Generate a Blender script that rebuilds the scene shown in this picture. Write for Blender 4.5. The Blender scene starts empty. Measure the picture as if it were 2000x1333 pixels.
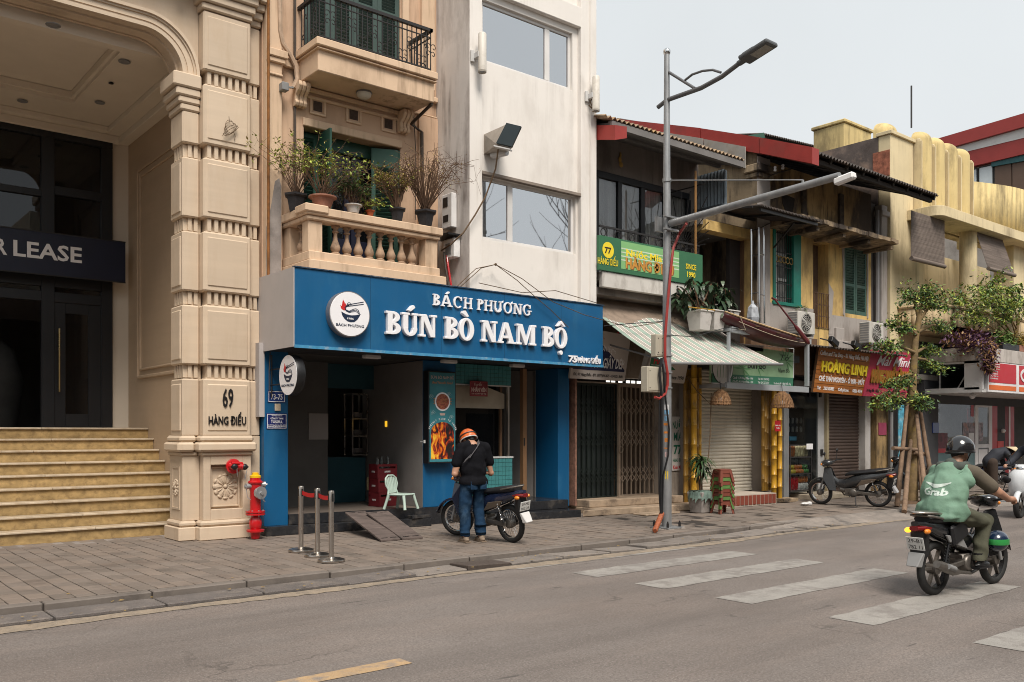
import bpy,bmesh,math,random
from mathutils import Matrix,Vector
R=math.radians
rnd=random.Random(7)
S=bpy.context.scene
COL=S.collection
ANG=math.atan2(2144,1763)
CA,SA=math.cos(ANG),math.sin(ANG)
FL,HZ,EYE=1763.0,846.0,1.6
cam=bpy.data.objects.new('camera',bpy.data.cameras.new('camera'))
COL.objects.link(cam);S.camera=cam
cam.location=(0,0,EYE);cam.rotation_euler=(R(90),0,ANG-R(90))
cam.data.sensor_width=36;cam.data.lens=36*FL/2000
cam.data.shift_y=(HZ-666.5)/2000
cam.data.clip_start=.05;cam.data.clip_end=1500
W=bpy.data.worlds.new('World');S.world=W;W.use_nodes=True
wn,wl=W.node_tree.nodes,W.node_tree.links
SUN_EL,SUN_AZ=R(54),R(248)
wn.clear()
sky=wn.new('ShaderNodeTexSky');sky.sky_type='NISHITA';sky.sun_disc=False
sky.sun_elevation=SUN_EL;sky.sun_rotation=R(90)-SUN_AZ
sky.air_density=1.6;sky.dust_density=6;sky.ozone_density=1
hs=wn.new('ShaderNodeHueSaturation');hs.inputs['Saturation'].default_value=.35;hs.inputs['Value'].default_value=.022
cl=wn.new('ShaderNodeMix');cl.data_type='RGBA';cl.inputs[0].default_value=.86
tcw=wn.new('ShaderNodeTexCoord');sep=wn.new('ShaderNodeSeparateXYZ')
rmp=wn.new('ShaderNodeValToRGB')
rmp.color_ramp.elements[0].position=0;rmp.color_ramp.elements[0].color=(.325,.338,.345,1)
rmp.color_ramp.elements[1].position=.75;rmp.color_ramp.elements[1].color=(.305,.322,.332,1)
bg=wn.new('ShaderNodeBackground');bg.inputs['Strength'].default_value=1.0
wo=wn.new('ShaderNodeOutputWorld')
wl.new(sky.outputs[0],hs.inputs['Color']);wl.new(hs.outputs[0],cl.inputs[6])
wl.new(tcw.outputs['Generated'],sep.inputs[0]);wl.new(sep.outputs[2],rmp.inputs[0])
cn=wn.new('ShaderNodeTexNoise');cn.inputs['Scale'].default_value=2.2;cn.inputs['Detail'].default_value=6;wl.new(tcw.outputs['Generated'],cn.inputs['Vector'])
cr_=wn.new('ShaderNodeMapRange');cr_.inputs[1].default_value=.3;cr_.inputs[2].default_value=.7;cr_.inputs[3].default_value=.95;cr_.inputs[4].default_value=1.05;wl.new(cn.outputs['Fac'],cr_.inputs[0])
cs_=wn.new('ShaderNodeVectorMath');cs_.operation='SCALE';wl.new(rmp.outputs[0],cs_.inputs[0]);wl.new(cr_.outputs[0],cs_.inputs['Scale']);wl.new(cs_.outputs[0],cl.inputs[7]);wl.new(cl.outputs[2],bg.inputs['Color']);wl.new(bg.outputs[0],wo.inputs[0])
sd=bpy.data.lights.new('sun','SUN');sun=bpy.data.objects.new('sun',sd);COL.objects.link(sun)
sd.energy=1.5;sd.angle=R(26);sd.color=(1,.93,.84)
dv=Vector((math.cos(SUN_AZ)*math.cos(SUN_EL),math.sin(SUN_AZ)*math.cos(SUN_EL),math.sin(SUN_EL)))
sun.rotation_euler=dv.to_track_quat('Z','Y').to_euler();sun.location=(0,-5,30)
S.view_settings.view_transform='Standard';S.view_settings.look='None'
S.view_settings.exposure=1.5;S.view_settings.gamma=1;S.view_settings.use_curve_mapping=False
S.cycles.use_denoising=True;S.cycles.filter_width=1.0;S.cycles.max_bounces=8;S.cycles.transparent_max_bounces=16
S.cycles.caustics_reflective=False;S.cycles.caustics_refractive=False
def ray(px):
 u=(px-1000)/FL
 return CA+SA*u,SA-CA*u
def fx(px,Y):
 a,b=ray(px);return a/b*Y
def fz(px,py,Y):
 return EYE+Y/ray(px)[1]*(HZ-py)/FL
def pt(px,py,Y):
 return Vector((fx(px,Y),Y,fz(px,py,Y)))
def yx(px,X):
 a,b=ray(px);return b/a*X
def ptx(px,py,X):
 a,b=ray(px);t=X/a
 return Vector((X,b*t,EYE+t*(HZ-py)/FL))
def gp(px,py,z=0.0):
 a,b=ray(px);t=(EYE-z)/((py-HZ)/FL)
 return Vector((a*t,b*t,z))
def lin(c):
 return tuple(((v/12.92)if v<=.04045 else((v+.055)/1.055)**2.4)for v in c)
def hexc(h):
 return lin(tuple(int(h[i:i+2],16)/255 for i in(0,2,4)))
MATS={}
def mat(name,col,rough=.7,metal=0.0,var=.12,vscale=2.5,stain=None,samt=.5,sscale=1.2,streak=0.0,speck=0.0,bump=0.0,bscale=40.0,spec=.4,coat=0.0,emit=None,estr=0.0,local=False,rvar=.1,scov=.52,ovar=0.0,stretch=(1,1,1)):
 if name in MATS:return MATS[name]
 m=bpy.data.materials.new(name);m.use_nodes=True
 n,l=m.node_tree.nodes,m.node_tree.links
 p=n['Principled BSDF']
 if isinstance(col,str):col=hexc(col)
 if local:src=n.new('ShaderNodeTexCoord').outputs['Object']
 else:src=n.new('ShaderNodeNewGeometry').outputs['Position']
 def noise(scale,st=(1,1,1),detail=5.0,rough_=.6):
  mp=n.new('ShaderNodeMapping');mp.inputs['Scale'].default_value=tuple(scale*s for s in st)
  l.new(src,mp.inputs['Vector'])
  t=n.new('ShaderNodeTexNoise');t.inputs['Scale'].default_value=1;t.inputs['Detail'].default_value=detail
  t.inputs['Roughness'].default_value=rough_
  l.new(mp.outputs[0],t.inputs['Vector']);return t.outputs['Fac']
 def mix(f,a,b,mode='MIX'):
  x=n.new('ShaderNodeMix');x.data_type='RGBA';x.blend_type=mode
  for s,v in((0,f),(6,a),(7,b)):
   if isinstance(v,(int,float)):x.inputs[s].default_value=v
   elif isinstance(v,tuple):x.inputs[s].default_value=v if len(v)==4 else v+(1,)
   else:l.new(v,x.inputs[s])
  return x.outputs[2]
 def ramp(f,a,b):
  x=n.new('ShaderNodeMapRange');x.inputs[1].default_value=a;x.inputs[2].default_value=b
  l.new(f,x.inputs[0]);return x.outputs[0]
 def mul(f,k):
  x=n.new('ShaderNodeMath');x.operation='MULTIPLY';l.new(f,x.inputs[0])
  if isinstance(k,(int,float)):x.inputs[1].default_value=k
  else:l.new(k,x.inputs[1])
  return x.outputs[0]
 c=tuple(col)[:3]
 lo=tuple(max(0,v*(1-var))for v in c);hi=tuple(min(1,v*(1+var))for v in c)
 out=mix(ramp(noise(vscale,stretch),.3,.7),lo,hi)
 if stain is not None:
  if isinstance(stain,str):stain=hexc(stain)
  f=ramp(noise(sscale,(1,1,.35)if streak else(1,1,1),8,.68),scov,scov+.13)
  out=mix(mul(f,samt),out,tuple(stain))
  if streak:
   f2=ramp(noise(7,(1,1,.09),4,.6),.5,.67)
   f2=mul(f2,ramp(noise(.8),.44,.6))
   out=mix(mul(f2,streak),out,tuple(v*.8 for v in stain))
 if speck:
  f=ramp(noise(160,(1,1,1),2,.7),.35,.65)
  out=mix(f,mix(speck,out,(0,0,0,1)),mix(speck*.6,out,(1,1,1,1)))
 if ovar:
  oi=n.new('ShaderNodeObjectInfo');ov=n.new('ShaderNodeMapRange');ov.inputs[3].default_value=1-ovar;ov.inputs[4].default_value=1+ovar;l.new(oi.outputs['Random'],ov.inputs[0])
  vm=n.new('ShaderNodeVectorMath');vm.operation='SCALE';l.new(out,vm.inputs[0]);l.new(ov.outputs[0],vm.inputs['Scale']);out=vm.outputs[0]
 l.new(out,p.inputs['Base Color'])
 rr=n.new('ShaderNodeMapRange');rr.inputs[3].default_value=max(.02,rough-rvar);rr.inputs[4].default_value=min(1,rough+rvar)
 l.new(noise(vscale*2.3),rr.inputs[0]);l.new(rr.outputs[0],p.inputs['Roughness'])
 p.inputs['Metallic'].default_value=metal
 p.inputs['Specular IOR Level'].default_value=spec
 p.inputs['Coat Weight'].default_value=coat;p.inputs['Coat Roughness'].default_value=.08
 if emit is not None:
  p.inputs['Emission Color'].default_value=tuple(emit)+(1,);p.inputs['Emission Strength'].default_value=estr
 if bump:
  b=n.new('ShaderNodeBump');b.inputs['Strength'].default_value=bump;b.inputs['Distance'].default_value=.02
  l.new(noise(bscale,stretch,6,.65),b.inputs['Height']);l.new(b.outputs[0],p.inputs['Normal'])
 MATS[name]=m
 return m
def glass(name,tint=(.5,.55,.58),ior=1.5,rough=.01,see=.75,boost=0.0):
 """window glass: what lies behind shows through, the sky and street reflect by fresnel"""
 if name in MATS:return MATS[name]
 m=bpy.data.materials.new(name);m.use_nodes=True
 n,l=m.node_tree.nodes,m.node_tree.links;n.clear()
 o=n.new('ShaderNodeOutputMaterial');t=n.new('ShaderNodeBsdfTransparent');g=n.new('ShaderNodeBsdfGlossy')
 d=n.new('ShaderNodeBsdfDiffuse');mx0=n.new('ShaderNodeMixShader')
 t.inputs[0].default_value=tint+(1,);g.inputs['Roughness'].default_value=rough;g.inputs[0].default_value=(.95,.97,1,1)
 d.inputs[0].default_value=(.02,.022,.025,1);mx0.inputs[0].default_value=see
 l.new(d.outputs[0],mx0.inputs[1]);l.new(t.outputs[0],mx0.inputs[2])
 f=n.new('ShaderNodeFresnel');f.inputs[0].default_value=ior
 a=n.new('ShaderNodeMath');a.operation='ADD';a.use_clamp=True;l.new(f.outputs[0],a.inputs[0]);a.inputs[1].default_value=boost
 gm=n.new('ShaderNodeNewGeometry');iv=n.new('ShaderNodeMath');iv.operation='SUBTRACT';iv.inputs[0].default_value=1;l.new(gm.outputs['Backfacing'],iv.inputs[1])
 mu=n.new('ShaderNodeMath');mu.operation='MULTIPLY';l.new(a.outputs[0],mu.inputs[0]);l.new(iv.outputs[0],mu.inputs[1])
 mx=n.new('ShaderNodeMixShader');l.new(mu.outputs[0],mx.inputs[0]);l.new(mx0.outputs[0],mx.inputs[1]);l.new(g.outputs[0],mx.inputs[2])
 l.new(mx.outputs[0],o.inputs[0]);MATS[name]=m
 return m
def tag(o,label=None,cat=None,group=None,kind=None):
 if label:o['label']=label
 if cat:o['category']=cat
 if group:o['group']=group
 if kind:o['kind']=kind
 return o
def thing(name,label,cat,loc=(0,0,0),rz=0.0,group=None):
 o=bpy.data.objects.new(name,None);COL.objects.link(o);o.empty_display_size=.2
 o.location=loc;o.rotation_euler=(0,0,rz)
 return tag(o,label,cat,group)
def root_mx(o):
 while o.parent:o=o.parent
 return Matrix.Translation(o.location)@o.rotation_euler.to_matrix().to_4x4()
def copy_tree(o,parent=None):
 c=o.copy();COL.objects.link(c)
 if parent:c.parent=parent
 for ch in list(o.children):copy_tree(ch,c)
 return c
class MB:
 def __init__(s):s.v=[];s.f=[];s.m=[];s.cur=0
 def add(s,vs,fs):
  k=len(s.v);s.v+=[Vector(p)for p in vs];s.f+=[tuple(i+k for i in f)for f in fs];s.m+=[s.cur]*len(fs);return s
 def box(s,x0,x1,y0,y1,z0,z1):
  if x0>x1:x0,x1=x1,x0
  if y0>y1:y0,y1=y1,y0
  if z0>z1:z0,z1=z1,z0
  return s.add([(x0,y0,z0),(x1,y0,z0),(x1,y1,z0),(x0,y1,z0),(x0,y0,z1),(x1,y0,z1),(x1,y1,z1),(x0,y1,z1)],[(0,3,2,1),(4,5,6,7),(0,1,5,4),(1,2,6,5),(2,3,7,6),(3,0,4,7)])
 def obox(s,c,size,mx=None):
  hx,hy,hz=(v/2 for v in size);c=Vector(c);mx=mx or Matrix.Identity(3)
  vs=[c+mx@Vector(p)for p in((-hx,-hy,-hz),(hx,-hy,-hz),(hx,hy,-hz),(-hx,hy,-hz),(-hx,-hy,hz),(hx,-hy,hz),(hx,hy,hz),(-hx,hy,hz))]
  return s.add(vs,[(0,3,2,1),(4,5,6,7),(0,1,5,4),(1,2,6,5),(2,3,7,6),(3,0,4,7)])
 def beam(s,a,b,w,h,up=(0,0,1)):
  a,b=Vector(a),Vector(b);d=b-a;L=d.length;x=d/L
  up=Vector(up)
  if abs(x.dot(up))>.98:up=Vector((0,1,0))
  y=up.cross(x).normalized();z=x.cross(y)
  return s.obox((a+b)/2,(L,w,h),Matrix((x,y,z)).transposed())
 def prism(s,poly,plane,a,b):
  """poly in 2D, extruded: 'xz' along Y, 'yz' along X, 'xy' along Z"""
  n=len(poly)
  def P(p,t):return{'xz':(p[0],t,p[1]),'yz':(t,p[0],p[1]),'xy':(p[0],p[1],t)}[plane]
  area=sum(poly[i][0]*poly[(i+1)%n][1]-poly[(i+1)%n][0]*poly[i][1]for i in range(n))
  pol=list(poly)if area>0 else list(poly)[::-1]
  if a>b:a,b=b,a
  vs=[P(p,a)for p in pol]+[P(p,b)for p in pol]
  sides=[(i,(i+1)%n,n+(i+1)%n,n+i)for i in range(n)]
  fs=sides+[tuple(range(n-1,-1,-1)),tuple(range(n,2*n))]
  if plane=='xz':fs=[f[::-1]for f in fs]
  return s.add(vs,fs)
 def hexa(s,p8):return s.add(p8,[(0,3,2,1),(4,5,6,7),(0,1,5,4),(1,2,6,5),(2,3,7,6),(3,0,4,7)])
 def quad(s,*p):return s.add(p,[tuple(range(len(p)))])
 def tube(s,pts,r,n=8,caps=True,closed=False):
  pts=[Vector(p)for p in pts];k=len(pts)
  rs=r if isinstance(r,(list,tuple))else[r]*k
  vs=[];prev=None
  for i,p in enumerate(pts):
   if closed:d=pts[(i+1)%k]-pts[i-1]
   else:d=pts[min(i+1,k-1)]-pts[max(i-1,0)]
   if d.length<1e-9:d=Vector((0,0,1))
   d.normalize()
   if prev is None:
    a=Vector((0,0,1))if abs(d.z)<.9 else Vector((1,0,0))
    u=d.cross(a).normalized()
   else:
    u=prev-d*prev.dot(d)
    u=u.normalized()if u.length>1e-6 else d.orthogonal().normalized()
   prev=u;w=d.cross(u)
   for j in range(n):
    t=2*math.pi*j/n;vs.append(p+(u*math.cos(t)+w*math.sin(t))*rs[i])
  fs=[]
  for i in range(k if closed else k-1):
   q=(i+1)%k
   for j in range(n):fs.append((i*n+j,i*n+(j+1)%n,q*n+(j+1)%n,q*n+j))
  if caps and not closed:fs+=[tuple(range(n-1,-1,-1)),tuple(range((k-1)*n,k*n))]
  return s.add(vs,fs)
 def lathe(s,prof,c=(0,0,0),n=16,axis='z',caps=True):
  c=Vector(c);vs=[];k=len(prof)
  for r,h in prof:
   for j in range(n):
    t=2*math.pi*j/n;a,b=r*math.cos(t),r*math.sin(t)
    vs.append(c+Vector({'z':(a,b,h),'y':(b,h,a),'x':(h,a,b)}[axis]))
  fs=[(i*n+j,i*n+(j+1)%n,(i+1)*n+(j+1)%n,(i+1)*n+j)for i in range(k-1)for j in range(n)]
  if caps:fs+=[tuple(range(n-1,-1,-1)),tuple(range((k-1)*n,k*n))]
  return s.add(vs,fs)
 def ball(s,c,r,nu=12,nv=8,mx=None):
  if isinstance(r,(int,float)):r=(r,r,r)
  c=Vector(c);vs=[];mx=mx or Matrix.Identity(3)
  for i in range(1,nv):
   a=math.pi*i/nv
   for j in range(nu):
    b=2*math.pi*j/nu
    vs.append(c+mx@Vector((r[0]*math.sin(a)*math.cos(b),r[1]*math.sin(a)*math.sin(b),r[2]*math.cos(a))))
  vs+=[c+mx@Vector((0,0,r[2])),c+mx@Vector((0,0,-r[2]))];t=len(vs)-2
  fs=[(i*nu+j,(i+1)*nu+j,(i+1)*nu+(j+1)%nu,i*nu+(j+1)%nu)for i in range(nv-2)for j in range(nu)]
  fs+=[(t,j,(j+1)%nu)for j in range(nu)]+[(t+1,(nv-2)*nu+(j+1)%nu,(nv-2)*nu+j)for j in range(nu)]
  return s.add(vs,fs)
 def torus(s,c,Rr,r,axis='y',n=32,m=8,squash=1.0):
  pts=[]
  for i in range(n):
   t=2*math.pi*i/n;a,b=Rr*math.cos(t),Rr*math.sin(t)
   pts.append(Vector(c)+Vector({'y':(a,0,b),'z':(a,b,0),'x':(0,a,b)}[axis]))
  k=len(s.v);s.tube(pts,r,m,closed=True)
  if squash!=1:
   ai='xyz'.index(axis)
   for v in s.v[k:]:v[ai]=c[ai]+(v[ai]-c[ai])*squash
  return s
 def ring(s,c,ro,ri,plane,a,b,n=32,a0=0.0,a1=2*math.pi):
  """flat annulus (or arc) extruded; ro, ri are (rx, rz) pairs"""
  full=abs(a1-a0-2*math.pi)<1e-6;k=n if full else n+1;vs=[]
  for i in range(k):
   t=a0+(a1-a0)*i/n
   for rr in(ro,ri):
    p=(c[0]+rr[0]*math.cos(t),c[1]+rr[1]*math.sin(t))
    for w in(a,b):vs.append({'xz':(p[0],w,p[1]),'yz':(w,p[0],p[1]),'xy':(p[0],p[1],w)}[plane])
  fs=[]
  for i in range(n):
   q=((i+1)%k)*4;p=i*4
   fs+=[(p,p+1,q+1,q),(p+2,q+2,q+3,p+3),(p,q,q+2,p+2),(p+1,p+3,q+3,q+1)]
  if not full:fs+=[(0,2,3,1),(k*4-4,k*4-3,k*4-1,k*4-2)]
  return s.add(vs,fs)
 def build(s,name,m,parent=None,bev=0.0,smooth=0.0,local=False,kind=None,fixn=True,segs=1):
  me=bpy.data.meshes.new(name)
  vs=s.v
  if parent is not None and not local:
   inv=root_mx(parent).inverted();vs=[inv@v for v in vs]
  me.from_pydata([tuple(v)for v in vs],[],s.f)
  ms=m if isinstance(m,(list,tuple))else[m]
  for x in ms:me.materials.append(x)
  if len(ms)>1:me.polygons.foreach_set('material_index',s.m)
  if fixn or bev:
   b=bmesh.new();b.from_mesh(me)
   if fixn:bmesh.ops.recalc_face_normals(b,faces=b.faces)
   if bev:
    es=[e for e in b.edges if len(e.link_faces)==2 and e.calc_face_angle(0)>R(40)]
    bmesh.ops.bevel(b,geom=es,offset=bev,segments=segs,affect='EDGES',profile=.5,clamp_overlap=True)
   b.to_mesh(me);b.free()
  if smooth:
   me.polygons.foreach_set('use_smooth',[True]*len(me.polygons));me.set_sharp_from_angle(angle=R(smooth))
  me.update()
  o=bpy.data.objects.new(name,me);COL.objects.link(o)
  if parent is not None:o.parent=parent
  if kind:o['kind']=kind
  return o
def inst(o,name,loc,parent=None,rz=0.0,scale=None):
 """another object on the same mesh, placed by its own location (used for alike pieces)"""
 c=bpy.data.objects.new(name,o.data if hasattr(o,'data')else o);COL.objects.link(c)
 c.location=loc;c.rotation_euler=(0,0,rz)
 if scale:c.scale=scale
 if parent is not None:c.parent=parent
 return c
TXT={}
def text_mesh(s,bold=0.0,depth=.01,shear=0.0,res=2):
 cu=bpy.data.curves.new('t','FONT');cu.body=s;cu.size=1;cu.offset=bold;cu.extrude=depth;cu.shear=shear
 cu.resolution_u=res
 o=bpy.data.objects.new('t',cu);COL.objects.link(o)
 dg=bpy.context.evaluated_depsgraph_get();me=bpy.data.meshes.new_from_object(o.evaluated_get(dg))
 bpy.data.objects.remove(o);bpy.data.curves.remove(cu)
 return me
FRONT=Matrix(((1,0,0),(0,0,-1),(0,1,0)))
LEFT=Matrix(((0,0,-1),(-1,0,0),(0,1,0)))
def text(s,m,parent,origin,width,cap,rot=FRONT,bold=.02,depth=.004,shear=0.0,name='lettering',res=2,local=False):
 """origin: left end of the base line, front of the backing; width and cap height in metres"""
 me=text_mesh(s,bold,1.0,shear,res)
 xs=[v.co.x for v in me.vertices];x0,x1=min(xs),max(xs)
 kx=width/(x1-x0);kz=cap/.727
 rot=rot.to_3x3();origin=Vector(origin)
 inv=root_mx(parent).inverted()if(parent is not None and not local)else Matrix.Identity(4)
 for v in me.vertices:
  q=Vector(((v.co.x-x0)*kx,v.co.y*kz,(v.co.z+1)/2*depth))
  v.co=inv@(origin+rot@q)
 me.materials.clear();me.materials.append(m)
 me.name=name
 o=bpy.data.objects.new(name,me);COL.objects.link(o)
 if parent is not None:o.parent=parent
 return o
def ptext(s,m,parent,px0,px1,py0,py1,cap_px,Y,**k):
 """text on a facade plane Y between photo columns px0 and px1; base line at py0 (left end); py1 unused slope"""
 x0,x1=fx(px0,Y),fx(px1,Y);z=fz(px0,py0,Y);cap=Y/ray((px0+px1)/2)[1]*cap_px/FL
 return text(s,m,parent,(x0,Y-.001,z),x1-x0,cap,**k)
# ================================================================== materials in common use
STONE=mat('cream_stone',(.56,.445,.33),.55,ovar=.07,var=.05,vscale=1.2,stain=(.5,.37,.25),samt=.4,sscale=2.2,streak=.22,bump=.05,bscale=30,stretch=(.4,.4,6))
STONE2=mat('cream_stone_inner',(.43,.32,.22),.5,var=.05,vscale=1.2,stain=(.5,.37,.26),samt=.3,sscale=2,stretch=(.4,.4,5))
PLASTER_IN=mat('porch_plaster',(.68,.60,.50),.7,var=.03)
MARBLE_Y=mat('ochre_marble',(.36,.245,.11),.35,ovar=.12,var=.30,vscale=9,stain=(.17,.11,.055),samt=.55,sscale=11,stretch=(.8,.8,1.2),bump=.03)
MARBLE_N=mat('pale_marble_edge',(.47,.385,.285),.35,ovar=.08,var=.18,vscale=6,stain=(.3,.2,.1),samt=.5,sscale=5)
BLACKFR=mat('black_metal_frame',(.012,.013,.016),.4,var=.1)
DARKGL=glass('dark_glass',(.42,.45,.5),1.5,.01,.8)
BLUE=mat('blue_paint',(.004,.088,.215),.45,var=.06,vscale=1.5,stain=(.03,.14,.26),samt=.35,sscale=2.2,streak=.25,bump=.04,bscale=25)
GREYP=mat('grey_panel_paint',(.42,.385,.37),.6,var=.05,stain=(.3,.27,.25),samt=.3)
GRANITE=mat('black_granite',(.02,.021,.024),.22,var=.3,vscale=30,stain=(.09,.08,.07),samt=.5,sscale=4)
PEACH=mat('peach_plaster',(.55,.375,.255),.85,var=.06,vscale=1.1,stain=(.26,.16,.10),samt=.35,sscale=.9,streak=.55,bump=.1,bscale=22)
PEACH2=mat('pale_peach_trim',(.62,.45,.31),.85,var=.06,vscale=1.4,stain=(.28,.18,.11),samt=.4,sscale=1.4,streak=.6,bump=.08,bscale=22)
WHITEW=mat('white_render',(.74,.70,.655),.8,var=.035,vscale=.9,stain=(.42,.37,.32),samt=.3,sscale=.7,streak=.3,bump=.07,bscale=18)
WHITES=mat('grubby_white_render',(.60,.555,.52),.85,var=.08,vscale=1.0,stain=(.2,.16,.14),samt=.55,sscale=.8,streak=.7,bump=.1,bscale=18)
GREENSH=mat('green_shutter_paint',(.02,.07,.05),.55,var=.15,vscale=4)
IRON=mat('black_iron',(.02,.018,.018),.5,var=.2)
WHITEP=mat('white_plastic',(.78,.77,.76),.35,var=.03)
LIGHTG=mat('pale_grey_paint',(.55,.54,.53),.5,var=.06)
GREY=mat('mid_grey',(.22,.22,.22),.6,var=.1)
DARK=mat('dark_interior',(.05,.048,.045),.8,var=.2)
BLACK=mat('black_plastic',(.012,.012,.013),.4,var=.2)
RUBBER=mat('rubber',(.018,.018,.018),.75,var=.25,vscale=12,bump=.05)
CHROME=mat('chrome',(.62,.62,.62),.16,1.0,var=.05)
STEEL=mat('brushed_steel',(.50,.46,.42),.3,1.0,var=.08)
GALV=mat('galvanised_steel',(.29,.295,.30),.5,.55,var=.22,vscale=6,stain=(.2,.2,.2),samt=.4,sscale=3,bump=.03,stretch=(1,1,.4))
WOOD=mat('brown_wood',(.12,.065,.035),.6,var=.25,vscale=8,stretch=(1,1,.15))
REDP=mat('red_paint',(.48,.008,.012),.3,var=.08,coat=.4)
YELP=mat('yellow_paint',(.72,.42,.01),.35,var=.06)
TEXTW=mat('white_lettering',(.80,.79,.80),.4,var=.02)
TEXTK=mat('black_lettering',(.012,.011,.012),.4,var=.05)
TEXTY=mat('yellow_lettering',(.80,.62,.03),.45,var=.05)
TEXTR=mat('red_lettering',(.5,.02,.02),.45,var=.05)
TERRA=mat('terracotta',(.30,.13,.085),.75,var=.15,stain=(.5,.42,.35),samt=.25,sscale=6)
# ================================================================== ground
def road_material():
 m=bpy.data.materials.new('asphalt');m.use_nodes=True
 n,l=m.node_tree.nodes,m.node_tree.links;p=n['Principled BSDF']
 src=n.new('ShaderNodeNewGeometry').outputs['Position']
 def noise(scale,st=(1,1,1),det=5,ro=.6):
  mp=n.new('ShaderNodeMapping');mp.inputs['Scale'].default_value=[scale*v for v in st];l.new(src,mp.inputs[0])
  t=n.new('ShaderNodeTexNoise');t.inputs['Scale'].default_value=1;t.inputs['Detail'].default_value=det;t.inputs['Roughness'].default_value=ro
  l.new(mp.outputs[0],t.inputs['Vector']);return t.outputs['Fac']
 def mr(f,a,b,c=0,d=1):
  x=n.new('ShaderNodeMapRange');l.new(f,x.inputs[0])
  for i,v in enumerate((a,b,c,d)):x.inputs[i+1].default_value=v
  return x.outputs[0]
 def mix(f,a,b):
  x=n.new('ShaderNodeMix');x.data_type='RGBA'
  for s_,v in((0,f),(6,a),(7,b)):
   if isinstance(v,(float,int)):x.inputs[s_].default_value=v
   elif isinstance(v,tuple):x.inputs[s_].default_value=v+(1,)
   else:l.new(v,x.inputs[s_])
  return x.outputs[2]
 def mul(a,b):
  x=n.new('ShaderNodeMath');x.operation='MULTIPLY'
  for i,v in enumerate((a,b)):
   if isinstance(v,(float,int)):x.inputs[i].default_value=v
   else:l.new(v,x.inputs[i])
  return x.outputs[0]
 base=mix(mr(noise(.35,(1,1.6,1),4),.35,.65),(.160,.133,.118),(.215,.187,.171))
 base=mix(mul(mr(noise(.9,(.35,1.5,1),6),.45,.75),.6),base,(.27,.215,.185))
 base=mix(mul(mr(noise(.55,(.28,1.9,1),5),.5,.62),.5),base,(.115,.096,.086))
 base=mix(mul(mr(noise(48,(1,1,1),3,.8),.42,.60),.62),base,(.09,.078,.07))
 base=mix(mul(mr(noise(70,(1,1,1),2,.8),.57,.68),.6),base,(.36,.33,.31))
 dk=mul(mr(noise(3.2,(.45,2.6,1),3,.5),.68,.74),.65)
 base=mix(dk,base,(.045,.04,.038))
 w=n.new('ShaderNodeTexVoronoi');w.feature='DISTANCE_TO_EDGE';w.inputs['Scale'].default_value=.42
 wm=n.new('ShaderNodeVectorMath');wm.operation='ADD';nz=n.new('ShaderNodeTexNoise');nz.inputs['Scale'].default_value=2.2;nz.inputs['Detail'].default_value=4
 l.new(src,nz.inputs['Vector']);sc_=n.new('ShaderNodeVectorMath');sc_.operation='SCALE';sc_.inputs['Scale'].default_value=.7
 l.new(nz.outputs['Color'],sc_.inputs[0]);l.new(src,wm.inputs[0]);l.new(sc_.outputs[0],wm.inputs[1]);l.new(wm.outputs[0],w.inputs['Vector'])
 cr=mul(mr(w.outputs['Distance'],.0,.008,1,0),mr(noise(.5),.52,.62))
 base=mix(mul(cr,.55),base,(.04,.035,.032))
 l.new(base,p.inputs['Base Color'])
 l.new(mr(noise(1.1),.3,.7,.72,.9),p.inputs['Roughness']);p.inputs['Specular IOR Level'].default_value=.35
 b=n.new('ShaderNodeBump');b.inputs['Strength'].default_value=.35;b.inputs['Distance'].default_value=.012
 l.new(noise(90,(1,1,1),3,.7),b.inputs['Height']);l.new(b.outputs[0],p.inputs['Normal'])
 return m
ASPH=road_material()
RZ=-.10
ROAD=MB().quad((-200,-250,RZ),(400,-250,RZ),(400,300,RZ),(-200,300,RZ)).build('road',ASPH,kind='structure')
PAINTW=mat('worn_white_road_paint',(.27,.25,.225),.75,var=.12,vscale=3,stain=(.17,.148,.132),samt=.85,sscale=4,scov=.47,speck=.15)
PAINTY=mat('worn_yellow_road_paint',(.40,.255,.12),.75,var=.12,vscale=4,stain=(.18,.15,.13),samt=.85,sscale=5,scov=.48,speck=.15)
def marking(x0,x1,y0,y1,m,name,rough=.012):
 """a painted bar with a slightly ragged outline"""
 n=24;a=[];b=[]
 for i in range(n+1):
  x=x0+(x1-x0)*i/n
  a.append((x,y0+rnd.uniform(-rough,rough),RZ+.004));b.append((x,y1+rnd.uniform(-rough,rough),RZ+.004))
 mb=MB()
 for i in range(n):mb.quad(a[i],a[i+1],b[i+1],b[i])
 return mb.build(name,m,ROAD)
for ytop in(8.02,6.98,5.86,4.57,3.27):
 marking(7.52,10.68,ytop-.45,ytop,PAINTW,'crossing_stripe')
marking(-3.2,3.66,5.60,5.78,PAINTY,'yellow_centre_dash')
marking(7.2,10.6,8.60,8.70,PAINTW,'road_edge_line')
SLABS=[mat('paving_grey',(.178,.145,.122),.8,ovar=.09,var=.10,vscale=3,stain=(.07,.055,.045),samt=.45,sscale=1.6,bump=.12,bscale=35),mat('paving_grey_warm',(.19,.151,.124),.8,ovar=.09,var=.12,vscale=3,stain=(.08,.06,.05),samt=.45,sscale=1.6,bump=.12,bscale=35),mat('paving_grey_dark',(.164,.134,.112),.8,ovar=.09,var=.12,vscale=3,stain=(.06,.05,.04),samt=.45,sscale=1.6,bump=.12,bscale=35)]
JOINT=mat('dirty_joint',(.04,.032,.027),.9,var=.3,vscale=8,bump=.1)
KERBY=9.36
pave=MB().box(-15,60,KERBY+.14,14.6,-.09,-.011).build('pavement',JOINT,kind='structure')
MB().box(-15,60,14.6,24,-.09,-.02).build('ground',JOINT,kind='structure')
tiles=[]
TX,TY=.195,.30
y=KERBY+.15
row=0
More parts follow.
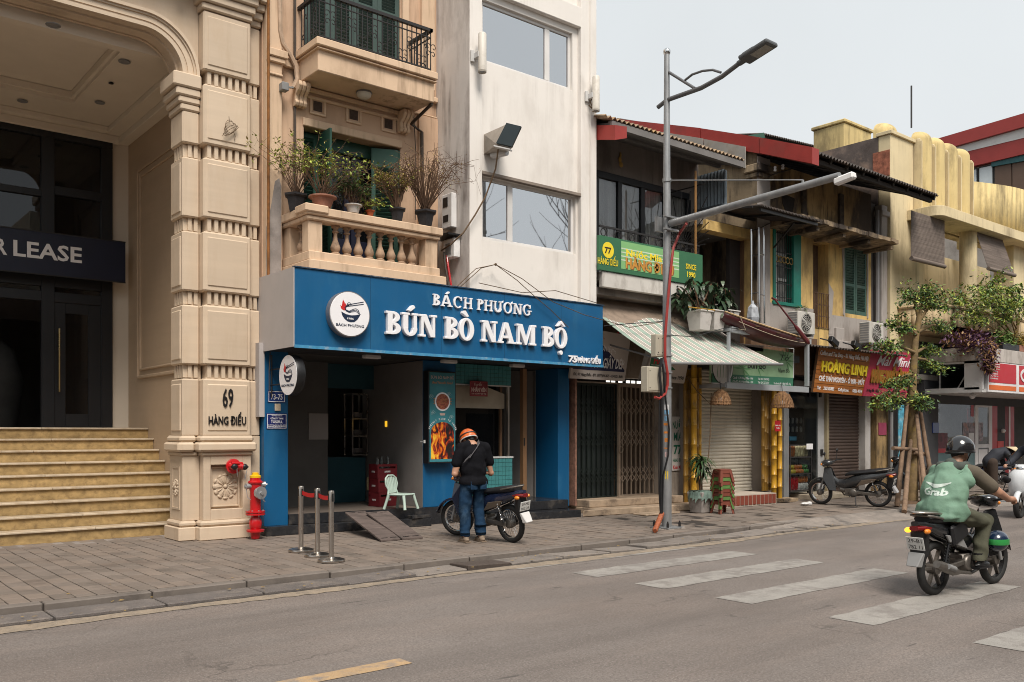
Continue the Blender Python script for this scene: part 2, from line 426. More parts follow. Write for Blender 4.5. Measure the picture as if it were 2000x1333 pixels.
while y<14.5:
 x=-1.0+(row%2)*.0
 k=0
 while x<12.2:
  off=(k%2)*TY*.5
  tiles.append((x,y+off,TX,TY))
  if off and row==0:tiles.append((x,y,TX,TY*.5))
  x+=TX;k+=1
 y+=TY;row+=1
y=KERBY+.15;row=0
while y<14.2:
 x=12.25+(row%2)*.2
 while x<34:
  tiles.append((x,y,.40,.40));x+=.40
 y+=.40;row+=1
tiles.sort(key=lambda t:math.hypot(t[0]if t[0]>1.2 else t[0]+30,t[1]))
proto={}
def tile_mesh(w,h,mi):
 key=(w,h,mi)
 if key not in proto:
  o=MB().box(0,w-.012,0,h-.012,-.03,0).build('paving_tile',SLABS[mi],bev=.004)
  proto[key]=o.data;bpy.data.objects.remove(o)
 return proto[key]
rest=MB()
for i,(x,y,w,h)in enumerate(tiles):
 mi=rnd.choice((0,0,1,1,2));dz=rnd.uniform(-.003,.002)
 if x>12:dz=rnd.uniform(-.010,.004);mi=rnd.choice((0,1,2,2))
 if i<300:
  c=inst(tile_mesh(w,h,mi),'paving_tile',(x,y,dz),pave)
  c.rotation_euler=(rnd.uniform(-.006,.006),rnd.uniform(-.006,.006),rnd.uniform(-.008,.008))
 else:
  rest.cur=mi;a=rnd.uniform(-.004,.004)if x<12 else rnd.uniform(-.014,.014)
  g=.006
  rest.hexa([(x,y,-.03),(x+w-g*2,y,-.03),(x+w-g*2,y+h-g*2,-.03),(x,y+h-g*2,-.03),(x,y,dz),(x+w-g*2,y,dz+a),(x+w-g*2,y+h-g*2,dz+a),(x,y+h-g*2,dz)])
rest.build('paving_tiles_beyond',SLABS,pave,kind='stuff',fixn=False)
KERBM=mat('kerb_stone',(.165,.14,.122),.8,var=.15,vscale=4,stain=(.06,.05,.045),samt=.6,sscale=2,bump=.15)
kerb=MB().box(-15,14.5,KERBY+.02,KERBY+.13,-.10,-.012).build('kerb',JOINT,kind='structure')
kp=MB().box(0,.985,0,.14,-.14,.0).build('kerb_stone',KERBM,bev=.012);km=kp.data;bpy.data.objects.remove(kp)
for i in range(16):
 inst(km,'kerb_stone',(-1+i,KERBY+rnd.uniform(-.008,.008),rnd.uniform(-.006,.004)),kerb,rz=rnd.uniform(-.006,.006))
COVER=mat('concrete_cover',(.17,.140,.118),.85,ovar=.12,var=.2,vscale=4,stain=(.07,.055,.045),samt=.7,sscale=3,bump=.25,speck=.15)
COVERD=mat('dark_concrete_cover',(.10,.08,.07),.85,ovar=.12,var=.2,vscale=4,stain=(.24,.19,.15),samt=.5,sscale=2.5,bump=.25,speck=.15)
IRONC=mat('cast_iron_cover',(.085,.066,.056),.7,.2,var=.25,vscale=20,bump=.3,bscale=90)
gut=MB().box(-15,16,8.86,KERBY+.02,-.16,-.092).build('gutter',JOINT,kind='structure')
x=-1.0
while x<15.5:
 L=1.0 if x<5 else rnd.choice((.75,.9,.7))
 tilt=0 if x<5 else rnd.uniform(-.02,.02)
 iron=abs(x-6.6)<.45
 mb=MB();z=-.065+(0 if x<5 else rnd.uniform(-.012,.012))+(.015 if iron else 0)
 mb.hexa([(x,8.93,-.12),(x+L-.02,8.93,-.12),(x+L-.02,9.335,-.12),(x,9.335,-.12),(x,8.93,z-tilt),(x+L-.02,8.93,z+tilt*.5),(x+L-.02,9.335,z+tilt),(x,9.335,z-tilt*.3)])
 mb.build('drain_cover',IRONC if iron else(COVERD if x<5.2 else COVER),gut,bev=.008)
 x+=L
DIRT=mat('sandy_dirt',(.235,.175,.115),.95,var=.25,vscale=9,stain=(.10,.08,.06),samt=.7,sscale=4,bump=.3,bscale=60,speck=.2)
a=[];b=[];n=160
for i in range(n+1):
 x=-2+19.5*i/n
 wv=.5+.5*math.sin(x*1.3)*math.sin(x*.53+1)
 a.append((x,8.84-.05-.17*wv-rnd.uniform(0,.045),RZ+.005));b.append((x,8.87+rnd.uniform(0,.03),RZ+.010))
mb=MB()
for i in range(n):mb.quad(a[i],a[i+1],b[i+1],b[i])
mb.build('swept_dirt',DIRT,ROAD,kind='stuff')
APR=mat('broken_concrete',(.20,.165,.138),.85,var=.3,vscale=2.2,stain=(.06,.048,.04),samt=.8,sscale=1.7,bump=.4,bscale=14,speck=.15)
mb=MB();nu,nv=90,8;g=[]
for i in range(nu+1):
 for j in range(nv+1):
  x=13.2+22*i/nu;t=j/nv
  edge=8.80+.10*math.sin(x*2.1)+.06*math.sin(x*5.3)
  if x<15.5:edge=max(edge,9.34-(x-13.2)*.22)
  yy=edge+(9.52-edge)*t
  z=RZ+.004+(.105)*min(1,t*1.25)+(rnd.uniform(-.012,.012)if 0<j<nv else 0)
  g.append((x,yy,z))
for i in range(nu):
 for j in range(nv):
  k=i*(nv+1)+j;mb.quad(g[k],g[k+nv+1],g[k+nv+2],g[k+1])
mb.build('concrete_apron',APR,pave)
LEAFB=mat('dead_leaf',(.26,.17,.06),.8,var=.3,vscale=20)
mb=MB()
for i in range(170):
 x=rnd.uniform(1,16);yy=rnd.choice((rnd.uniform(8.75,9.34),rnd.uniform(9.4,12.5)));z=-.05 if yy<9.35 else.004
 s_=rnd.uniform(.008,.022);t=rnd.uniform(0,6.3)
 if yy>9.35 and rnd.random()<.7:continue
 mb.quad(*[(x+s_*math.cos(t+q)*(1.6 if q in(0,math.pi)else.8),yy+s_*math.sin(t+q),z+rnd.uniform(.0,.008))for q in(0,math.pi/2,math.pi,3*math.pi/2)])
mb.build('leaf_litter',LEAFB,kind='stuff')
# ================================================================== number 69: stone office with porch and stairs
off=thing('office_building','cream stone office building with a deep arched porch and wide marble stairs','building',(5,14,0))
PX0,PX1,PX2,PX3=4.73,4.99,5.73,5.93
pil=MB().box(PX0+.08,PX1+.05,13.55,13.96,0,7.4).box(PX1+.08,PX2-.08,13.42,13.96,0,8.2).box(PX2-.05,PX3-.02,13.5,13.96,0,8.2).build('pillar',STONE,off)
def block(z0,z1,shoulder=True,panel=True):
 mb=MB().box(PX1,PX2,13.30,13.9,z0,z1)
 b=mb.build('stone_block',STONE,pil,bev=.022)
 if panel:
  MB().box(PX1+.055,PX2-.055,13.285,13.32,z0+.075,z1-.075).build('raised_panel',STONE,pil,bev=.02)
 if shoulder:
  MB().box(PX0,PX1-.003,13.45,13.97,z0,z1).build('stone_block',STONE,pil,bev=.022)
  MB().box(PX0-.014,PX0+.03,13.52,13.91,z0+.075,z1-.075).build('raised_panel',STONE,pil,bev=.014)
 MB().box(PX2+.003,PX3,13.42,13.95,z0,z1).build('stone_block',STONE,pil,bev=.02)
def flutes(z0,z1,shoulder=True):
 mb=MB()
 for i in range(6):
  x=PX1+.075+i*.108;mb.box(x,x+.058,13.345,13.44,z0+.02,z1-.004)
 mb.box(PX1+.05,PX2-.05,13.352,13.5,z0-.004,z0+.022)
 if shoulder:
  for i in range(2):mb.box(PX0+.10+i*.09,PX0+.155+i*.09,13.50,13.57,z0+.02,z1-.004)
  for i in range(4):mb.box(PX0+.035,PX0+.1,13.53+i*.105,13.59+i*.105,z0+.02,z1-.004)
 for i in range(2):mb.box(PX2+.02+i*.085,PX2+.075+i*.085,13.45,13.53,z0+.02,z1-.004)
 mb.build('fluted_band',STONE,pil)
block(1.55,2.41)
for k in range(5):
 z=2.62+1.1*k
 flutes(z-.21,z);block(z,z+.89,shoulder=k<3,panel=True)
MB().box(PX0,PX1-.003,13.45,13.97,5.92,6.40).build('stone_block',STONE,pil,bev=.022)
cap=MB()
for z0,z1,e in((6.40,6.50,.03),(6.50,6.60,.065),(6.60,6.72,.11),(6.72,6.93,.16)):
 cap.box(PX0-e,PX1-.003,13.45-e*.6,13.98,z0,z1)
cap.build('capital',STONE,pil,bev=.02)
crown=MB()
for z0,z1,e in((7.92,8.02,.03),(8.02,8.14,.08),(8.14,8.26,.13),(8.26,8.9,.2)):
 crown.box(PX1-e,PX2+e*.6,13.30-e,13.95,z0,z1)
 crown.box(PX2+e*.6+.002,PX3+e*.25,13.42-e,13.95,z0,z1)
crown.build('pillar_crown',STONE,pil,bev=.018)
for(z0,z1,e,bv)in((0,.20,.085,.012),(.20,.29,.06,.03),(1.26,1.32,.035,.015),(1.32,1.46,.10,.03),(1.46,1.56,.055,.035)):
 MB().box(PX1-e,PX2+e*.6,13.30-e,13.9,z0,z1).box(PX0-e,PX1-e-.003,13.45-e,14.0,z0,z1).build('pedestal_moulding',STONE,pil,bev=bv)
ped=MB()
xa,xb,za,zb=PX1+.11,PX2-.13,.45,1.12
ped.box(PX1,xa,13.30,13.5,.29,1.26).box(xb,PX2,13.30,13.5,.29,1.26).box(xa,xb,13.30,13.5,.29,za).box(xa,xb,13.30,13.5,zb,1.26).box(xa,xb,13.40,13.5,za,zb)
ped.box(PX0,PX1-.003,13.45,14.0,.29,1.26).box(PX2+.003,PX3,13.43,13.95,0,1.55)
ped.build('pedestal',STONE,pil,bev=.006)
MB().box(xa+.03,xa+.05,13.37,13.41,za+.03,zb-.03).box(xb-.05,xb-.03,13.37,13.41,za+.03,zb-.03).box(xa+.05,xb-.05,13.37,13.41,za+.03,za+.05).box(xa+.05,xb-.05,13.37,13.41,zb-.05,zb-.03).build('panel_moulding',STONE,pil,bev=.004)
MB().box(PX0-.012,PX0+.01,13.56,13.59,.45,1.1).box(PX0-.012,PX0+.01,13.85,13.88,.45,1.1).box(PX0-.012,PX0+.01,13.59,13.85,.45,.48).box(PX0-.012,PX0+.01,13.59,13.85,1.07,1.1).build('panel_moulding',STONE,pil)
def rosette(c,axis,r):
 mb=MB();c=Vector(c)
 for i in range(12):
  t=i*math.pi/6;big=i%2==0
  d=Vector((math.cos(t),0,math.sin(t)))if axis=='y' else Vector((0,math.cos(t),math.sin(t)))
  nrm=Vector((0,1,0))if axis=='y' else Vector((1,0,0));w=d.cross(nrm)
  mx=Matrix((d,w,nrm)).transposed()
  mb.ball(c+d*r*.58,(r*.42,r*.23,.018 if big else.012),8,6,mx)
  mb.ball(c+d*r*.88,(r*.12,r*.2,.02),8,5,mx)
  mb.ball(c+d*r*.5,(r*.3,r*.05,.026),6,5,mx)
 mb.ball(c,(.035,.03,.035)if axis=='y' else(.03,.035,.035),10,6)
 return mb
rosette(((xa+xb)/2+.01,13.395,.785),'y',.2).build('rosette',STONE,pil,smooth=50)
rosette((PX0+.0,13.72,.78),'x',.13).build('rosette',STONE,pil,smooth=50)
ptext('69',TEXTK,pil,434.5,455,795,0,37,13.285,bold=.008,depth=.02,name='house_number')
ptext('HÀNG ĐIẾU',TEXTK,pil,407,480,829.5,0,16.5,13.285,bold=.012,depth=.02,name='street_name')
WIRE=mat('old_wire',(.10,.06,.03),.7,var=.3)
mb=MB();c=pt(448,248,13.27)
mb.tube([c+Vector((0,.03,.22)),c+Vector((.0,0,.08))],.004,5)
for k in range(5):
 mb.tube([c+Vector((.07*math.cos(a_*.7+k)*(1+.2*k),-.02-.006*k,.1*math.sin(a_*.7+k*1.3)-.02*k))for a_ in range(9)],.004,5)
mb.tube([c+Vector((.05,-.01,-.05)),c+Vector((.09,-.01,-.13)),c+Vector((.07,-.01,-.2))],.004,5)
mb.build('tangled_wire',WIRE,pil)
zs,ar,acx,acz=7.47,.55,4.18,6.93
arcp=[(acx+ar*math.sin(t),acz+ar*math.cos(t))for t in[i*math.pi/2/14 for i in range(15)]]
poly=[(-6,zs)]+arcp+[(PX1-.004,acz),(PX1-.004,9.4),(-6,9.4)]
MB().prism(poly,'xz',13.50,13.97).build('arch_wall',STONE,off,smooth=35)
def archpath(d,yv):
 return[Vector((-6,yv,zs+d))]+[Vector((acx+(ar+d)*math.sin(t),yv,acz+(ar+d)*math.cos(t)))for t in[i*math.pi/2/16 for i in range(17)]]
def archband(d0,d1,y0,y1):
 a,b=archpath(d0,y0),archpath(d1,y0);mb=MB()
 for i in range(len(a)-1):
  p=[a[i],a[i+1],b[i+1],b[i]];q=[v.copy()for v in p]
  for v in q:v.y=y1
  mb.add(p+q,[(0,1,2,3),(4,7,6,5),(0,4,5,1),(2,6,7,3)])
 return mb
for d0,d1,y0 in((.002,.05,13.44),(.05,.09,13.47),(.09,.17,13.455),(.17,.2,13.43),(.2,.245,13.40)):
 archband(d0,d1,y0,13.505).build('arch_moulding',STONE,off,smooth=35)
archband(-.03,.0,13.60,13.64).build('soffit_moulding',STONE,off,smooth=35)
archband(-.02,.0,13.88,13.93).build('soffit_moulding',STONE,off,smooth=35)
MB().box(-6,PX1-.21,12.9,13.5,8.55,8.8).box(-6,PX1-.21,13.1,13.5,8.4,8.55).build('cornice',STONE,off,bev=.02)
for i in range(6):
 MB().box(4.55-i*.9,4.7-i*.9,13.12,13.5,8.2,8.4).build('cornice_bracket',STONE,off,bev=.02)
MB().box(-6,5.95,13.3,20,9.4,13.5).build('upper_wall',STONE,off)
MB().box(5.3,5.94,13.97,18.3,0,7.6).build('porch_side_wall',STONE2,off)
fr=MB()
for y0,y1,z0,z1 in((14.35,14.40,2.6,6.5),(17.35,17.42,2.62,6.5),(14.40,17.35,2.6,2.66),(14.40,17.35,6.44,6.5),(14.5,14.54,2.75,6.35),(17.2,17.24,2.75,6.35),(14.54,17.2,2.75,2.79),(14.54,17.2,6.31,6.35)):
 fr.box(5.265,5.31,y0,y1,z0,z1)
fr.build('panel_moulding',STONE2,off,bev=.012)
DX=fx(218,18.0);WT=7.17
MB().box(DX,5.3,18.0,18.3,1.7,7.3).box(-6,DX,18.0,18.3,WT,7.3).build('porch_back_wall',PLASTER_IN,off)
ce=MB().box(-6,5.3,13.97,14.15,7.3,7.6).box(-6,5.3,16.85,18.3,7.3,7.6).box(4.05,5.3,14.15,16.85,7.3,7.6).box(-6,4.05,14.15,16.85,7.48,7.6)
ce.build('porch_ceiling',PLASTER_IN,off)
MB().box(4.0,4.05,14.15,16.85,7.36,7.47).box(-6,4.0,16.79,16.848,7.36,7.47).build('ceiling_moulding',PLASTER_IN,off)
MB().box(4.86,5.299,14.0,17.999,7.20,7.297).box(-6,4.86,17.72,17.999,7.20,7.297).box(5.1,5.299,14.0,17.999,7.08,7.2).box(-6,5.1,17.87,17.999,7.06,7.2).build('cove',PLASTER_IN,off,bev=.01)
for px_,py_,r_ in((104,47,.10),(243,119,.09),(195,199,.085),(44,196,.085),(217,161,.04)):
 t=5.7/((HZ-py_)/FL);a,b=ray(px_)
 MB().lathe([(r_,7.285),(r_*.96,7.275),(r_*.7,7.28),(r_*.65,7.297)],(a*t,b*t,0),18).build('downlight',GREY if r_>.05 else BLACK,off)
for i in range(9):
 y0=14.42+i*.302;z1=.188*(i+1);x1=5.296
 y1=y0+.302 if i<8 else 18.3
 st=MB().box(-6,x1,y0,y1+(.05 if i<8 else 0),0 if i==0 else z1-.19,z1-.035).build('step',MARBLE_Y,off)
 xx=x1
 while xx>-4:
  L=rnd.uniform(1.5,2.1)
  MB().box(max(-6,xx-L+.004),xx,y0-.035,y1+(0 if i<8 else 0)-.036,z1-.034,z1).build('nosing',MARBLE_N,st,bev=.008)
  xx-=L
MB().box(-6,4.99,14.0,14.42,-.02,-.002).build('stair_apron',mat('pale_apron',(.25,.22,.20),.8,var=.1),off)
fm=MB()
YF0,YF1=17.93,18.05
def member(xa_,xb_,za_,zb_):MB().box(xa_,xb_,YF0,YF1,za_,zb_).build('window_frame',BLACKFR,ent,bev=.006)
ent=MB().box(-6,DX-.0,YF0-.01,YF1+.01,WT-.22,WT).build('entrance_frame',BLACKFR,off,bev=.006)
member(DX-.2,DX,1.7,WT-.22)
xm=fx(92,18);member(xm-.11,xm+.11,1.7,WT-.22)
zt=fz(150,380,18);member(xm+.11,DX-.2,zt-.08,zt+.08)
zd=fz(150,585,18);member(-6,xm-.11,zd-.09,zd+.09);member(xm+.11,DX-.2,zd-.09,zd+.09)
member(-6,xm-.11,4.25,4.45);member(xm+.11,DX-.2,4.25,4.45)
member(-6,xm-.11,5.86,5.98)
for xa_,xb_,za_,zb_ in((xm+.11,DX-.2,zt+.08,WT-.22),(-6,xm-.11,5.98,WT-.22),(xm+.11,DX-.2,4.45,zt-.08),(-6,xm-.11,4.45,5.86),(xm+.11,DX-.2,zd+.09,4.25),(-6,xm-.11,zd+.09,4.25)):
 MB().box(xa_,xb_,17.985,17.995,za_,zb_).build('pane',DARKGL,ent)
door=MB().box(xm+.11,xm+.3,17.96,18.02,1.71,zd-.09).box(DX-.42,DX-.2,17.96,18.02,1.71,zd-.09).box(xm+.3,DX-.42,17.96,18.02,1.71,1.95).box(xm+.3,DX-.42,17.96,18.02,zd-.28,zd-.09).build('glass_door',BLACKFR,off,bev=.005)
MB().box(xm+.3,DX-.42,17.985,17.995,1.95,zd-.28).build('pane',DARKGL,door)
BRASS=mat('brass',(.65,.5,.25),.25,1.0)
hb=pt(90,765,17.85);ht=pt(90,640,17.85)
MB().tube([(xm+.17,17.85,hb.z),(xm+.17,17.85,ht.z)],.016,8).tube([(xm+.17,17.85,hb.z+.1),(xm+.17,17.97,hb.z+.1)],.01,6).tube([(xm+.17,17.85,ht.z-.1),(xm+.17,17.97,ht.z-.1)],.01,6).build('handle',BRASS,door)
FOY=mat('foyer_wall',(.10,.085,.075),.8,var=.15)
MB().box(-6.1,5.5,23,23.2,1.5,7.4).box(5.31,5.5,18.31,23,1.5,7.6).box(-6.2,-6.0,13.97,23,0,8).box(-6,5.3,18.31,23,1.5,1.68).box(-6,5.3,18.31,23,7.3,7.5).box(-6,5.3,20.5,20.6,3.9,7.3).build('foyer',FOY,off)
MB().lathe([(.5,1.7),(.62,2.6),(.45,3.2),(.2,3.4),(.1,3.9)],(3.2,19.6,0),16).build('foyer_statue',DARK,off,smooth=40)
ban=thing('lease_banner','navy banner with white capital letters hung across the dark glass entrance','banner',(4,17.7,4.8))
b0,b1=pt(245,552,17.6),pt(245,475,17.6)
NAVY=mat('navy_vinyl',(.010,.013,.032),.45,var=.1)
MB().box(-3,b0.x,17.6,17.63,b0.z,b1.z).build('banner_sheet',NAVY,ban)
MB().box(-3,b0.x,17.585,17.6,b0.z-.02,b0.z).box(-3,b0.x,17.585,17.6,b1.z,b1.z+.02).build('banner_rail',IRON,ban)
xl,xr=fx(26,17.6),fx(160,17.6);zbl=fz(26,499,17.6);capm=(fz(26,470,17.6)-zbl)
text('LEASE',TEXTW,ban,(xl,17.599,zbl),xr-xl,capm*1.08,bold=.022,depth=.003)
text('FOR',TEXTW,ban,(fx(14,17.6)-(xr-xl)*.56,17.599,zbl),(xr-xl)*.56,capm*1.08,bold=.022,depth=.003)
# ================================================================== number 73-75: blue noodle restaurant under the peach house and the white block
YW=13.3
res=thing('noodle_restaurant','blue fronted noodle restaurant with an open doorway and black granite steps','restaurant',(9,13.3,0))
xL0,xL1=fx(516,YW),fx(563,YW)
MB().box(xL0,xL1,YW,YW+.35,.14,2.95).build('blue_pillar',BLUE,res,bev=.008)
MB().box(xL0-.09,xL0-.003,YW-.02,YW+.3,1.85,3.0).build('grey_edge_strip',GREYP,res)
y2=13.12;xP0,xP1=fx(827,y2),fx(890,y2)
MB().box(xP0,xP1,y2,y2+.5,.30,2.87).build('blue_pillar',BLUE,res,bev=.006)
MB().box(xP0+.002,xP1-.0,y2-.04,y2+.45,0,.30).build('pillar_plinth',GRANITE,res,bev=.006)
xR0,xR1=fx(1090,y2),fx(1112,y2)
MB().box(xR0,xR1,y2,y2+.7,.15,2.87).build('blue_pillar',BLUE,res,bev=.006)
FLOOR=mat('shop_floor',(.16,.13,.11),.4,var=.1)
xc=fx(815,13.07)
MB().prism([(xL1-.0,13.3),(xP0-.003,13.08),(xP0-.003,17.5),(xL1,17.5)],'xy',.05,.305).build('shop_floor',FLOOR,res)
MB().prism([(xL1,13.27),(xP0-.003,13.05),(xP0-.003,13.09),(xL1,13.31)],'xy',.15,.309).build('granite_riser',GRANITE,res)
MB().prism([(xL0-.02,13.17),(xP0-.01,12.85),(xP0-.01,13.04),(xL1+.01,13.26),(xL1+.01,13.6),(xL0-.02,13.6)],'xy',0,.145).build('granite_step',GRANITE,res,bev=.008)
MB().box(fx(800,12.95),xP0-.004,12.86,13.04,.145,.2).build('granite_step',GRANITE,res,bev=.006)
xs0,xs1=fx(1005,12.6),fx(1133,12.45)
MB().prism([(xP1,12.75),(xs1,12.42),(xs1+.05,13.2),(xP1,13.3)],'xy',0,.14).build('granite_step',GRANITE,res,bev=.008)
MB().prism([(xP1,12.98),(xR0+.0,12.82),(xR0+.0,13.9),(xP1,13.9)],'xy',.14,.31).build('granite_step',GRANITE,res,bev=.008)
PART=mat('partition_paint',(.20,.185,.175),.7,var=.08,stain=(.2,.18,.16),samt=.3)
xpt=fx(812,13.35)
MB().box(xpt,xP0+.1,13.62,15.2,.3,2.86).box(xpt,xP0-.003,13.14,13.62,.31,2.86).build('partition',PART,res)
MB().box(xL0-.1,xL1-.15,13.65,17.6,.0,3.0).build('side_wall',PART,res)
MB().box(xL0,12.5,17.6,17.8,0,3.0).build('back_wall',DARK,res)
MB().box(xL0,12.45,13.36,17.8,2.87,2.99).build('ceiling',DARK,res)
TEALD=mat('dark_teal_panel',(.02,.07,.09),.5,var=.15)
zA=fz(690,760,14.8)
MB().box(fx(637,14.8),xpt,14.78,14.84,zA,2.86).build('teal_header',TEALD,res)
PANG=mat('grey_wall_panel',(.30,.28,.27),.6,var=.05)
xg0,xg1=fx(602,14.6),fx(640,14.6)
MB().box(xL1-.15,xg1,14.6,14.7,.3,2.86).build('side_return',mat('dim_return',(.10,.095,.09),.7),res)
MB().box(xg0,xg1,14.58,14.6,fz(620,859,14.6),fz(620,808,14.6)).build('grey_wall_panel',PANG,res)
MB().box(fx(640,15.0),xpt-.05,15.0,15.5,.3,fz(690,893,15.0)).build('inner_counter',TEALD,res)
LAMPY=mat('lit_menu_box',(.5,.33,.02),.5,var=.1,emit=(1,.55,.03),estr=.35)
tag(MB().tube([(fx(645,15.2),16.9,2.60),(fx(692,15.2),16.9,2.60)],.02,8).build('tube_lamp',mat('lit_tube',(.8,.8,.8),.4,emit=(1,.95,.85),estr=2.5)),'thin lit tube lamp inside the restaurant above the steel rack','lamp')
ya_=14.3;mb=MB()
mb.box(fx(765,ya_),fx(773,ya_),ya_,ya_+.06,fz(765,834,ya_),fz(765,800,ya_)).box(fx(755,ya_),fx(765,ya_)-.002,ya_,ya_+.06,fz(765,834,ya_),fz(765,823,ya_))
tag(mb.build('menu_light',LAMPY),'small yellow lit panel glowing inside the dark blue restaurant doorway','light')
yO=13.30
TEAL=mat('teal_tile',(.055,.215,.225),.3,var=.12,vscale=5)
GROUT=mat('dark_grout',(.03,.05,.055),.9)
def tile_field(x0,x1,z0,z1,y,tw,th,name):
 MB().box(x0,x1,y,y+.12,z0,z1).build(name+'_bed',GROUT,res)
 mb=MB();nx=max(1,round((x1-x0)/tw));nz=max(1,round((z1-z0)/th));w=(x1-x0)/nx;h=(z1-z0)/nz
 for i in range(nx):
  for j in range(nz):
   mb.box(x0+i*w+.003,x0+(i+1)*w-.003,y-.008,y+.01,z0+j*h+.003,z0+(j+1)*h-.003)
 mb.build(name,TEAL,res,kind='stuff')
xo0,xo1=xP1+.003,fx(997,yO)
zt0,zt1=fz(940,752,yO),fz(940,706,yO)
tile_field(xo0,xo1-.02,zt0,2.86,yO-.03,.10,.075,'teal_tiles')
zc=fz(940,893,yO)
tile_field(xo0,xo1,.31,zc-.03,yO-.05,.085,.085,'teal_tiles')
MB().box(xo0,xo1+.02,yO-.07,yO+.35,zc-.03,zc).build('counter_ledge',LIGHTG,res,bev=.004)
MB().box(xo0,xo1-.02,yO-.045,yO+.02,zt0-.02,zt0).build('window_head',LIGHTG,res)
xq=fx(990,yO);MB().box(xq,xq+.04,yO-.03,yO+.01,zc,zt0-.02).build('window_post',STEEL,res)
xq2=fx(978,yO+.1);MB().box(xq2,xq2+.05,yO+.12,yO+.16,zc,zt0-.02).build('window_post',WOOD,res)
BLIND=mat('cream_blind',(.36,.31,.24),.8,var=.12,stain=(.2,.17,.12),samt=.4)
xb1=fx(985,yO+.1);zb0,zb1=fz(940,798,yO+.1),zt0-.02
MB().prism([(xo0,zb0),(xb1,zb0-.0),(xb1,zb0+.28),(xo0+(xb1-xo0)*.66,zb1),(xo0,zb1)],'xz',yO+.1,yO+.12).build('cream_blind',BLIND,res)
MB().box(xo0,xo1,yO+.2,yO+.205,zc,zb0).build('order_window_pane',DARKGL,res)
MB().box(xo0+.1,xo0+.5,yO+.6,yO+.62,zc+.35,zc+.6).build('hung_cloth',mat('blue_cloth',(.1,.13,.2),.8),res)
BRN=mat('tan_timber',(.27,.15,.075),.6,var=.2,vscale=5,stretch=(1,1,.2))
xd=fx(1022,13.5)
MB().box(xd,xd+.09,13.5,13.6,.31,2.86).build('door_jamb',BRN,res)
MB().box(xd+.01,xd+.04,13.49,13.5,1.35,1.5).build('door_lock',IRON,res)
MB().box(xR0-.02,xR0+.1,13.19+.6,14.6,.31,2.86).build('inner_wall',PART,res)
MB().prism([(xd+.12,14.4),(xR0+.04,13.78),(xR0+.04,13.86),(xd+.12,14.5)],'xy',.31,2.86).build('inner_wall',PART,res)
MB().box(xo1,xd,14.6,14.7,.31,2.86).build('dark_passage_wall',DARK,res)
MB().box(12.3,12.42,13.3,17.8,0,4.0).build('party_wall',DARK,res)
INKB=mat('seam_blue',(.002,.04,.10),.6)
X0s,X1s,Ys=5.93,fx(1177.6,12.23),12.23
zs0,zs1=2.865,4.03
fas=thing('restaurant_sign','big blue signboard with raised white noodle shop lettering and round logo','sign',(9,12.3,2.9))
MB().box(X0s+.004,X1s,Ys,Ys+.05,zs0,zs1).build('sign_face',BLUE,fas,bev=.004)
SKYB=mat('pale_blue_trim',(.06,.25,.43),.4,var=.2,vscale=9,stain=(.5,.5,.5),samt=.4,sscale=8)
MB().box(X0s,X1s+.004,Ys-.012,Ys+.0,zs0-.015,zs0+.03).build('bottom_trim',SKYB,fas)
MB().box(X0s,X1s+.02,Ys-.02,Ys+.07,zs1,zs1+.018).build('top_trim',mat('dark_blue_edge',(.012,.04,.08),.6,var=.3,stain=(.3,.3,.3),samt=.4,sscale=6),fas)
MB().box(X0s-.012,X0s+.004,Ys,YW+.4,zs0,zs1).build('side_panel',GREYP,fas)
MB().box(X0s+.004,X1s,Ys+.05,YW+.35,zs0+.01,zs0+.03).build('soffit',mat('black_soffit',(.02,.02,.022),.6),fas)
MB().box(X0s+.004,X1s,Ys+.05,12.39,zs1-.1,zs1-.02).box(X0s+.004,9.2,12.4,YW+.1,zs1-.1,zs1-.02).build('sign_top',GREYP,fas)
MB().box(X1s-.02,X1s,Ys+.05,12.9,zs0+.03,zs1-.02).build('side_panel',GREYP,fas)
for pa,pb,py_ in((714,745,697),(867,894,708),(1002,1026,716)):
 Yl=12.75;xa_,xb_=fx(pa,Yl),fx(pb,Yl)
 tag(MB().box(xa_,xb_,Yl,Yl+.12,zs0-.055,zs0+.008).build('canopy_light',LIGHTG,bev=.012),{714:'flat white lamp under the blue sign above the open doorway',867:'flat white lamp under the blue sign above the poster lightbox',1002:'flat white lamp under the blue sign above the narrow right door'}[pa],'lamp','flat lamps under the sign')
for q in(.2,.41,.62,.83):MB().box(X0s+(X1s-X0s)*q,X0s+(X1s-X0s)*q+.005,Ys-.0015,Ys+.01,zs0+.03,zs1).build('panel_seam',INKB,fas)
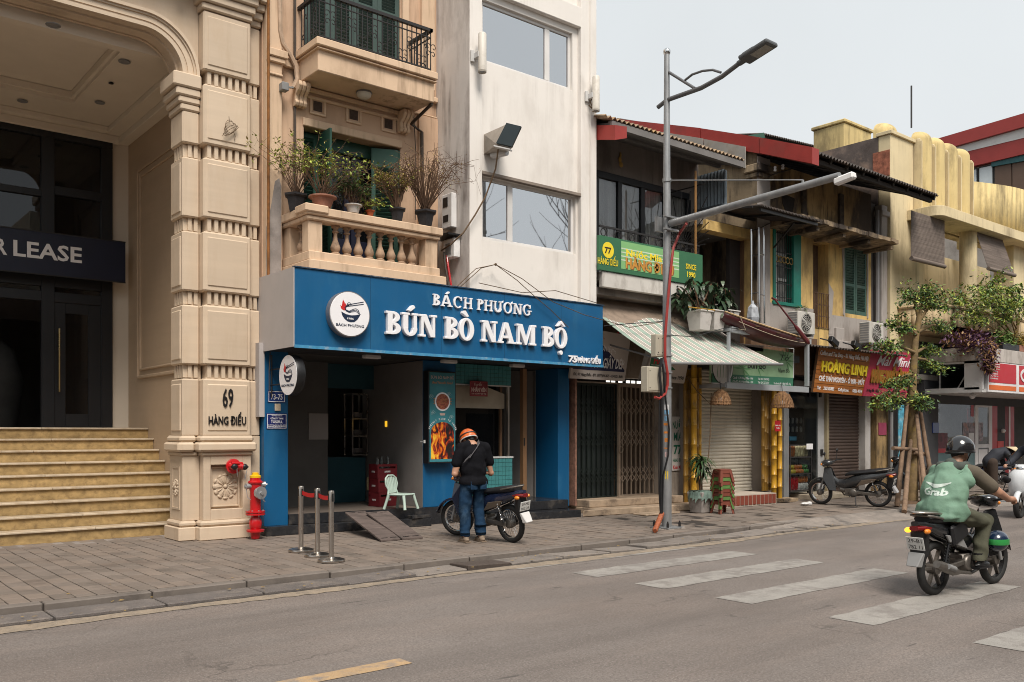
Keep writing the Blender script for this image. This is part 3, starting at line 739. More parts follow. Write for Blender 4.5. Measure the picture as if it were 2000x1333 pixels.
def glyph(ch,T=.25,t=.13,sh=.105):
 """list of ('p', polygon) / ('r', ring) pieces and the advance width, cap height 1"""
 P=[];e=.075
 def st(x0,x1,z0=0,z1=1):P.append(('p',[(x0,z0),(x1,z0),(x1,z1),(x0,z1)]))
 def sf(x0,x1,top):st(x0,x1,1-sh if top else 0,1 if top else sh)
 def rg(c,o,i,a0=0,a1=360):P.append(('r',c,o,i,R(a0),R(a1)))
 if ch in 'BP':
  st(e,e+T);sf(0,e+T,1);sf(0,e+T+(e if ch=='P' else 0),0)
  k=e+T
  rg((k,.76),(.36,.24),(.12,.12),-90,90)
  if ch=='B':rg((k,.27),(.41,.27),(.15,.14),-90,90)
  st(k-.02,k+.06,.88,1);st(k-.02,k+.06,.46 if ch=='B' else.52,.60 if ch=='B' else.645)
  if ch=='B':st(k-.02,k+.06,0,.13)
  return P,k+(.41 if ch=='B' else.36)
 if ch in 'UƯ':
  st(e,e+T,.32);st(.60,.60+t+.04,.32);rg((.43,.35),(.36,.37),(.12,.23),180,360)
  P.append(('p',[(e,.30),(e+T,.30),(e+T,.36),(e,.36)]))
  sf(0,e*2+T,1);sf(.52,.85,1)
  if ch=='Ư':P.append(('p',[(.80,.98),(.95,1.12),(.93,.93),(.84,.88)]))
  return P,.85+(.06 if ch=='Ư' else 0)
 if ch=='N':
  st(e+.02,e+.02+t);st(.70,.70+t);P.append(('p',[(e,1),(e+T+.06,1),(.70+t,.0),(.70-.12,0)]))
  sf(0,e+T,1);sf(0,.33,0);sf(.59,.93,1)
  return P,.93
 if ch in 'OƠ':
  rg((.42,.5),(.42,.53),(.42-T,.53-t))
  if ch=='Ơ':P.append(('p',[(.70,.94),(.90,1.14),(.90,.96),(.78,.84)]))
  return P,.84+(.05 if ch=='Ơ' else 0)
 if ch=='A':
  P.append(('p',[(.06,0),(.06+t,0),(.53,1),(.38,1)]));P.append(('p',[(.36,1),(.60,1),(.98,0),(.98-T-.05,0)]))
  st(.2,.78,.24,.37);sf(0,.32,0);sf(.60,1.05,0)
  return P,1.05
 if ch=='M':
  st(e+.02,e+.02+t);st(.92,.92+T);P.append(('p',[(e,1),(e+T+.05,1),(.68,.18),(.56,0),(.52,0)]))
  P.append(('p',[(.92,1),(.98,1),(.64,.0),(.56,0)]));sf(0,e+T,1);sf(0,.32,0);sf(.93,1.24,1);sf(.84,1.24,0)
  return P,1.24
 if ch in 'CG':
  rg((.42,.5),(.42,.53),(.42-T,.53-t),42,318);st(.66,.78,.66,.98)
  if ch=='G':st(.56,.56+T,.06,.42);st(.48,.90,.36,.36+sh)
  return P,.86
 if ch=='H':
  st(e,e+T);st(.60,.60+T);st(e+T-.02,.62,.44,.56)
  for top in(0,1):sf(0,e*2+T,top);sf(.60-e,.60+T+e,top)
  return P,.60+T+e
 return[],.38
ACC={'Á':('A','acute'),'Ú':('U','acute'),'Ò':('O','grave'),'Ộ':('O','hatdot')}
def slab(s,m,parent,origin,width,cap,depth,T=.25,t=.13,gap=.05,y0=None,bev=.006):
 items=[];x=0
 for ch in s:
  base,acc=ACC.get(ch,(ch,None));g,w=glyph(base,T,t);items.append((ch,g,x,w,acc));x+=w+(gap if ch!=' ' else 0)
 kx=width/(x-gap);ox,oy,oz=origin
 for n_,(ch,g,x0,w,acc)in enumerate(items):
  if ch==' ':continue
  mb=MB();q=0
  def yy():return oy-depth-.0006*q
  def T2(p):return(ox+(x0+p[0])*kx,oz+p[1]*cap)
  for it in g:
   q+=1
   if it[0]=='p':mb.prism([T2(p)for p in it[1]],'xz',yy(),oy)
   else:
    c=T2(it[1]);mb.ring(c,(it[2][0]*kx,it[2][1]*cap),(it[3][0]*kx,it[3][1]*cap),'xz',yy(),oy,26,it[4],it[5])
  cx=w/2
  def ap(poly):
   nonlocal q
   q+=1;mb.prism([T2(p)for p in poly],'xz',yy(),oy)
  if acc=='acute':ap([(cx-.14,1.10),(cx+.02,1.06),(cx+.26,1.24),(cx+.2,1.34),(cx+.08,1.34)])
  if acc=='grave':ap([(cx+.14,1.10),(cx+.0,1.06),(cx-.26,1.22),(cx-.22,1.34),(cx-.06,1.36)])
  if acc=='hatdot':
   ap([(cx-.3,1.08),(cx-.16,1.06),(cx,1.2),(cx,1.36),(cx-.04,1.36)]);ap([(cx+.3,1.08),(cx+.16,1.06),(cx,1.2),(cx,1.36),(cx+.04,1.36)])
   q+=1;c=T2((cx,-.24));mb.lathe([(.0,oy-depth),(.115*cap,oy-depth),(.115*cap,oy)],(c[0],0,c[1]),16,'y',caps=False)
  mb.build('raised_letter',m,parent,bev=bev)
LETT=mat('white_acrylic_letter',(.80,.79,.81),.35,var=.02)
xa_,xb_=fx(754,Ys-.06),fx(1108,Ys-.06);zb_=fz(754,652.5,Ys-.06);cp=fz(754,607,Ys-.06)-zb_
slab('BÚN BÒ NAM BỘ',LETT,fas,(xa_,Ys,zb_),xb_-xa_,cp,.07)
xa_,xb_=fx(846,Ys-.03),fx(1038,Ys-.03);zb_=fz(846,596.5,Ys-.03);cp=fz(846,574,Ys-.03)-zb_
slab('BÁCH PHƯƠNG',LETT,fas,(xa_,Ys,zb_),xb_-xa_,cp,.035,T=.15,t=.11,gap=.10,bev=.003)
xa_,xb_=fx(1110,Ys-.02),fx(1128,Ys-.02);zb_=fz(1110,707,Ys-.02);cp=fz(1110,694,Ys-.02)-zb_
text('75',LETT,fas,(xa_,Ys,zb_),xb_-xa_,cp,bold=.04,depth=.03,shear=.15)
xa_,xb_=fx(1129,Ys-.02),fx(1173,Ys-.02)
text('HÀNG ĐIẾU',LETT,fas,(xa_,Ys,fz(1129,708.5,Ys-.02)),xb_-xa_,cp*.82,bold=.03,depth=.03)
INK=mat('ink_blue_black',(.008,.02,.05),.5);INKR=mat('flame_red',(.55,.02,.02),.5)
def logo(o,r,mp,rot):
 """mp(u, v, d): u right, v up (unit radius), d off the face -> world"""
 def poly(pts,m,name,d=.002):
  mb=MB();mb.add([mp(u,v,d)for u,v in pts],[tuple(range(len(pts)))]);return mb.build(name,m,o,fixn=False)
 def stroke(pts,w,m,name,d=.003):
  mb=MB();n=len(pts);L=[];Rr=[]
  for i,p in enumerate(pts):
   a=Vector(pts[max(i-1,0)]);b=Vector(pts[min(i+1,n-1)]);t=(b-a).normalized();nn=Vector((-t.y,t.x))*w/2
   L.append((p[0]+nn.x,p[1]+nn.y));Rr.append((p[0]-nn.x,p[1]-nn.y))
  for i in range(n-1):mb.add([mp(*q,d)for q in(Rr[i],Rr[i+1],L[i+1],L[i])],[(0,1,2,3)])
  return mb.build(name,m,o,fixn=False)
 bowl=[(-.5,.06),(.5,.03)]+[(.5*math.cos(t),.03-.40*math.sin(t))for t in[.25+i*.26 for i in range(11)]]
 poly([(-.45,.08),(-.40,-.08),(-.30,-.22),(-.14,-.33),(.02,-.36),(.2,-.34),(.36,-.22),(.46,-.08),(.53,.05),(.3,-.02),(.05,-.05),(-.2,-.02)],INK,'logo_bowl')
 poly([(-.3,.13),(-.44,.2),(-.5,.36),(-.42,.32),(-.40,.45),(-.36,.62),(-.28,.5),(-.26,.42),(-.22,.48),(-.2,.32),(-.22,.2)],INKR,'logo_flame')
 for a,b in(((-.18,.39),(.68,.60)),((-.15,.33),(.68,.50))):stroke([a,b],.035,INK,'logo_chopstick')
 for k in range(3):
  off_=k*.065
  stroke([(-.02-off_,.42),(-.20-off_*.6,.30-off_*.3),(-.22,.18-off_*.4),(-.05,.13-off_*.5),(.12,.22-off_*.8),(.28,.27-off_),(.42,.2-off_),(.47-off_*.4,.05)],.026,INK,'logo_noodle')
 stroke([(-.05+.1*math.cos(t),.43+.075*math.sin(t))for t in[i*.7 for i in range(10)]],.025,INK,'logo_noodle')
 text('1986',TEXTW,o,mp(-.16,-.24,.004),.33*r,.085*r,rot=rot,bold=.01,depth=.002)
 text('BÁCH PHƯƠNG',INK,o,mp(-.70,-.56,.002),1.4*r,.115*r,rot=rot,bold=.02,depth=.002)
lg=MB();cL=pt(684,614,12.1);rL=.50*(fx(723,12.1)-fx(645,12.1))
lo=MB().lathe([(rL,Ys-.002),(rL,12.13),(rL*.97,12.10)],(cL.x,0,cL.z),48,'y').build('logo_disc',LETT,fas,smooth=40)
MB().ring((cL.x,cL.z),(rL*1.015,rL*1.015),(rL*.99,rL*.99),'xz',12.11,Ys-.004,48).build('logo_rim',mat('rose_grey_rim',(.36,.32,.31),.3,.6),lo)
logo(lo,rL,lambda u,v,d:Vector((cL.x+u*rL,12.10-d,cL.z+v*rL)),FRONT)
rs=thing('projecting_sign','round white noodle bowl sign standing out from the left blue pillar','sign',(6.02,12.9,2.4))
Xr=5.99;ca,cb=ptx(580.5,733,Xr),ptx(545.5,733,Xr);rr=(cb.y-ca.y)/2;cy=(ca.y+cb.y)/2;czr=ptx(563,733,Xr).z
ds=MB().lathe([(rr*.98,Xr),(rr,Xr+.01),(rr,Xr+.13),(rr*.98,Xr+.14)],(0,cy,czr),40,'x').build('sign_drum',BLACK,rs,smooth=40)
fc=MB().lathe([(rr*.985,Xr-.004),(rr*.985,Xr+.001)],(0,cy,czr),40,'x').build('sign_face',LETT,rs)
logo(fc,rr,lambda u,v,d:Vector((Xr-.004-d,cy-u*rr,czr+v*rr)),LEFT)
MB().tube([(Xr+.06,cy+rr*.9,czr+.12),(Xr+.06,YW+.02,czr+.12)],.012,6).tube([(Xr+.06,cy+rr*.9,czr-.12),(Xr+.06,YW+.02,czr-.12)],.012,6).tube([(Xr+.06,YW-.03,czr-.3),(Xr+.06,YW-.03,czr+.35)],.014,6).build('bracket',IRON,rs)
MB().tube([(Xr+.03,YW-.05,czr+.4),(Xr-.02,YW-.12,czr+.1),(Xr+.0,YW-.08,czr-.25),(Xr+.06,YW-.03,czr-.22)],.006,5).build('sign_cable',WIRE,rs)
PLQ=mat('enamel_blue',(.012,.035,.16),.3,coat=.3)
def plaque(name,label,cat,pa,pb,y0,y1,Y,m,edge=None,d=.012):
 o=thing(name,label,cat,(fx(pa,Y),Y,fz(pa,y1,Y)))
 x0,x1=fx(pa,Y),fx(pb,Y);z0,z1=fz(pa,y1,Y),fz(pa,y0,Y)
 MB().box(x0,x1,Y-d,Y+.0,z0,z1).build('plate',m,o,bev=.004)
 if edge:
  w=.008;q=.012
  MB().box(x0+q,x1-q,Y-d-.002,Y-d+.001,z0+q,z0+q+w).box(x0+q,x1-q,Y-d-.002,Y-d+.001,z1-q-w,z1-q).box(x0+q,x0+q+w,Y-d-.002,Y-d+.001,z0+q+w,z1-q-w).box(x1-q-w,x1-q,Y-d-.002,Y-d+.001,z0+q+w,z1-q-w).build('border',edge,o)
 return o,x0,x1,z0,z1
o,x0,x1,z0,z1=plaque('house_number_plate','blue enamel number plate under the projecting round sign','number plate',522.5,557,763,786.5,YW,PLQ,TEXTW)
text('73-75',TEXTW,o,(x0+.05,YW-.0125,z0+.05),(x1-x0)-.1,(z1-z0)*.46,bold=.015,depth=.002)
tag(MB().box(fx(536,YW),fx(547,YW),YW-.03,YW,fz(536,803,YW),fz(536,789,YW)).build('wall_switch',mat('ivory',(.55,.45,.33),.5),bev=.006),'small ivory switch box between the two blue plaques','switch')
o,x0,x1,z0,z1=plaque('company_plaque','blue company plaque with several lines of white text on the left pillar','plaque',520,560,807.5,838.5,YW,mat('plaque_blue',(.012,.02,.12),.35,coat=.3),TEXTW)
H=z1-z0;Wd=x1-x0
for s_,zf,wf,cf in(('SỞ KẾ HOẠCH VÀ ĐẦU TƯ',.86,.5,.05),('CÔNG TY TNHH',.66,.62,.11),('TOSSFUL',.42,.58,.17),('ĐC: 73-75 Hàng Điếu, Hoàn Kiếm, Hà Nội',.27,.86,.06),('Điện thoại văn phòng giao dịch',.18,.84,.06),('MST 0101',.09,.4,.05)):
 text(s_,TEXTW,o,(x0+Wd*(1-wf)/2,YW-.0125,z0+H*zf-.01),Wd*wf,H*cf,bold=.02,depth=.002)
pb=thing('poster_lightbox','tall framed teal noodle poster with flames hung on the blue pillar','poster',(8.9,12.95,1.2))
yP=12.95;x0,x1=fx(837,yP),fx(890.5,yP);z0,z1=fz(837,906,yP),fz(837,724,yP)
MB().box(x0,x1,yP,y2-.001,z0,z1).build('frame',BLACKFR,pb,bev=.006)
fr=.028;a0,a1,c0,c1=x0+fr*.7,x1-fr*.7,z0+fr,z1-fr
PTEAL=mat('poster_teal',(.045,.20,.235),.35,var=.15,vscale=4)
MB().box(a0,a1,yP-.004,yP+.002,c0,c1).build('poster',PTEAL,pb)
wP,hP=a1-a0,c1-c0
def PP(u,v,d=.006):return Vector((a0+u*wP,yP-d,c0+v*hP))
POSTP=mat('poster_pink',(.58,.42,.36),.5);POSTO=mat('poster_orange',(.45,.2,.07),.5)
text('BÚN BÒ NAM BỘ',POSTP,pb,PP(.05,.93,.0042),wP*.9,.055,bold=.0,depth=.002)
text('Beef Noodle Salad',POSTO,pb,PP(.1,.875,.0042),wP*.8,.045,bold=.01,depth=.002,shear=.3)
MB().lathe([(.30*wP,yP-.006),(.30*wP,yP-.004)],(PP(.5,0).x,0,PP(0,.675).z),30,'y').build('poster_plate',TEXTW,pb)
FOODM=mat('noodle_dish',(.30,.085,.05),.6,var=.7,vscale=28,stain=(.45,.25,.08),samt=.7,sscale=22)
MB().lathe([(.25*wP,yP-.009),(.25*wP,yP-.0065)],(PP(.5,0).x,0,PP(0,.675).z),24,'y').build('poster_dish',FOODM,pb)
for s_,u in((-1,.13),(1,.87)):
 mb=MB()
 for k in(-1,0,1):mb.add([PP(u+s_*.0,.68+k*.035,.0055),PP(u-s_*.09,.68+k*.02-.01,.0055),PP(u-s_*.09,.68+k*.02+.012,.0055)],[(0,1,2)])
 mb.build('poster_rays',POSTO,pb,fixn=False)
POSTL=mat('poster_line',(.40,.52,.52),.5)
mb=MB()
for cx_,cz_ in((.13,.55),(.85,.50),(.06,.73),(.75,.76)):
 for k in range(5):mb.tube([PP(cx_+.05*math.cos(k*1.25)+.045*math.cos(t),cz_+.012*math.sin(k*1.25)+.016*math.sin(t),.005)for t in(0,1.5,3,4.5)],.0025,4)
mb.build('poster_doodle',POSTL,pb)
MB().prism([(PP(.42,0).x,PP(0,.52).z),(PP(.58,0).x,PP(0,.52).z),(PP(.61,0).x,PP(0,.545).z),(PP(.39,0).x,PP(0,.545).z)],'xz',yP-.006,yP-.004).build('poster_bowl',POSTP,pb)
am=[PP(.05,.03),PP(.95,.03)]+[PP(.5+.45*math.cos(t),.33+.115*math.sin(t))for t in[i*math.pi/16 for i in range(17)]]
def fire_material():
 m=bpy.data.materials.new('fire_print');m.use_nodes=True;n,l=m.node_tree.nodes,m.node_tree.links;p=n['Principled BSDF']
 g=n.new('ShaderNodeNewGeometry');mp=n.new('ShaderNodeMapping');mp.inputs['Scale'].default_value=(11,1,6);l.new(g.outputs['Position'],mp.inputs[0])
 t=n.new('ShaderNodeTexNoise');t.inputs['Scale'].default_value=1;t.inputs['Detail'].default_value=6;t.inputs['Distortion'].default_value=1.2;l.new(mp.outputs[0],t.inputs['Vector'])
 sx=n.new('ShaderNodeSeparateXYZ');l.new(g.outputs['Position'],sx.inputs[0])
 r1=n.new('ShaderNodeMapRange');r1.inputs[1].default_value=a0;r1.inputs[2].default_value=a1;r1.inputs[3].default_value=.13;r1.inputs[4].default_value=-.10;l.new(sx.outputs[0],r1.inputs[0])
 ad=n.new('ShaderNodeMath');l.new(t.outputs['Fac'],ad.inputs[0]);l.new(r1.outputs[0],ad.inputs[1])
 r=n.new('ShaderNodeValToRGB');e=r.color_ramp.elements
 e[0].position=.40;e[0].color=(.015,.012,.012,1);e[1].position=.72;e[1].color=(.85,.52,.05,1)
 for pos,c in((.48,(.10,.012,.01,1)),(.55,(.45,.05,.01,1)),(.62,(.75,.22,.015,1))):q=e.new(pos);q.color=c
 l.new(ad.outputs[0],r.inputs[0]);l.new(r.outputs[0],p.inputs['Base Color']);p.inputs['Roughness'].default_value=.4
 return m
FIRE=fire_material()
mb=MB();mb.add(am,[tuple(range(len(am)))]);mb.build('poster_fire',FIRE,pb,fixn=False)
word='FRESHLY MADE TO ORDER'
for i,ch in enumerate(word):
 if ch==' ':continue
 t=R(168-156*i/(len(word)-1));p=PP(.5+.5*math.cos(t),.335+.135*math.sin(t),.0045);ang=t-math.pi/2
 rot=FRONT@Matrix(((math.cos(ang*.8),-math.sin(ang*.8),0),(math.sin(ang*.8),math.cos(ang*.8),0),(0,0,1)))
 text(ch,TEXTW,pb,p,.02,.034,rot=rot,bold=.02,depth=.002)
tag(MB().box(x0-.06,x0-.03,yP+.05,yP+.08,fz(832,866,yP),fz(832,860,yP)).box(x0-.05,x0-.04,yP+.08,y2+.02,fz(832,864,yP),fz(832,862,yP)).build('poster_lock',LIGHTG),'small pale latch at the left edge of the tall poster','latch')
yN=13.16
o,x0,x1,z0,z1=plaque('recruiting_notice','dark red notice with white lettering over the order window','notice',917,952,744,774,yN,mat('maroon_board',(.16,.012,.02),.45,var=.1),mat('rust_edge',(.3,.05,.05),.5))
text('Tuyển',POSTP,o,(x0+.09,yN-.0125,z0+(z1-z0)*.70),(x1-x0)*.45,.05,bold=.0,depth=.002,shear=.3)
text('NHÂN VIÊN',POSTP,o,(x0+.035,yN-.0125,z0+(z1-z0)*.30),(x1-x0)-.07,.075,bold=.03,depth=.002)
text('Liên hệ: 0977 329 768',POSTP,o,(x0+.04,yN-.0125,z0+(z1-z0)*.12),(x1-x0)-.08,.03,bold=.01,depth=.002)
# ================================================================== peach house above the restaurant
YP=13.4
xe0,xe1=5.955,9.255
pe=thing('peach_house','peach plastered house with two balconies above the blue sign','building',(7.5,13.5,4))
dx0,dx1=fx(593,YP),fx(782,YP)
dz1=fz(593,246,YP)
ux0,ux1=fx(597,YP),fx(782,YP);uz0=7.68
wall=MB()
wall.box(xe0,dx0,YP,YP+.3,3.95,12.5).box(dx1,xe1,YP,YP+.3,3.95,12.5).box(dx0,dx1,YP,YP+.3,dz1,uz0).box(ux0,ux1,YP,YP+.3,10.4,12.5)
wall.box(dx0,dx1,YP,YP+.3,3.95,4.2)
wall.box(xe0,xe1,19.8,20,3.0,12.5).box(xe0,xe1,YP+.3,19.8,12.3,12.5).box(xe0,xe0+.1,YP+.3,19.8,3,12.3).box(xe1-.1,xe1-.005,YP+.3,19.8,3,12.3).box(xe0+.1,xe1-.1,13.71,19.8,7.2,7.4)
wall.build('wall',PEACH,pe)
xq0,xq1=fx(516,YP-.12),fx(551,YP-.12)
MB().box(xe0+.01,xq1,YP-.12,YP,3.95,12.5).build('pilaster',PEACH2,pe,bev=.008)
zq=fz(535,112,YP)
MB().box(xe0+.01,xq1+.07,YP-.2,YP-.12,zq-.06,zq+.06).box(xe0+.01,xq1+.04,YP-.17,YP-.12,zq-.14,zq-.06).build('string_course',PEACH2,pe,bev=.012)
MB().box(xq1+.07,dx0-.02,YP-.07,YP,zq-.12,zq+.03).build('string_course',PEACH2,pe,bev=.012)
MB().box(xe0+.01,xq1+.01,YP-.15,YP-.12,zq-.34,zq-.30).build('string_course',PEACH2,pe,bev=.012)
zq2=fz(835,195,YP)
MB().box(dx1+.08,xe1-.01,YP-.05,YP,zq2-.32,zq2-.29).build('string_course',PEACH2,pe,bev=.01)
MB().box(dx1+.05,xe1-.01,YP-.08,YP,zq2-.04,zq2+.05).build('string_course',PEACH2,pe,bev=.012)
MB().box(fx(815,YP),xe1-.005,YP-.06,YP,4.0,zq2-.33).build('pilaster',PEACH,pe)
MB().box(dx1+.02,dx1+.16,YP-.05,YP,7.7,12.4).build('pilaster',PEACH2,pe,bev=.01)
MB().box(fx(820,YP),fx(845,YP),YP-.08,YP,7.7,12.4).build('pilaster',PEACH2,pe,bev=.01)
CONC=mat('bare_concrete',(.30,.265,.245),.9,var=.2,vscale=4,stain=(.1,.085,.08),samt=.5,bump=.3)
zz=fz(530,350,YP)
MB().prism([(xe0+.015,3.98),(xq1-.015,3.98),(xq1-.015,zz-.12),(xq1-.05,zz),(xq1-.12,zz-.06),(xq1-.16,zz-.3),(xe0+.1,zz-.42),(xe0+.015,zz-.8)],'xz',YP-.124,YP-.10).build('bare_patch',CONC,pe)
MB().tube([(xe0+.012,YP-.2,4.0),(xe0+.012,YP-.2,9.2)],.022,6).build('rusty_edge',mat('rust',(.22,.09,.025),.9,var=.4,vscale=9),pe)
yb=12.65;bx0,bx1=fx(621,yb),fx(853,yb)
MB().box(bx0+.02,bx1-.03,yb+.03,YP,7.21,7.56).box(bx0-.04,bx1+.0,yb-.05,YP,7.58,7.7).box(bx0,bx1-.02,yb,YP,7.55,7.58).build('balcony_slab',PEACH2,pe,bev=.012)
MB().box(bx0-.02,bx1-.01,yb-.025,YP-.001,7.535,7.551).build('slab_moulding',PEACH2,pe,bev=.006)
lx=pt(711,180,13.02);lampo=thing('balcony_lamp','white dome lamp under the upper peach balcony','lamp',(lx.x,13.02,7.1))
MB().lathe([(.13,7.205),(.135,7.18)],(lx.x,13.02,0),20).build('lamp_base',GREY,lampo)
MB().lathe([(.125,7.18),(.115,7.14),(.08,7.11),(.02,7.10)],(lx.x,13.02,0),20).build('lamp_shade',mat('opal_glass',(.62,.58,.52),.3),lampo,smooth=50)
def corbel(x,ztop):
 mb=MB()
 for k in range(3):
  c=x+(k-1)*.07
  mb.prism([(YP,ztop),(YP-.25,ztop),(YP-.27,ztop-.07),(YP-.22,ztop-.14),(YP-.13,ztop-.2),(YP-.12,ztop-.26),(YP-.15,ztop-.31),(YP-.12,ztop-.36),(YP-.03,ztop-.37),(YP,ztop-.33)],'yz',c-.03,c+.03)
 mb.build('corbel',PEACH2,pe,bev=.01)
corbel(fx(590,YP-.15),7.18);corbel(fx(793,YP-.15),7.18)
MB().box(dx0-.05,dx1+.04,YP-.04,YP,7.02,7.07).box(dx0-.05,dx1+.04,YP-.06,YP,7.12,7.19).build('cornice_strip',PEACH2,pe,bev=.01)
MB().box(dx0-.02,dx1+.02,YP-.035,YP,dz1-.0,dz1+.13).build('door_lintel',PEACH2,pe,bev=.01)
for cx_,cy_ in((620,209),(690,225.5),(758,243)):
 c=pt(cx_,cy_,YP);h=.145
 v=MB().box(c.x-h,c.x+h,YP-.03,YP,c.z+h-.035,c.z+h).box(c.x-h,c.x+h,YP-.03,YP,c.z-h,c.z-h+.035).box(c.x-h,c.x-h+.035,YP-.03,YP,c.z-h+.035,c.z+h-.035).box(c.x+h-.035,c.x+h,YP-.03,YP,c.z-h+.035,c.z+h-.035)
 vo=v.build('vent',PEACH2,pe,bev=.006)
 MB().box(c.x-h+.035,c.x+h-.035,YP-.012,YP-.002,c.z-h+.035,c.z+h-.035).build('vent_moulding',PEACH,vo)
 MB().box(c.x-h+.065,c.x+h-.065,YP-.016,YP-.004,c.z-h+.065,c.z+h-.065).build('vent_grille',mat('vent_dark',(.06,.04,.03),.9,var=.3,vscale=20),vo)
def leaf(parent,a,b,z0,z1,m,t=.04,slats=None,name='shutter_leaf',solid_top=.0,bw=.07,pitch=.05):
 """a louvred leaf from plan point a to b"""
 a,b=Vector((a[0],a[1],0)),Vector((b[0],b[1],0));d=(b-a).normalized();L=(b-a).length;nrm=Vector((d.y,-d.x,0))
 mx=Matrix((d,-nrm,Vector((0,0,1)))).transposed()
 def bx(mb,u0,u1,w0,w1,th,dn=0.0,tilt=0):
  c=a+d*(u0+u1)/2+Vector((0,0,(w0+w1)/2))+nrm*dn
  mb.obox(c,(u1-u0,th,w1-w0),mx@Matrix.Rotation(tilt,3,'X')if tilt else mx)
 f=MB();bx(f,0,bw,z0,z1,t);bx(f,L-bw,L,z0,z1,t)
 zt=z1-bw-solid_top
 bx(f,bw,L-bw,zt,z1,t*.9);bx(f,bw,L-bw,z0,z0+bw*1.4,t*.9)
 zm=z0+(z1-z0)*.42;bx(f,bw,L-bw,zm-bw/2,zm+bw/2,t*.9)
 o=f.build(name,m,parent)
 s_=MB()
 for za,zb in((z0+bw*1.4,zm-bw/2),(zm+bw/2,zt)):
  n=int((zb-za)/pitch)
  for i in range(n):
   z=za+(i+.5)*(zb-za)/n;bx(s_,bw,L-bw,z-pitch*.42,z+pitch*.42,.008,0,R(38))
 s_.build('louvre_slats',m,o,kind='stuff',fixn=False)
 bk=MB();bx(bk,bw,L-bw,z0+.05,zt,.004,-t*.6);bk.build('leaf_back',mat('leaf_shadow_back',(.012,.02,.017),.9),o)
 return o
n4=4;w4=(ux1-ux0)/n4
GREEN2=mat('grey_green_shutter',(.045,.075,.066),.55,var=.15,vscale=4)
for i in range(n4):
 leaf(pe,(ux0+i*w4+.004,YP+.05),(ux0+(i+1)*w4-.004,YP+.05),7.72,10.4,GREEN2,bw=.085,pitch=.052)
rz0,rz1=7.76,8.40
rail=MB().beam((bx0+.03,yb+.05,rz1+.02),(bx1-.07,yb+.05,rz1+.02),.06,.05).beam((bx0+.05,yb+.02,rz1+.02),(bx0+.05,YP-.0,rz1+.02),.06,.05).beam((bx1-.09,yb+.02,rz1+.02),(bx1-.09,YP,rz1+.02),.06,.05)
rail.beam((bx0+.05,yb+.05,rz0),(bx1-.09,yb+.05,rz0),.02,.02).beam((bx0+.05,yb+.05,rz1-.1),(bx1-.09,yb+.05,rz1-.1),.02,.015).beam((bx0+.05,yb+.05,rz0),(bx0+.05,YP,rz0),.02,.02).beam((bx1-.09,yb+.05,rz0),(bx1-.09,YP,rz0),.02,.02).beam((bx1-.09,yb+.05,rz1-.1),(bx1-.09,YP,rz1-.1),.02,.015)
ro=rail.build('balcony_railing',IRON,pe)
bar=MB().beam((0,0,rz0-.07),(0,0,rz1),.014,.014).build('railing_bar',IRON);bm_=bar.data;bpy.data.objects.remove(bar)
inv=root_mx(pe).inverted()
def scroll(x,y,z,r,ax,mb,flip=1):
 pts=[]
 for i in range(14):
  t=i*.45;q=r*(1-t/7.5);dxy=flip*(r-q*math.cos(t));pts.append((x+(dxy if ax=='x' else 0),y+(dxy if ax=='y' else 0),z+q*math.sin(t)*1.2))
 mb.tube(pts,.007,5)
sc_=MB();nb=22
for i in range(nb+1):
 x=bx0+.05+(bx1-bx0-.14)*i/nb
 inst(bm_,'railing_bar',inv@Vector((x,yb+.05,0)),ro)
 if i%4 in(0,2):
  zc_=rz0+.14 if i%4==0 else rz0+.38
  for f_ in(1,-1):
   scroll(x,yb+.05,zc_,.06,'x',sc_,f_);scroll(x,yb+.05,zc_-.12,.05,'x',sc_,f_)
for sx in(bx0+.05,bx1-.09):
 for i in range(1,7):
  y=yb+.05+(YP-yb-.05)*i/7
  inst(bm_,'railing_bar',inv@Vector((sx,y,0)),ro)
  if i in(2,5):scroll(sx,y,rz0+.14,.05,'y',sc_);scroll(sx,y,rz1-.2,.05,'y',sc_,-1)
sc_.build('railing_scrolls',IRON,ro,kind='stuff')
yl=12.52;lx0,lx1=fx(600,yl),fx(850,yl)
bal=MB().box(lx0-.02,lx1+.15,yl-.12,YP,4.03,4.22).box(lx0-.0,lx1+.06,yl-.06,YP,4.22,4.36).build('balcony_base',PEACH2,pe,bev=.012)
cap=MB().box(lx0-.06,lx1+.1,yl-.1,yl+.22,4.90,5.03).box(lx0-.06,lx0+.26,yl+.22,YP,4.90,5.03).box(lx1-.22,lx1+.1,yl+.22,YP,4.90,5.03).box(lx0-.09,lx0+.3,yl-.13,yl+.24,4.935,5.055)
cap.box(lx0-.03,lx1+.07,yl-.06,yl+.19,4.83,4.9).box(lx0-.03,lx0+.22,yl+.19,YP,4.83,4.9)
cap.build('balcony_cap',PEACH2,pe,bev=.015)
for xa_,xb_ in((lx0+.015,lx0+.25),(lx1-.2,lx1+.04)):MB().box(xa_,xb_,yl-.01,yl+.2,4.36,4.83).build('balcony_post',PEACH2,pe,bev=.008)
MB().box(lx0+.02,lx0+.2,13.15,YP,4.36,4.83).build('balcony_post',PEACH2,pe,bev=.008)
prof=[(.07,4.36),(.07,4.40),(.05,4.415),(.072,4.45),(.078,4.49),(.06,4.54),(.034,4.61),(.028,4.68),(.032,4.71),(.05,4.725),(.05,4.74),(.033,4.75),(.04,4.78),(.066,4.80),(.066,4.83)]
pb_=MB().lathe(prof,(0,0,0),14).build('baluster',mat('dirty_peach',(.33,.22,.145),.85,var=.2,vscale=6,stain=(.10,.07,.05),samt=.7,sscale=5),smooth=40);bmesh_=pb_.data;bpy.data.objects.remove(pb_)
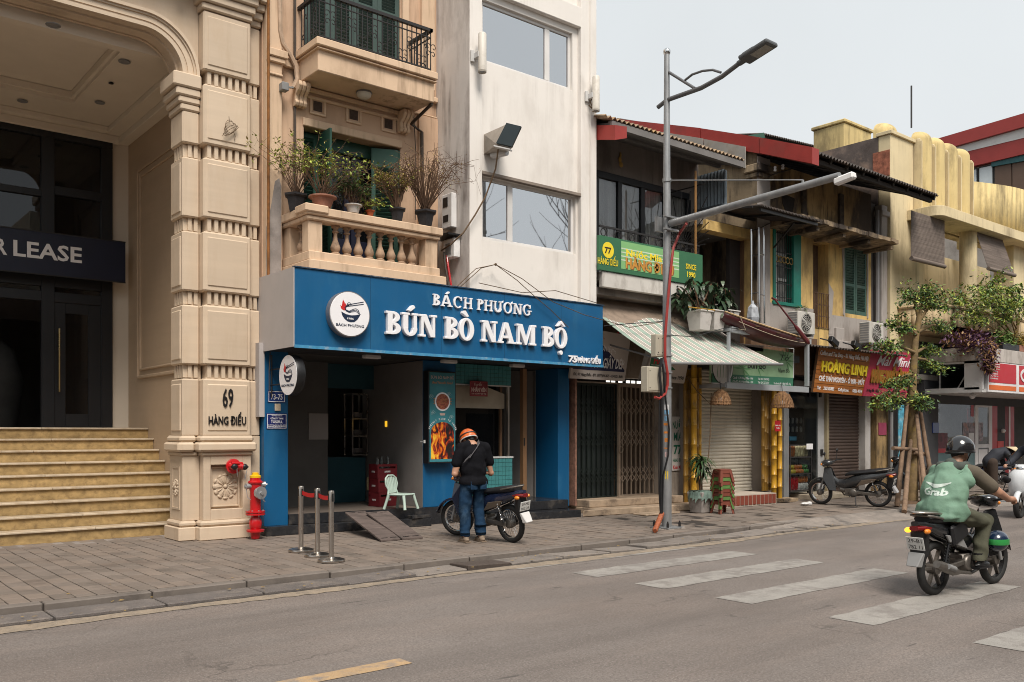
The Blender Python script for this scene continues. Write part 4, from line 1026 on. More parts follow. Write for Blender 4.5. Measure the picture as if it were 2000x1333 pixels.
for i in range(8):
 x=fx(655,yl+.1)+(fx(804,yl+.1)-fx(655,yl+.1))*i/7
 inst(bmesh_,'baluster',inv@Vector((x,yl+.1,0)),pe)
inst(bmesh_,'baluster',inv@Vector((lx0+.12,yl+.42,0)),pe)
DOORB=mat('blue_black_door',(.012,.014,.03),.4,var=.1)
MB().box(dx0,dx0+.32,YP+.25,YP+.3,4.2,dz1).box(dx1-.1,dx1,YP+.25,YP+.3,4.2,dz1).build('door_jamb',GREENSH,pe)
MB().box(dx0+.1,dx1-.05,YP+.24,YP+.32,dz1-.22,dz1).build('door_head',GREENSH,pe)
for i in range(2):
 q0=dx0+.42+i*.62;q1=q0+.6;zt_=dz1-.24
 d=MB().box(q0,q0+.12,YP+.3,YP+.36,4.2,zt_).box(q1-.12,q1,YP+.3,YP+.36,4.2,zt_).box(q0+.12,q1-.12,YP+.3,YP+.36,zt_-.2,zt_).box(q0+.12,q1-.12,YP+.3,YP+.36,4.2,4.9).build('door_leaf',DOORB,pe,bev=.006)
 MB().box(q0+.12,q1-.12,YP+.33,YP+.335,4.9,zt_-.2).build('pane',DARKGL,d)
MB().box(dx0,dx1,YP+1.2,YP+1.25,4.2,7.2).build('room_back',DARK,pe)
leaf(pe,(dx0+.02,YP+.22),(dx0+.34,YP+.2),4.25,dz1-.04,GREENSH,pitch=.06)
leaf(pe,(dx0+.36,YP+.22),(dx0+.36,YP-.24),4.25,dz1-.02,GREENSH,pitch=.06,solid_top=.25)
leaf(pe,(dx1-.50,YP+.14),(dx1-.08,YP-.04),4.25,dz1-.06,GREENSH,pitch=.06,solid_top=.25)
leaf(pe,(dx1-.05,YP-.03),(dx1-.02,YP+.22),4.25,dz1-.06,GREENSH,pitch=.06)
PIPE=mat('dark_conduit',(.06,.045,.035),.6,var=.3)
PIPEP=mat('taped_conduit',(.42,.30,.21),.8,var=.2,vscale=9)
def pipe(name,label,pts,r,m,cat='pipe',group=None):
 if cat=='cable':group='loose cables on the house fronts'
 return tag(MB().tube(pts,r,7).build(name,m,smooth=50),label,cat,group)
xv=fx(573,YP)
pipe('wall_conduit','dark vertical conduit on the peach wall left of the balconies',[(xv,YP-.05,4.6),(xv,YP-.05,12)],.022,PIPE)
pts=[]
for px_,py_ in((546,0),(547,60),(552,85),(566,105),(578,130),(581,155),(573,172)):pts.append(pt(px_,py_,YP-.12))
pipe('taped_pipe','pale taped pipe bending down the peach wall beside the upper balcony',[pts[0]+Vector((0,0,2))]+pts,.04,PIPEP)
tag(MB().box(fx(549,YP-.2),fx(562,YP-.2),YP-.25,YP-.12,fz(555,178,YP-.2),fz(555,162,YP-.2)).tube([pt(556,170,YP-.15),pt(574,172,YP-.15)],.02,6).build('pipe_clamp',GREY,bev=.01),'grey wall bracket beside the left scroll corbel','bracket')
xv=fx(826,YP-.1)
pipe('drain_pipe','dark drain pipe running down behind the bare potted shrub',[(fx(845,12.7),12.72,7.2),(fx(803,YP-.1),YP-.1,7.0),(xv-.02,YP-.1,6.9),(xv,YP-.1,4.9)],.03,PIPE)
pipe('thin_cable','thin black cable hanging down the peach wall right of the corbel',[pt(808,222,YP-.08),pt(812,300,YP-.08),pt(811,430,YP-.08)],.008,PIPE,'cable')
# ================================================================== white block
YB=12.4
wx0,wx1=9.262,fx(1163,YB)
wb=thing('white_building','narrow white rendered block with two wide grey windows','building',(10.7,12.5,3))
pa_,pc_=fx(942,YB),fx(1135,YB)
YRc=YB+.10
u0,u1=fx(942,YRc),fx(1118,YRc)
def win_open(x0,x1,pyTL,pyBL):return x0,x1,fz(942,pyBL,YRc),fz(942,pyTL,YRc)
w_up=(u0,fx(1118,YRc),fz(942,119,YRc),fz(1118,66,YRc))
w_lo=(u0,fx(1124,YRc),fz(942,467,YRc),fz(942,343,YRc))
xw1=max(w_up[1],w_lo[1])
mb=MB()
mb.box(wx0,pa_,YB,YB+.6,3.2,12.5).build('front_pier',WHITEW,wb,bev=.008)
MB().box(pc_,wx1,YB,YB+.6,3.2,12.5).build('front_pier',WHITEW,wb,bev=.008)
MB().box(wx1-.16,wx1-.0,YB-.025,YB-.001,3.2,12.5).build('pier_edge',WHITEW,wb)
body=MB()
body.box(pa_,pc_,YRc,YB+.6,3.2,w_lo[2]).box(pa_,pc_,YRc,YB+.6,w_lo[3],w_up[2]).box(pa_,pc_,YRc,YB+.6,w_up[3],12.5)
body.box(w_lo[1],pc_,YRc,YB+.6,w_lo[2],w_lo[3]).box(w_up[1],pc_,YRc,YB+.6,w_up[2],w_up[3])
body.build('wall_panel',WHITEW,wb)
zl=fz(1135,48,YB)
MB().box(pa_,pc_,YB-.0,YRc,w_up[3]+.12,w_up[3]+.5).build('lintel_panel',WHITEW,wb,bev=.008)
MB().box(pa_,pc_,YB-.0,YRc,w_lo[3]+.0,w_lo[3]+.05).build('hood',mat('brown_soffit',(.22,.18,.15),.8,var=.2),wb)
MB().box(wx0,wx0+.02,YB+.6,20,3.2,12.5).box(wx1-.02,wx1,YB+.6,20,3.2,12.5).box(wx0,wx1,19.8,20,3.2,12.5).box(wx0,wx1,YB+.6,20,12.3,12.5).build('side_walls',WHITES,wb)
MB().box(wx0-.006,wx0,YB+.004,13.4,3.9,12.5).build('side_face',WHITES,wb)
SKYGL=glass('window_glass_grey',(.25,.27,.28),1.5,.02,.35,boost=.52)
WFR=mat('white_window_frame',(.66,.64,.62),.4,var=.05)
def casement(o,x0,x1,z0,z1,split,y):
 f=.06
 fo=MB().box(x0,x0+f,y-.03,y+.03,z0,z1).box(x1-f,x1,y-.03,y+.03,z0,z1).box(x0+f,x1-f,y-.03,y+.03,z0,z0+f).box(x0+f,x1-f,y-.03,y+.03,z1-f,z1).box(split-f,split+f,y-.03,y+.03,z0+f,z1-f).build('window_frame',WFR,o,bev=.006)
 for a,b in((x0+f,split-f),(split+f,x1-f)):MB().box(a,b,y-.004,y+.004,z0+f,z1-f).build('pane',SKYGL,fo)
casement(wb,*w_up,fx(1067.5,YRc+.08),YRc+.09)
casement(wb,*w_lo,fx(995,YRc+.08),YRc+.09)
MB().box(wx0+.1,wx1-.1,15,15.1,3.2,12.3).box(wx0+.1,wx1-.1,YB+.7,15,3.2,3.3).box(wx0+.1,wx1-.1,YB+.7,15,7.2,7.3).build('rooms_behind',mat('pale_room',(.42,.40,.37),.8),wb)
MB().box(w_up[1]-.22,w_up[1]-.06,YRc+.16,YRc+.18,w_up[2]+.05,w_up[3]).box(w_lo[1]-.3,w_lo[1]-.06,YRc+.16,YRc+.18,w_lo[2]+.05,w_lo[3]).build('drawn_curtain',mat('grey_curtain',(.10,.10,.10),.9),wb)
for px_,pt_,pb__,lab in((942,65,142,'white cylinder wall lamp on the left corner of the white block'),(1164,149,218,'white cylinder wall lamp on the right corner of the white block')):
 yl_=12.22;z0,z1=fz(px_,pb__,yl_),fz(px_,pt_,yl_);x=fx(px_,yl_);r_=.072
 o=thing('cylinder_lamp',lab,'lamp',(x,yl_,z0),group='cylinder lamps on the white block')
 MB().lathe([(r_*.7,z0+.03),(r_,z0+.03),(r_,z0),(r_,z1-.02),(r_*.8,z1)],(x,yl_,0),20).build('lamp_body',mat('old_white_lamp',(.60,.56,.50),.5,var=.08,stain=(.3,.25,.2),samt=.4,sscale=5),o,smooth=40)
 MB().lathe([(r_*.62,z0+.035),(r_*.62,z0+.012)],(x,yl_,0),16).build('lamp_glass',GREY,o)
 xm_=x-.1;zm=(z0+z1)/2-.03
 MB().box(x-.13,x-.05,YB-.045,YB-.026+.02,zm-.1,zm+.1).box(x-.08,x+.03,YB-.17,YB-.03,zm-.05,zm+.05).build('lamp_bracket',LIGHTG,o,bev=.006)
MB().tube([pt(1158,148,YB-.05),pt(1158,60,YB-.05),pt(1160,-60,YB-.05)],.006,5)
pipe('lamp_cable','loose curled cable below the right cylinder lamp',[pt(1160,185,YB-.06),pt(1153,200,YB-.08),pt(1158,212,YB-.1),pt(1150,206,YB-.1),pt(1160,217,YB-.1)],.010,WIRE,'cable')
fl=thing('flood_light','steel box floodlight with a black glass front on the white wall','floodlight',(9.9,12.0,6))
A=pt(944,290,YB+.1);B=pt(944,258,YB+.1)
yF=11.75
tl,tr=pt(990,243,yF+.25),pt(1019,250,yF);bl,br_=pt(970,282,yF+.25),pt(1001,289,yF)
FLST=mat('dull_steel',(.32,.28,.24),.45,.5,var=.15,vscale=5)
w0=pt(945,263,YB+.10);w1=pt(945,301,YB+.10);w2=w0+Vector((.35,0,0));w3=w1+Vector((.35,0,0))
MB().add([w1,w3,br_,bl,w0,w2,tr,tl],[(0,3,2,1),(4,5,6,7),(0,1,5,4),(1,2,6,5),(2,3,7,6),(3,0,4,7)]).build('lamp_housing',FLST,fl)
nf=(tr-tl).cross(bl-tl).normalized();nf=nf if nf.y<0 else-nf
MB().add([v+nf*.004 for v in(tl,tr,br_,bl)]+[v+nf*.035 for v in(tl,tr,br_,bl)],[(0,1,2,3),(4,7,6,5),(0,4,5,1),(1,5,6,2),(2,6,7,3),(3,7,4,0)]).build('lamp_glass',mat('black_lamp_glass',(.012,.018,.02),.15),fl)
MB().beam((bl+Vector((-.02,.02,-.04))),(br_+Vector((-.02,.02,-.04))),.12,.02).tube([(A.x+.12,YB,w1.z-.02),(A.x+.2,YB-.3,w1.z-.02)],.07,10).build('lamp_bracket',LIGHTG,fl)
pipe('flood_cable','thick cable drooping from the floodlight to the meter boxes',[pt(973,292,11.95),pt(968,330,12.1),pt(948,385,12.25),pt(928,420,12.3),pt(905,455,12.3),pt(880,478,12.45),pt(862,490,12.9)],.014,WIRE,'cable')
o=thing('meter_box','tall white meter box with two dark windows beside the peach balcony','meter box',(9.0,12.9,4.9))
Xm=9.25;
ya_,yb_=12.75,13.05;z0,z1=ptx(893,445,Xm).z,ptx(893,378,Xm).z
MB().box(Xm-.12,Xm-.008,ya_,yb_,z0,z1).build('case',WHITEP,o,bev=.01)
MB().box(Xm-.126,Xm-.118,ya_+.12,yb_-.04,z0+(z1-z0)*.62,z0+(z1-z0)*.9).box(Xm-.126,Xm-.118,ya_+.1,yb_-.05,z0+(z1-z0)*.18,z0+(z1-z0)*.38).build('dial_window',BLACK,o)
z0b,z1b=ptx(893,505,Xm).z,ptx(893,468,Xm).z
o=thing('lower_meter_box','smaller white meter box under a dark hood below the tall one','meter box',(9.0,12.9,z0b))
MB().box(Xm-.14,Xm-.008,12.65,12.98,z0b,z1b).build('case',WHITEP,o,bev=.01)
MB().box(Xm-.146,Xm-.138,12.74,12.9,z0b+.06,z1b-.08).build('dial_window',GREY,o)
MB().box(Xm-.3,Xm-.008,12.6,13.2,z1b+.03,z1b+.06).build('hood',BLACK,o)
for k,(dx,m_,lb)in enumerate(((0,REDP,'red conduit dropping from the meter boxes to the blue sign'),(.06,PIPE,'grey conduit beside the red one under the meter boxes'))):
 pipe('meter_conduit',lb,[(Xm-.12-dx,12.9,z0b+.1),(Xm-.16-dx,12.8,z0b-.15),(Xm-.1-dx,12.75,4.0)],.02,m_,'conduit')
hk=pt(968,517,YB-.05)
for k,(pts,lb)in enumerate((([hk,pt(930,525,12.3),pt(905,548,12.2),pt(880,572,12.3)],'thin black cable sagging left from the hook on the white wall'),([hk,pt(940,524,12.32),pt(900,560,12.25)],'second thin cable running left from the wall hook to the sign top'),([hk,pt(1010,548,12.25),pt(1045,580,12.15),pt(1075,605,12.14),pt(1110,640,12.18)],'black cable falling right from the wall hook across the blue sign'),([hk,pt(1020,545,12.2),pt(1080,590,12.1),pt(1140,615,12.05),pt(1230,640,12.0),pt(1300,628,11.9)],'long cable from the wall hook across the sign to the lamp post'),([pt(935,553,12.3),pt(1020,572,12.28),pt(1085,568,12.3),pt(1165,592,12.3)],'cable running level along the foot of the white wall'))):
 pipe('hanging_cable',lb,pts,.007,WIRE,'cable')
tag(MB().ball(hk,.025,8,6).tube([hk,hk+Vector((0,.06,0))],.008,6).build('cable_hook',WIRE),'small dark hook holding cables on the white wall','hook')
# ================================================================== number 77: juice shop house
Y7=13.4
h7=thing('juice_house','grey two storey house with curtained balcony windows and folding iron gates','building',(14.2,13.2,0))
GREYW=mat('grey_brown_render',(.22,.19,.17),.85,var=.12,vscale=2,stain=(.09,.075,.065),samt=.6,sscale=1.5,streak=.5,bump=.15)
CONCD=mat('stained_concrete',(.30,.25,.205),.9,var=.18,vscale=2.5,stain=(.085,.065,.05),samt=.7,sscale=1.8,streak=.5,bump=.25)
XA7,XB7=12.42,16.6
zf7=7.08
MB().box(XA7,XB7,Y7,Y7+.3,zf7,8.2).box(XA7,XA7+.05,Y7-.8,Y7,4.72,7.5).build('upper_wall',GREYW,h7)
MB().box(XA7,XB7,12.5,20,4.3,4.44).box(XA7,XB7,19.7,20,0,8.2).box(XA7,XA7+.1,13.71,19.7,4.6,8.2).box(XB7-.1,XB7,14.0,19.7,0,8.2).box(XA7+.1,XB7-.1,17,17.1,4.6,8.2).build('house_shell',GREYW,h7)
xs=[fx(p,Y7)for p in(1165,1210,1255,1300,1345)]
fr=MB().box(xs[0],xs[-1],Y7-.02,Y7+.06,zf7-.14,zf7)
for x in xs:fr.box(x-.06,x+.06,Y7-.02,Y7+.06,4.7,zf7-.14)
wf=fr.build('window_frame',BLACKFR,h7,bev=.006)
HAZEGL=glass('balcony_glass',(.85,.86,.86),1.5,.015,.96,boost=.05)
CURT=mat('grey_curtain_sheer',(.66,.64,.62),.9,var=.08)
for i in range(4):
 MB().box(xs[i]+.06,xs[i+1]-.06,Y7+.02,Y7+.026,4.75,zf7-.14).build('pane',HAZEGL,wf)
 mb=MB();n=40;P=[]
 x0,x1=xs[i]+.02,xs[i+1]-.02
 for j in range(n+1):
  x=x0+(x1-x0)*j/n;P.append((x,Y7+.14+.05*math.sin(j*1.35)+.012*math.sin(j*3.1)))
 for j in range(n):mb.quad((*P[j],4.6),(*P[j+1],4.6),(*P[j+1],zf7),(*P[j],zf7))
 mb.build('curtain',CURT,h7,smooth=60,fixn=False)
MB().box(xs[-1]+.06,XB7,Y7,Y7+.3,4.6,zf7).build('upper_wall',GREYW,h7)
CHIN=mat('gold_ornament',(.42,.26,.06),.5,var=.3)
MB().ball(pt(1211,312,Y7-.02),(.05,.02,.07),8,6).ball(pt(1213,322,Y7-.02),(.06,.02,.06),8,6).ball(pt(1212,303,Y7-.02),(.03,.02,.06),8,6).build('wall_ornament',CHIN,h7)
y7b=12.33;sx1=fx(1380,y7b)
SLABW=mat('white_slab_edge',(.56,.53,.49),.8,var=.08,stain=(.2,.17,.14),samt=.6,sscale=2.2,streak=.4)
MB().box(XA7-.02,sx1,y7b,y7b+.1,4.42,4.72).build('slab_edge',SLABW,h7,bev=.008)
MB().box(XA7-.02,sx1,y7b+.1,Y7,4.56,4.72).box(XA7,sx1,y7b+.55,y7b+.65,4.45,4.56).box(XA7,sx1-.3,y7b+.3,y7b+.36,4.5,4.56).build('balcony_slab',GREYW,h7)
rl=MB();yr=y7b+.12;xr1=fx(1365,yr)
rl.beam((XA7,yr,5.62),(xr1,yr,5.62),.04,.035).beam((XA7,yr,5.40),(xr1,yr,5.40),.02,.02).beam((xr1,yr,5.62),(xr1,Y7,5.62),.04,.035)
r7=rl.build('balcony_railing',IRON,h7)
rg_=MB().torus((0,0,0),.07,.010,'y',16,5).build('railing_ring',IRON);rm=rg_.data;bpy.data.objects.remove(rg_)
rb_=MB().box(-.008,.008,-.008,.008,-.62,.3).build('railing_bar',IRON);rbm=rb_.data;bpy.data.objects.remove(rb_)
i7=root_mx(h7).inverted()
k=0;x=XA7+.12
while x<xr1:
 if k%2==0:inst(rm,'railing_ring',i7@Vector((x,yr,5.51)),r7)
 inst(rbm,'railing_bar',i7@Vector((x+.1,yr,5.32)),r7)
 x+=.2;k+=1
gx=15.5;gy0,gy1,gz0,gz1=y7b+.1,Y7+.5,5.65,6.95
sb=MB();c0=Vector((gx,gy0+.55,gz0))
for i in range(15):
 t=R(8+164*i/14);L=min(.75/max(.01,abs(math.cos(t))),1.25/max(.01,math.sin(t)),1.25)
 sb.beam(c0+Vector((0,.16*math.cos(t),.16*math.sin(t))),c0+Vector((0,L*math.cos(t),L*math.sin(t))),.014,.014)
sb.tube([c0+Vector((0,.16*math.cos(R(a)),.16*math.sin(R(a))))for a in range(0,181,20)],.012,5)
for z in(gz0,gz1):sb.beam((gx,gy0-.1,z),(gx,gy1,z),.02,.02)
sb.build('sunburst_grille',IRON,h7)
MB().beam((fx(1357,gy0),gy0-.02,5.3),(fx(1357,gy0),gy0-.02,7.2),.03,.03).build('copper_post',mat('copper_pipe',(.42,.22,.08),.5,.3),h7)
SHEET=mat('blue_grey_sheet',(.20,.24,.27),.5,.3,var=.12,stain=(.1,.1,.1),samt=.4,sscale=3)
def corrugated(pts4,n,amp,m,name,parent=None,thick=.012):
 """sheet through four corners a,b (low edge) c,d (high edge above b, a); ribs run from low to high"""
 a,b,c,d=[Vector(p)for p in pts4];nrm=(b-a).cross(d-a).normalized();mb=MB();V=[]
 for i in range(n*4+1):
  t=i/(n*4);o=nrm*amp*math.sin(t*n*2*math.pi)
  V.append((a.lerp(b,t)+o,d.lerp(c,t)+o))
 for s_ in(0,1):
  k=len(mb.v)
  vs=[]
  for p,q in V:vs+=[p+nrm*thick*s_,q+nrm*thick*s_]
  mb.add(vs,[(2*i,2*i+2,2*i+3,2*i+1)if s_ else(2*i+1,2*i+3,2*i+2,2*i)for i in range(n*4)])
 k=len(V)*2
 mb.f+=[(2*i,k+2*i,k+2*i+2,2*i+2)for i in range(n*4)];mb.m+=[0]*(n*4)
 return mb.build(name,m,parent,smooth=50,fixn=False)
y0_,y1_=yx(1416,16.62),yx(1325,16.62)
corrugated(((16.62,y1_,6.75),(16.62,y0_,6.75),(16.62,y0_,7.55),(16.62,y1_,7.55)),14,.02,SHEET,'side_sheeting',h7)
MB().box(16.5,16.66,y0_-.02,y1_,6.64,6.75).build('gutter_box',mat('grey_blue_gutter',(.13,.15,.17),.5,.3),h7)
MB().tube([(16.6,y0_-.02,6.7),(16.6,y0_-.02,7.5)],.04,8).build('downpipe',SHEET,h7)
FIBRE=mat('old_fibre_roof',(.30,.22,.15),.9,var=.35,vscale=9,stain=(.5,.28,.08),samt=.6,sscale=4)
corrugated(((12.2,12.08,7.60),(16.55,12.08,7.60),(16.55,17.2,8.85),(12.2,17.2,8.85)),34,.028,FIBRE,'roof_sheet',h7)
MB().box(12.42,16.55,12.1,12.2,7.44,7.57).box(12.42,16.55,12.7,12.8,7.58,7.7).build('eave_beam',mat('grey_painted_timber',(.16,.15,.145),.8,var=.2),h7)
MB().prism([(12.2,7.545),(13.4,7.84),(13.4,7.80),(12.2,7.505)],'yz',12.42,16.55).build('eave_soffit',mat('grey_soffit',(.14,.13,.125),.85,var=.15),h7)
REDFL=mat('red_flashing',(.30,.035,.028),.45,.1,var=.12,vscale=3,stain=(.16,.05,.04),samt=.4)
MB().hexa([(12.3,11.9,7.12),(12.62,11.9,7.22),(12.62,14,7.75),(12.3,14,7.65),(12.3,11.9,7.40),(12.62,11.9,7.44),(12.62,14,7.95),(12.3,14,7.93)]).build('red_flashing',REDFL,h7)
zg0,zg1=.27,fz(1205,753,13.2)
DARKG=mat('dark_green_gate',(.012,.018,.016),.5,.2,var=.3)
TANG=mat('dusty_tan_gate',(.30,.235,.18),.6,.2,var=.15,stain=(.14,.09,.06),samt=.4,sscale=5)
gate_mesh={}
def gate(name,label,pa,pb,m,nbar,y=13.2,lat=((.30,.62),(1.05,1.40),(1.72,2.05))):
 x0,x1=fx(pa,y),fx(pb,y)
 o=thing(name,label,'gate',((x0+x1)/2,y,zg0))
 for z in(zg0-.02,zg1-.03):MB().box(x0,x1,y-.02,y+.03,z,z+.05).build('gate_rail',m,o)
 b=MB().box(-.012,.012,-.014,.014,zg0+.03,zg1-.03).build('gate_bar',m);bm=b.data;bpy.data.objects.remove(b)
 inv=root_mx(o).inverted()
 st=(x1-x0)/(nbar-1)
 for i in range(nbar):inst(bm,'gate_bar',inv@Vector((x0+st*i,y,0)),o)
 mb=MB();H=zg1-zg0
 for la,lb in lat:
  for i in range(nbar-1):
   a,b_=x0+st*i,x0+st*(i+1);mid=(la+lb)/2
   for s_,e_ in(((a,la),(b_,mid)),((b_,la),(a,mid)),((a,mid),(b_,lb)),((b_,mid),(a,lb))):
    yy=y-.02 if s_[0]<e_[0]else y-.028
    mb.beam((s_[0],yy,zg0+s_[1]),(e_[0],yy,zg0+e_[1]),.006,.014)
 mb.build('lattice',m,o,kind='stuff')
 return o,x0,x1
gate('folding_gate','closed black folding gate left of the tan one',1117,1203,DARKG,10)
g2,gx0,gx1=gate('folding_gate','closed dusty tan folding gate behind the street lamp post',1206,1292,TANG,11)
MB().box(gx0-.03,gx0+.03,13.14,13.24,zg0,zg1+.05).build('gate_post',TANG,g2)
MB().torus((gx0+.02,13.12,1.25),.06,.012,'y',14,5).build('gate_ring',TANG,g2)
sh_=MB().box(fx(1117,13.2),fx(1203,13.2),13.26,13.29,zg0,zg1).build('inner_shutter',mat('dark_inner_shutter',(.016,.022,.022),.7,var=.2),h7)
MB().box(fx(1206,13.2),fx(1300,13.2),13.55,13.6,zg0,zg1).build('inner_shutter',mat('brown_inner_door',(.10,.07,.05),.8,var=.3,vscale=4),h7)
MB().box(XA7,15.75,13.16,13.4,zg1+.02,zg1+.05).box(XA7,15.75,13.14,13.3,zg1+.16,4.42).build('gate_lintel',CONCD,h7)
LITG=mat('glowing_opening',(.7,.68,.62),.5,emit=(1,.95,.85),estr=.55)  # glow in the material stands in for light coming through the openings
for p in(1183,1193,1207,1222,1232,1243,1252):MB().box(fx(p,13.25),fx(p+6.5,13.25),13.22,13.24,zg1+.06,zg1+.115).build('glowing_vent_opening',LITG,h7)
BEIG=mat('beige_step_stone',(.36,.27,.19),.7,var=.2,vscale=5,stain=(.10,.07,.05),samt=.7,sscale=3.5,bump=.1)
MB().prism([(11.95,12.42),(15.35,11.95),(15.35,13.5),(12.45,13.5),(12.45,12.5)],'xy',0,.125).build('stone_step',BEIG,h7,bev=.012)
MB().prism([(12.46,12.75),(15.0,12.5),(15.0,13.5),(12.46,13.5)],'xy',.125,.27).build('stone_step',BEIG,h7,bev=.012)
MB().box(12.385,12.43,13.08,13.5,.15,2.9).build('brick_edge',mat('bare_brick_edge',(.23,.12,.085),.9,var=.4,vscale=14,bump=.3),h7)
MB().box(13.0,14.0,11.75,12.1,0,.035).build('loose_slab',BEIG,h7,bev=.01)
xp0,xp1=fx(1308,12.75),fx(1336,12.75)
MB().box(xp0,xp1,12.75,13.6,0,4.42).build('pier',CONCD,h7)
o,x0,x1,z0,z1=plaque('juice_board','narrow white vertical board with green letters on the pier behind the lamp post','sign',1312,1334,814,920,12.73,mat('off_white_board',(.55,.50,.46),.6,var=.06,stain=(.3,.25,.2),samt=.4))
GREENT=mat('green_lettering',(.01,.13,.07),.5)
H=z1-z0;Wd=x1-x0
for s_,zf_,wf_,cf_,m_ in(('NƯỚC',.78,.92,.13,GREENT),('MÍA',.56,.72,.15,GREENT),('77',.31,.75,.17,GREENT),('HÀNG ĐIẾU',.165,.85,.06,GREENT),('Kính Mời',.03,.85,.07,TEXTR)):
 text(s_,m_,o,(x0+Wd*(1-wf_)/2,12.73-.0125,z0+H*zf_),Wd*wf_,H*cf_,bold=.03,depth=.002)
yg=12.30
gs=thing('green_signboard','long green juice shop signboard fixed to the balcony railing','sign',(14,yg,4.7))
x0,x1=12.28,fx(1372.5,yg);z0,z1=4.73,fz(1300,484.5,yg)
GBOARD=mat('board_green',(.035,.135,.065),.5,var=.06);GLT=mat('board_light_green',(.20,.42,.17),.5,var=.05);GWH=mat('board_pale_stripe',(.50,.60,.45),.5)
MB().box(x0,x1,yg,yg+.07,z0,z1).build('board',GBOARD,gs,bev=.006)
a0_,a1_=fx(1213,yg),fx(1326,yg);c0_,c1_=z0+.09,z1-.035
MB().box(a0_,a1_,yg-.004,yg+.001,c0_,c1_).build('light_panel',GLT,gs)
for k in range(4):MB().box(a0_,a1_,yg-.006,yg-.003,c0_+.16+k*.075,c0_+.185+k*.075).build('pale_stripe',GWH,gs)
cc=pt(1187.5,489,yg);MB().lathe([(.155,yg-.006),(.155,yg-.001)],(cc.x,0,cc.z),32,'y').build('number_disc',TEXTY,gs)
def gt(s_,m_,pa,pb_,py_,cap_px,**k):
 ptext(s_,m_,gs,pa,pb_,py_,0,cap_px,yg-.006,**k)
gt('77',TEXTK,1181,1194,494,12,bold=.03,depth=.002)
gt('HÀNG ĐIẾU',TEXTY,1167.5,1207,514.5,12.5,bold=.015,depth=.002)
gt('Nước Mía',TEXTY,1223,1293,500,13,bold=.03,depth=.002)
ORNG=mat('orange_lettering',(.50,.24,.04),.5);BRNL=mat('brown_lettering',(.22,.09,.03),.5)
gt('HÀNG ĐIẾU',BRNL,1223.5,1316.5,524.5,20,bold=.035,depth=.002)
ptext('HÀNG ĐIẾU',ORNG,gs,1222,1315,523,0,20,yg-.008,bold=.03,depth=.002)
gt('SINCE',TEXTY,1339.5,1359.5,525,10.5,bold=.02,depth=.002)
gt('1990',TEXTY,1342,1358,541,11,bold=.02,depth=.002)
aw=thing('striped_awning','faded green and white striped canvas awning over the folding gates','awning',(14.5,12,3))
TL,TR_=pt(1122,571,12.95),pt(1346,601,12.95);FLc,FR=pt(1303,710,11.2),pt(1528,712,11.2)
CA_=[mat('awning_green',(.29,.37,.31),.8,var=.12,vscale=3,stain=(.2,.17,.12),samt=.5,sscale=1.5),mat('awning_white',(.68,.65,.60),.8,var=.1,vscale=3,stain=(.25,.2,.15),samt=.45,sscale=1.5),mat('awning_brown_line',(.17,.085,.065),.8,var=.2),mat('awning_grey',(.36,.34,.30),.8,var=.1,vscale=3,stain=(.2,.16,.12),samt=.5,sscale=1.5),mat('awning_dirty_top',(.25,.19,.145),.9,var=.2,vscale=3,stain=(.09,.07,.05),samt=.6,sscale=1.2)]
mb=MB();seq=[]
for i in range(10):seq+=[(0,.38),(2,.035),(1,.11),(2,.035),(3,.26),(2,.035),(1,.11),(2,.035)]
tot=sum(w for _,w in seq);u=0
rows=7
def AP(u,v):
 a=TL.lerp(TR_,u);b=FLc.lerp(FR,u);p=a.lerp(b,v);p.z-=.10*math.sin(math.pi*v)*(1+.2*math.sin(u*9));return p
for ci,w in seq:
 u1_=u+w/tot
 for r_ in range(rows):
  v0,v1=r_/rows,(r_+1)/rows
  if r_==0:v1=.3+.05*math.sin(u*11)
  if r_==1:v0,v1=.3+.05*math.sin(u*11),.4
  if r_==2:v0=.4
  mb.cur=4 if r_==0 else ci
  mb.quad(AP(u,v0),AP(u,v1),AP(u1_,v1),AP(u1_,v0))
 u=u1_
can=mb.build('canvas',CA_,aw,fixn=False)
md=can.modifiers.new('thick','SOLIDIFY');md.thickness=.006
MB().tube([FLc,FR],.028,8).build('front_bar',GREY,aw)
MB().tube([TL+Vector((0,.03,.02)),TR_+Vector((0,.03,.02))],.05,8).build('roller',LIGHTG,aw)
for q in(.06,.94):MB().tube([FLc.lerp(FR,q),(FLc.lerp(FR,q).x-.1,12.9,3.4)],.02,6).build('folding_arm',GREY,aw)
def lean_board(name,label,cat,tl,tr,br,bl,yt,ybm,m,thick=.05):
 P=[pt(*tl,yt),pt(*tr,yt),pt(*br,ybm),pt(*bl,ybm)]
 o=thing(name,label,cat,P[3])
 Q=[p+Vector((0,thick,0))for p in P]
 MB().add(P+Q,[(0,1,2,3),(7,6,5,4),(0,4,5,1),(1,5,6,2),(2,6,7,3),(3,7,4,0)]).build('board',m,o)
 ex=(P[2]-P[3]);ez=(P[0]-P[3]);L,Hh=ex.length,ez.length;ex=ex.normalized();nrm=ez.cross(ex).normalized()
 if nrm.y>0:nrm=-nrm
 ezp=ez.normalized()
 rot=Matrix((ex,ezp,nrm)).transposed()
 def strip(u0,u1,v0,v1,mm,nm='band',d=.004):
  a=P[3]
  mb=MB();mb.add([a+ex*L*u_+ezp*Hh*v_+nrm*d for u_,v_ in((u0,v0),(u1,v0),(u1,v1),(u0,v1))],[(0,1,2,3)]);mb.build(nm,mm,o,fixn=False)
 def wr(s_,u0,u1,v,cap,mm,**k):text(s_,mm,o,P[3]+ex*L*u0+ezp*Hh*v+nrm*.005,L*(u1-u0),Hh*cap,rot=rot,**k)
 return o,strip,wr
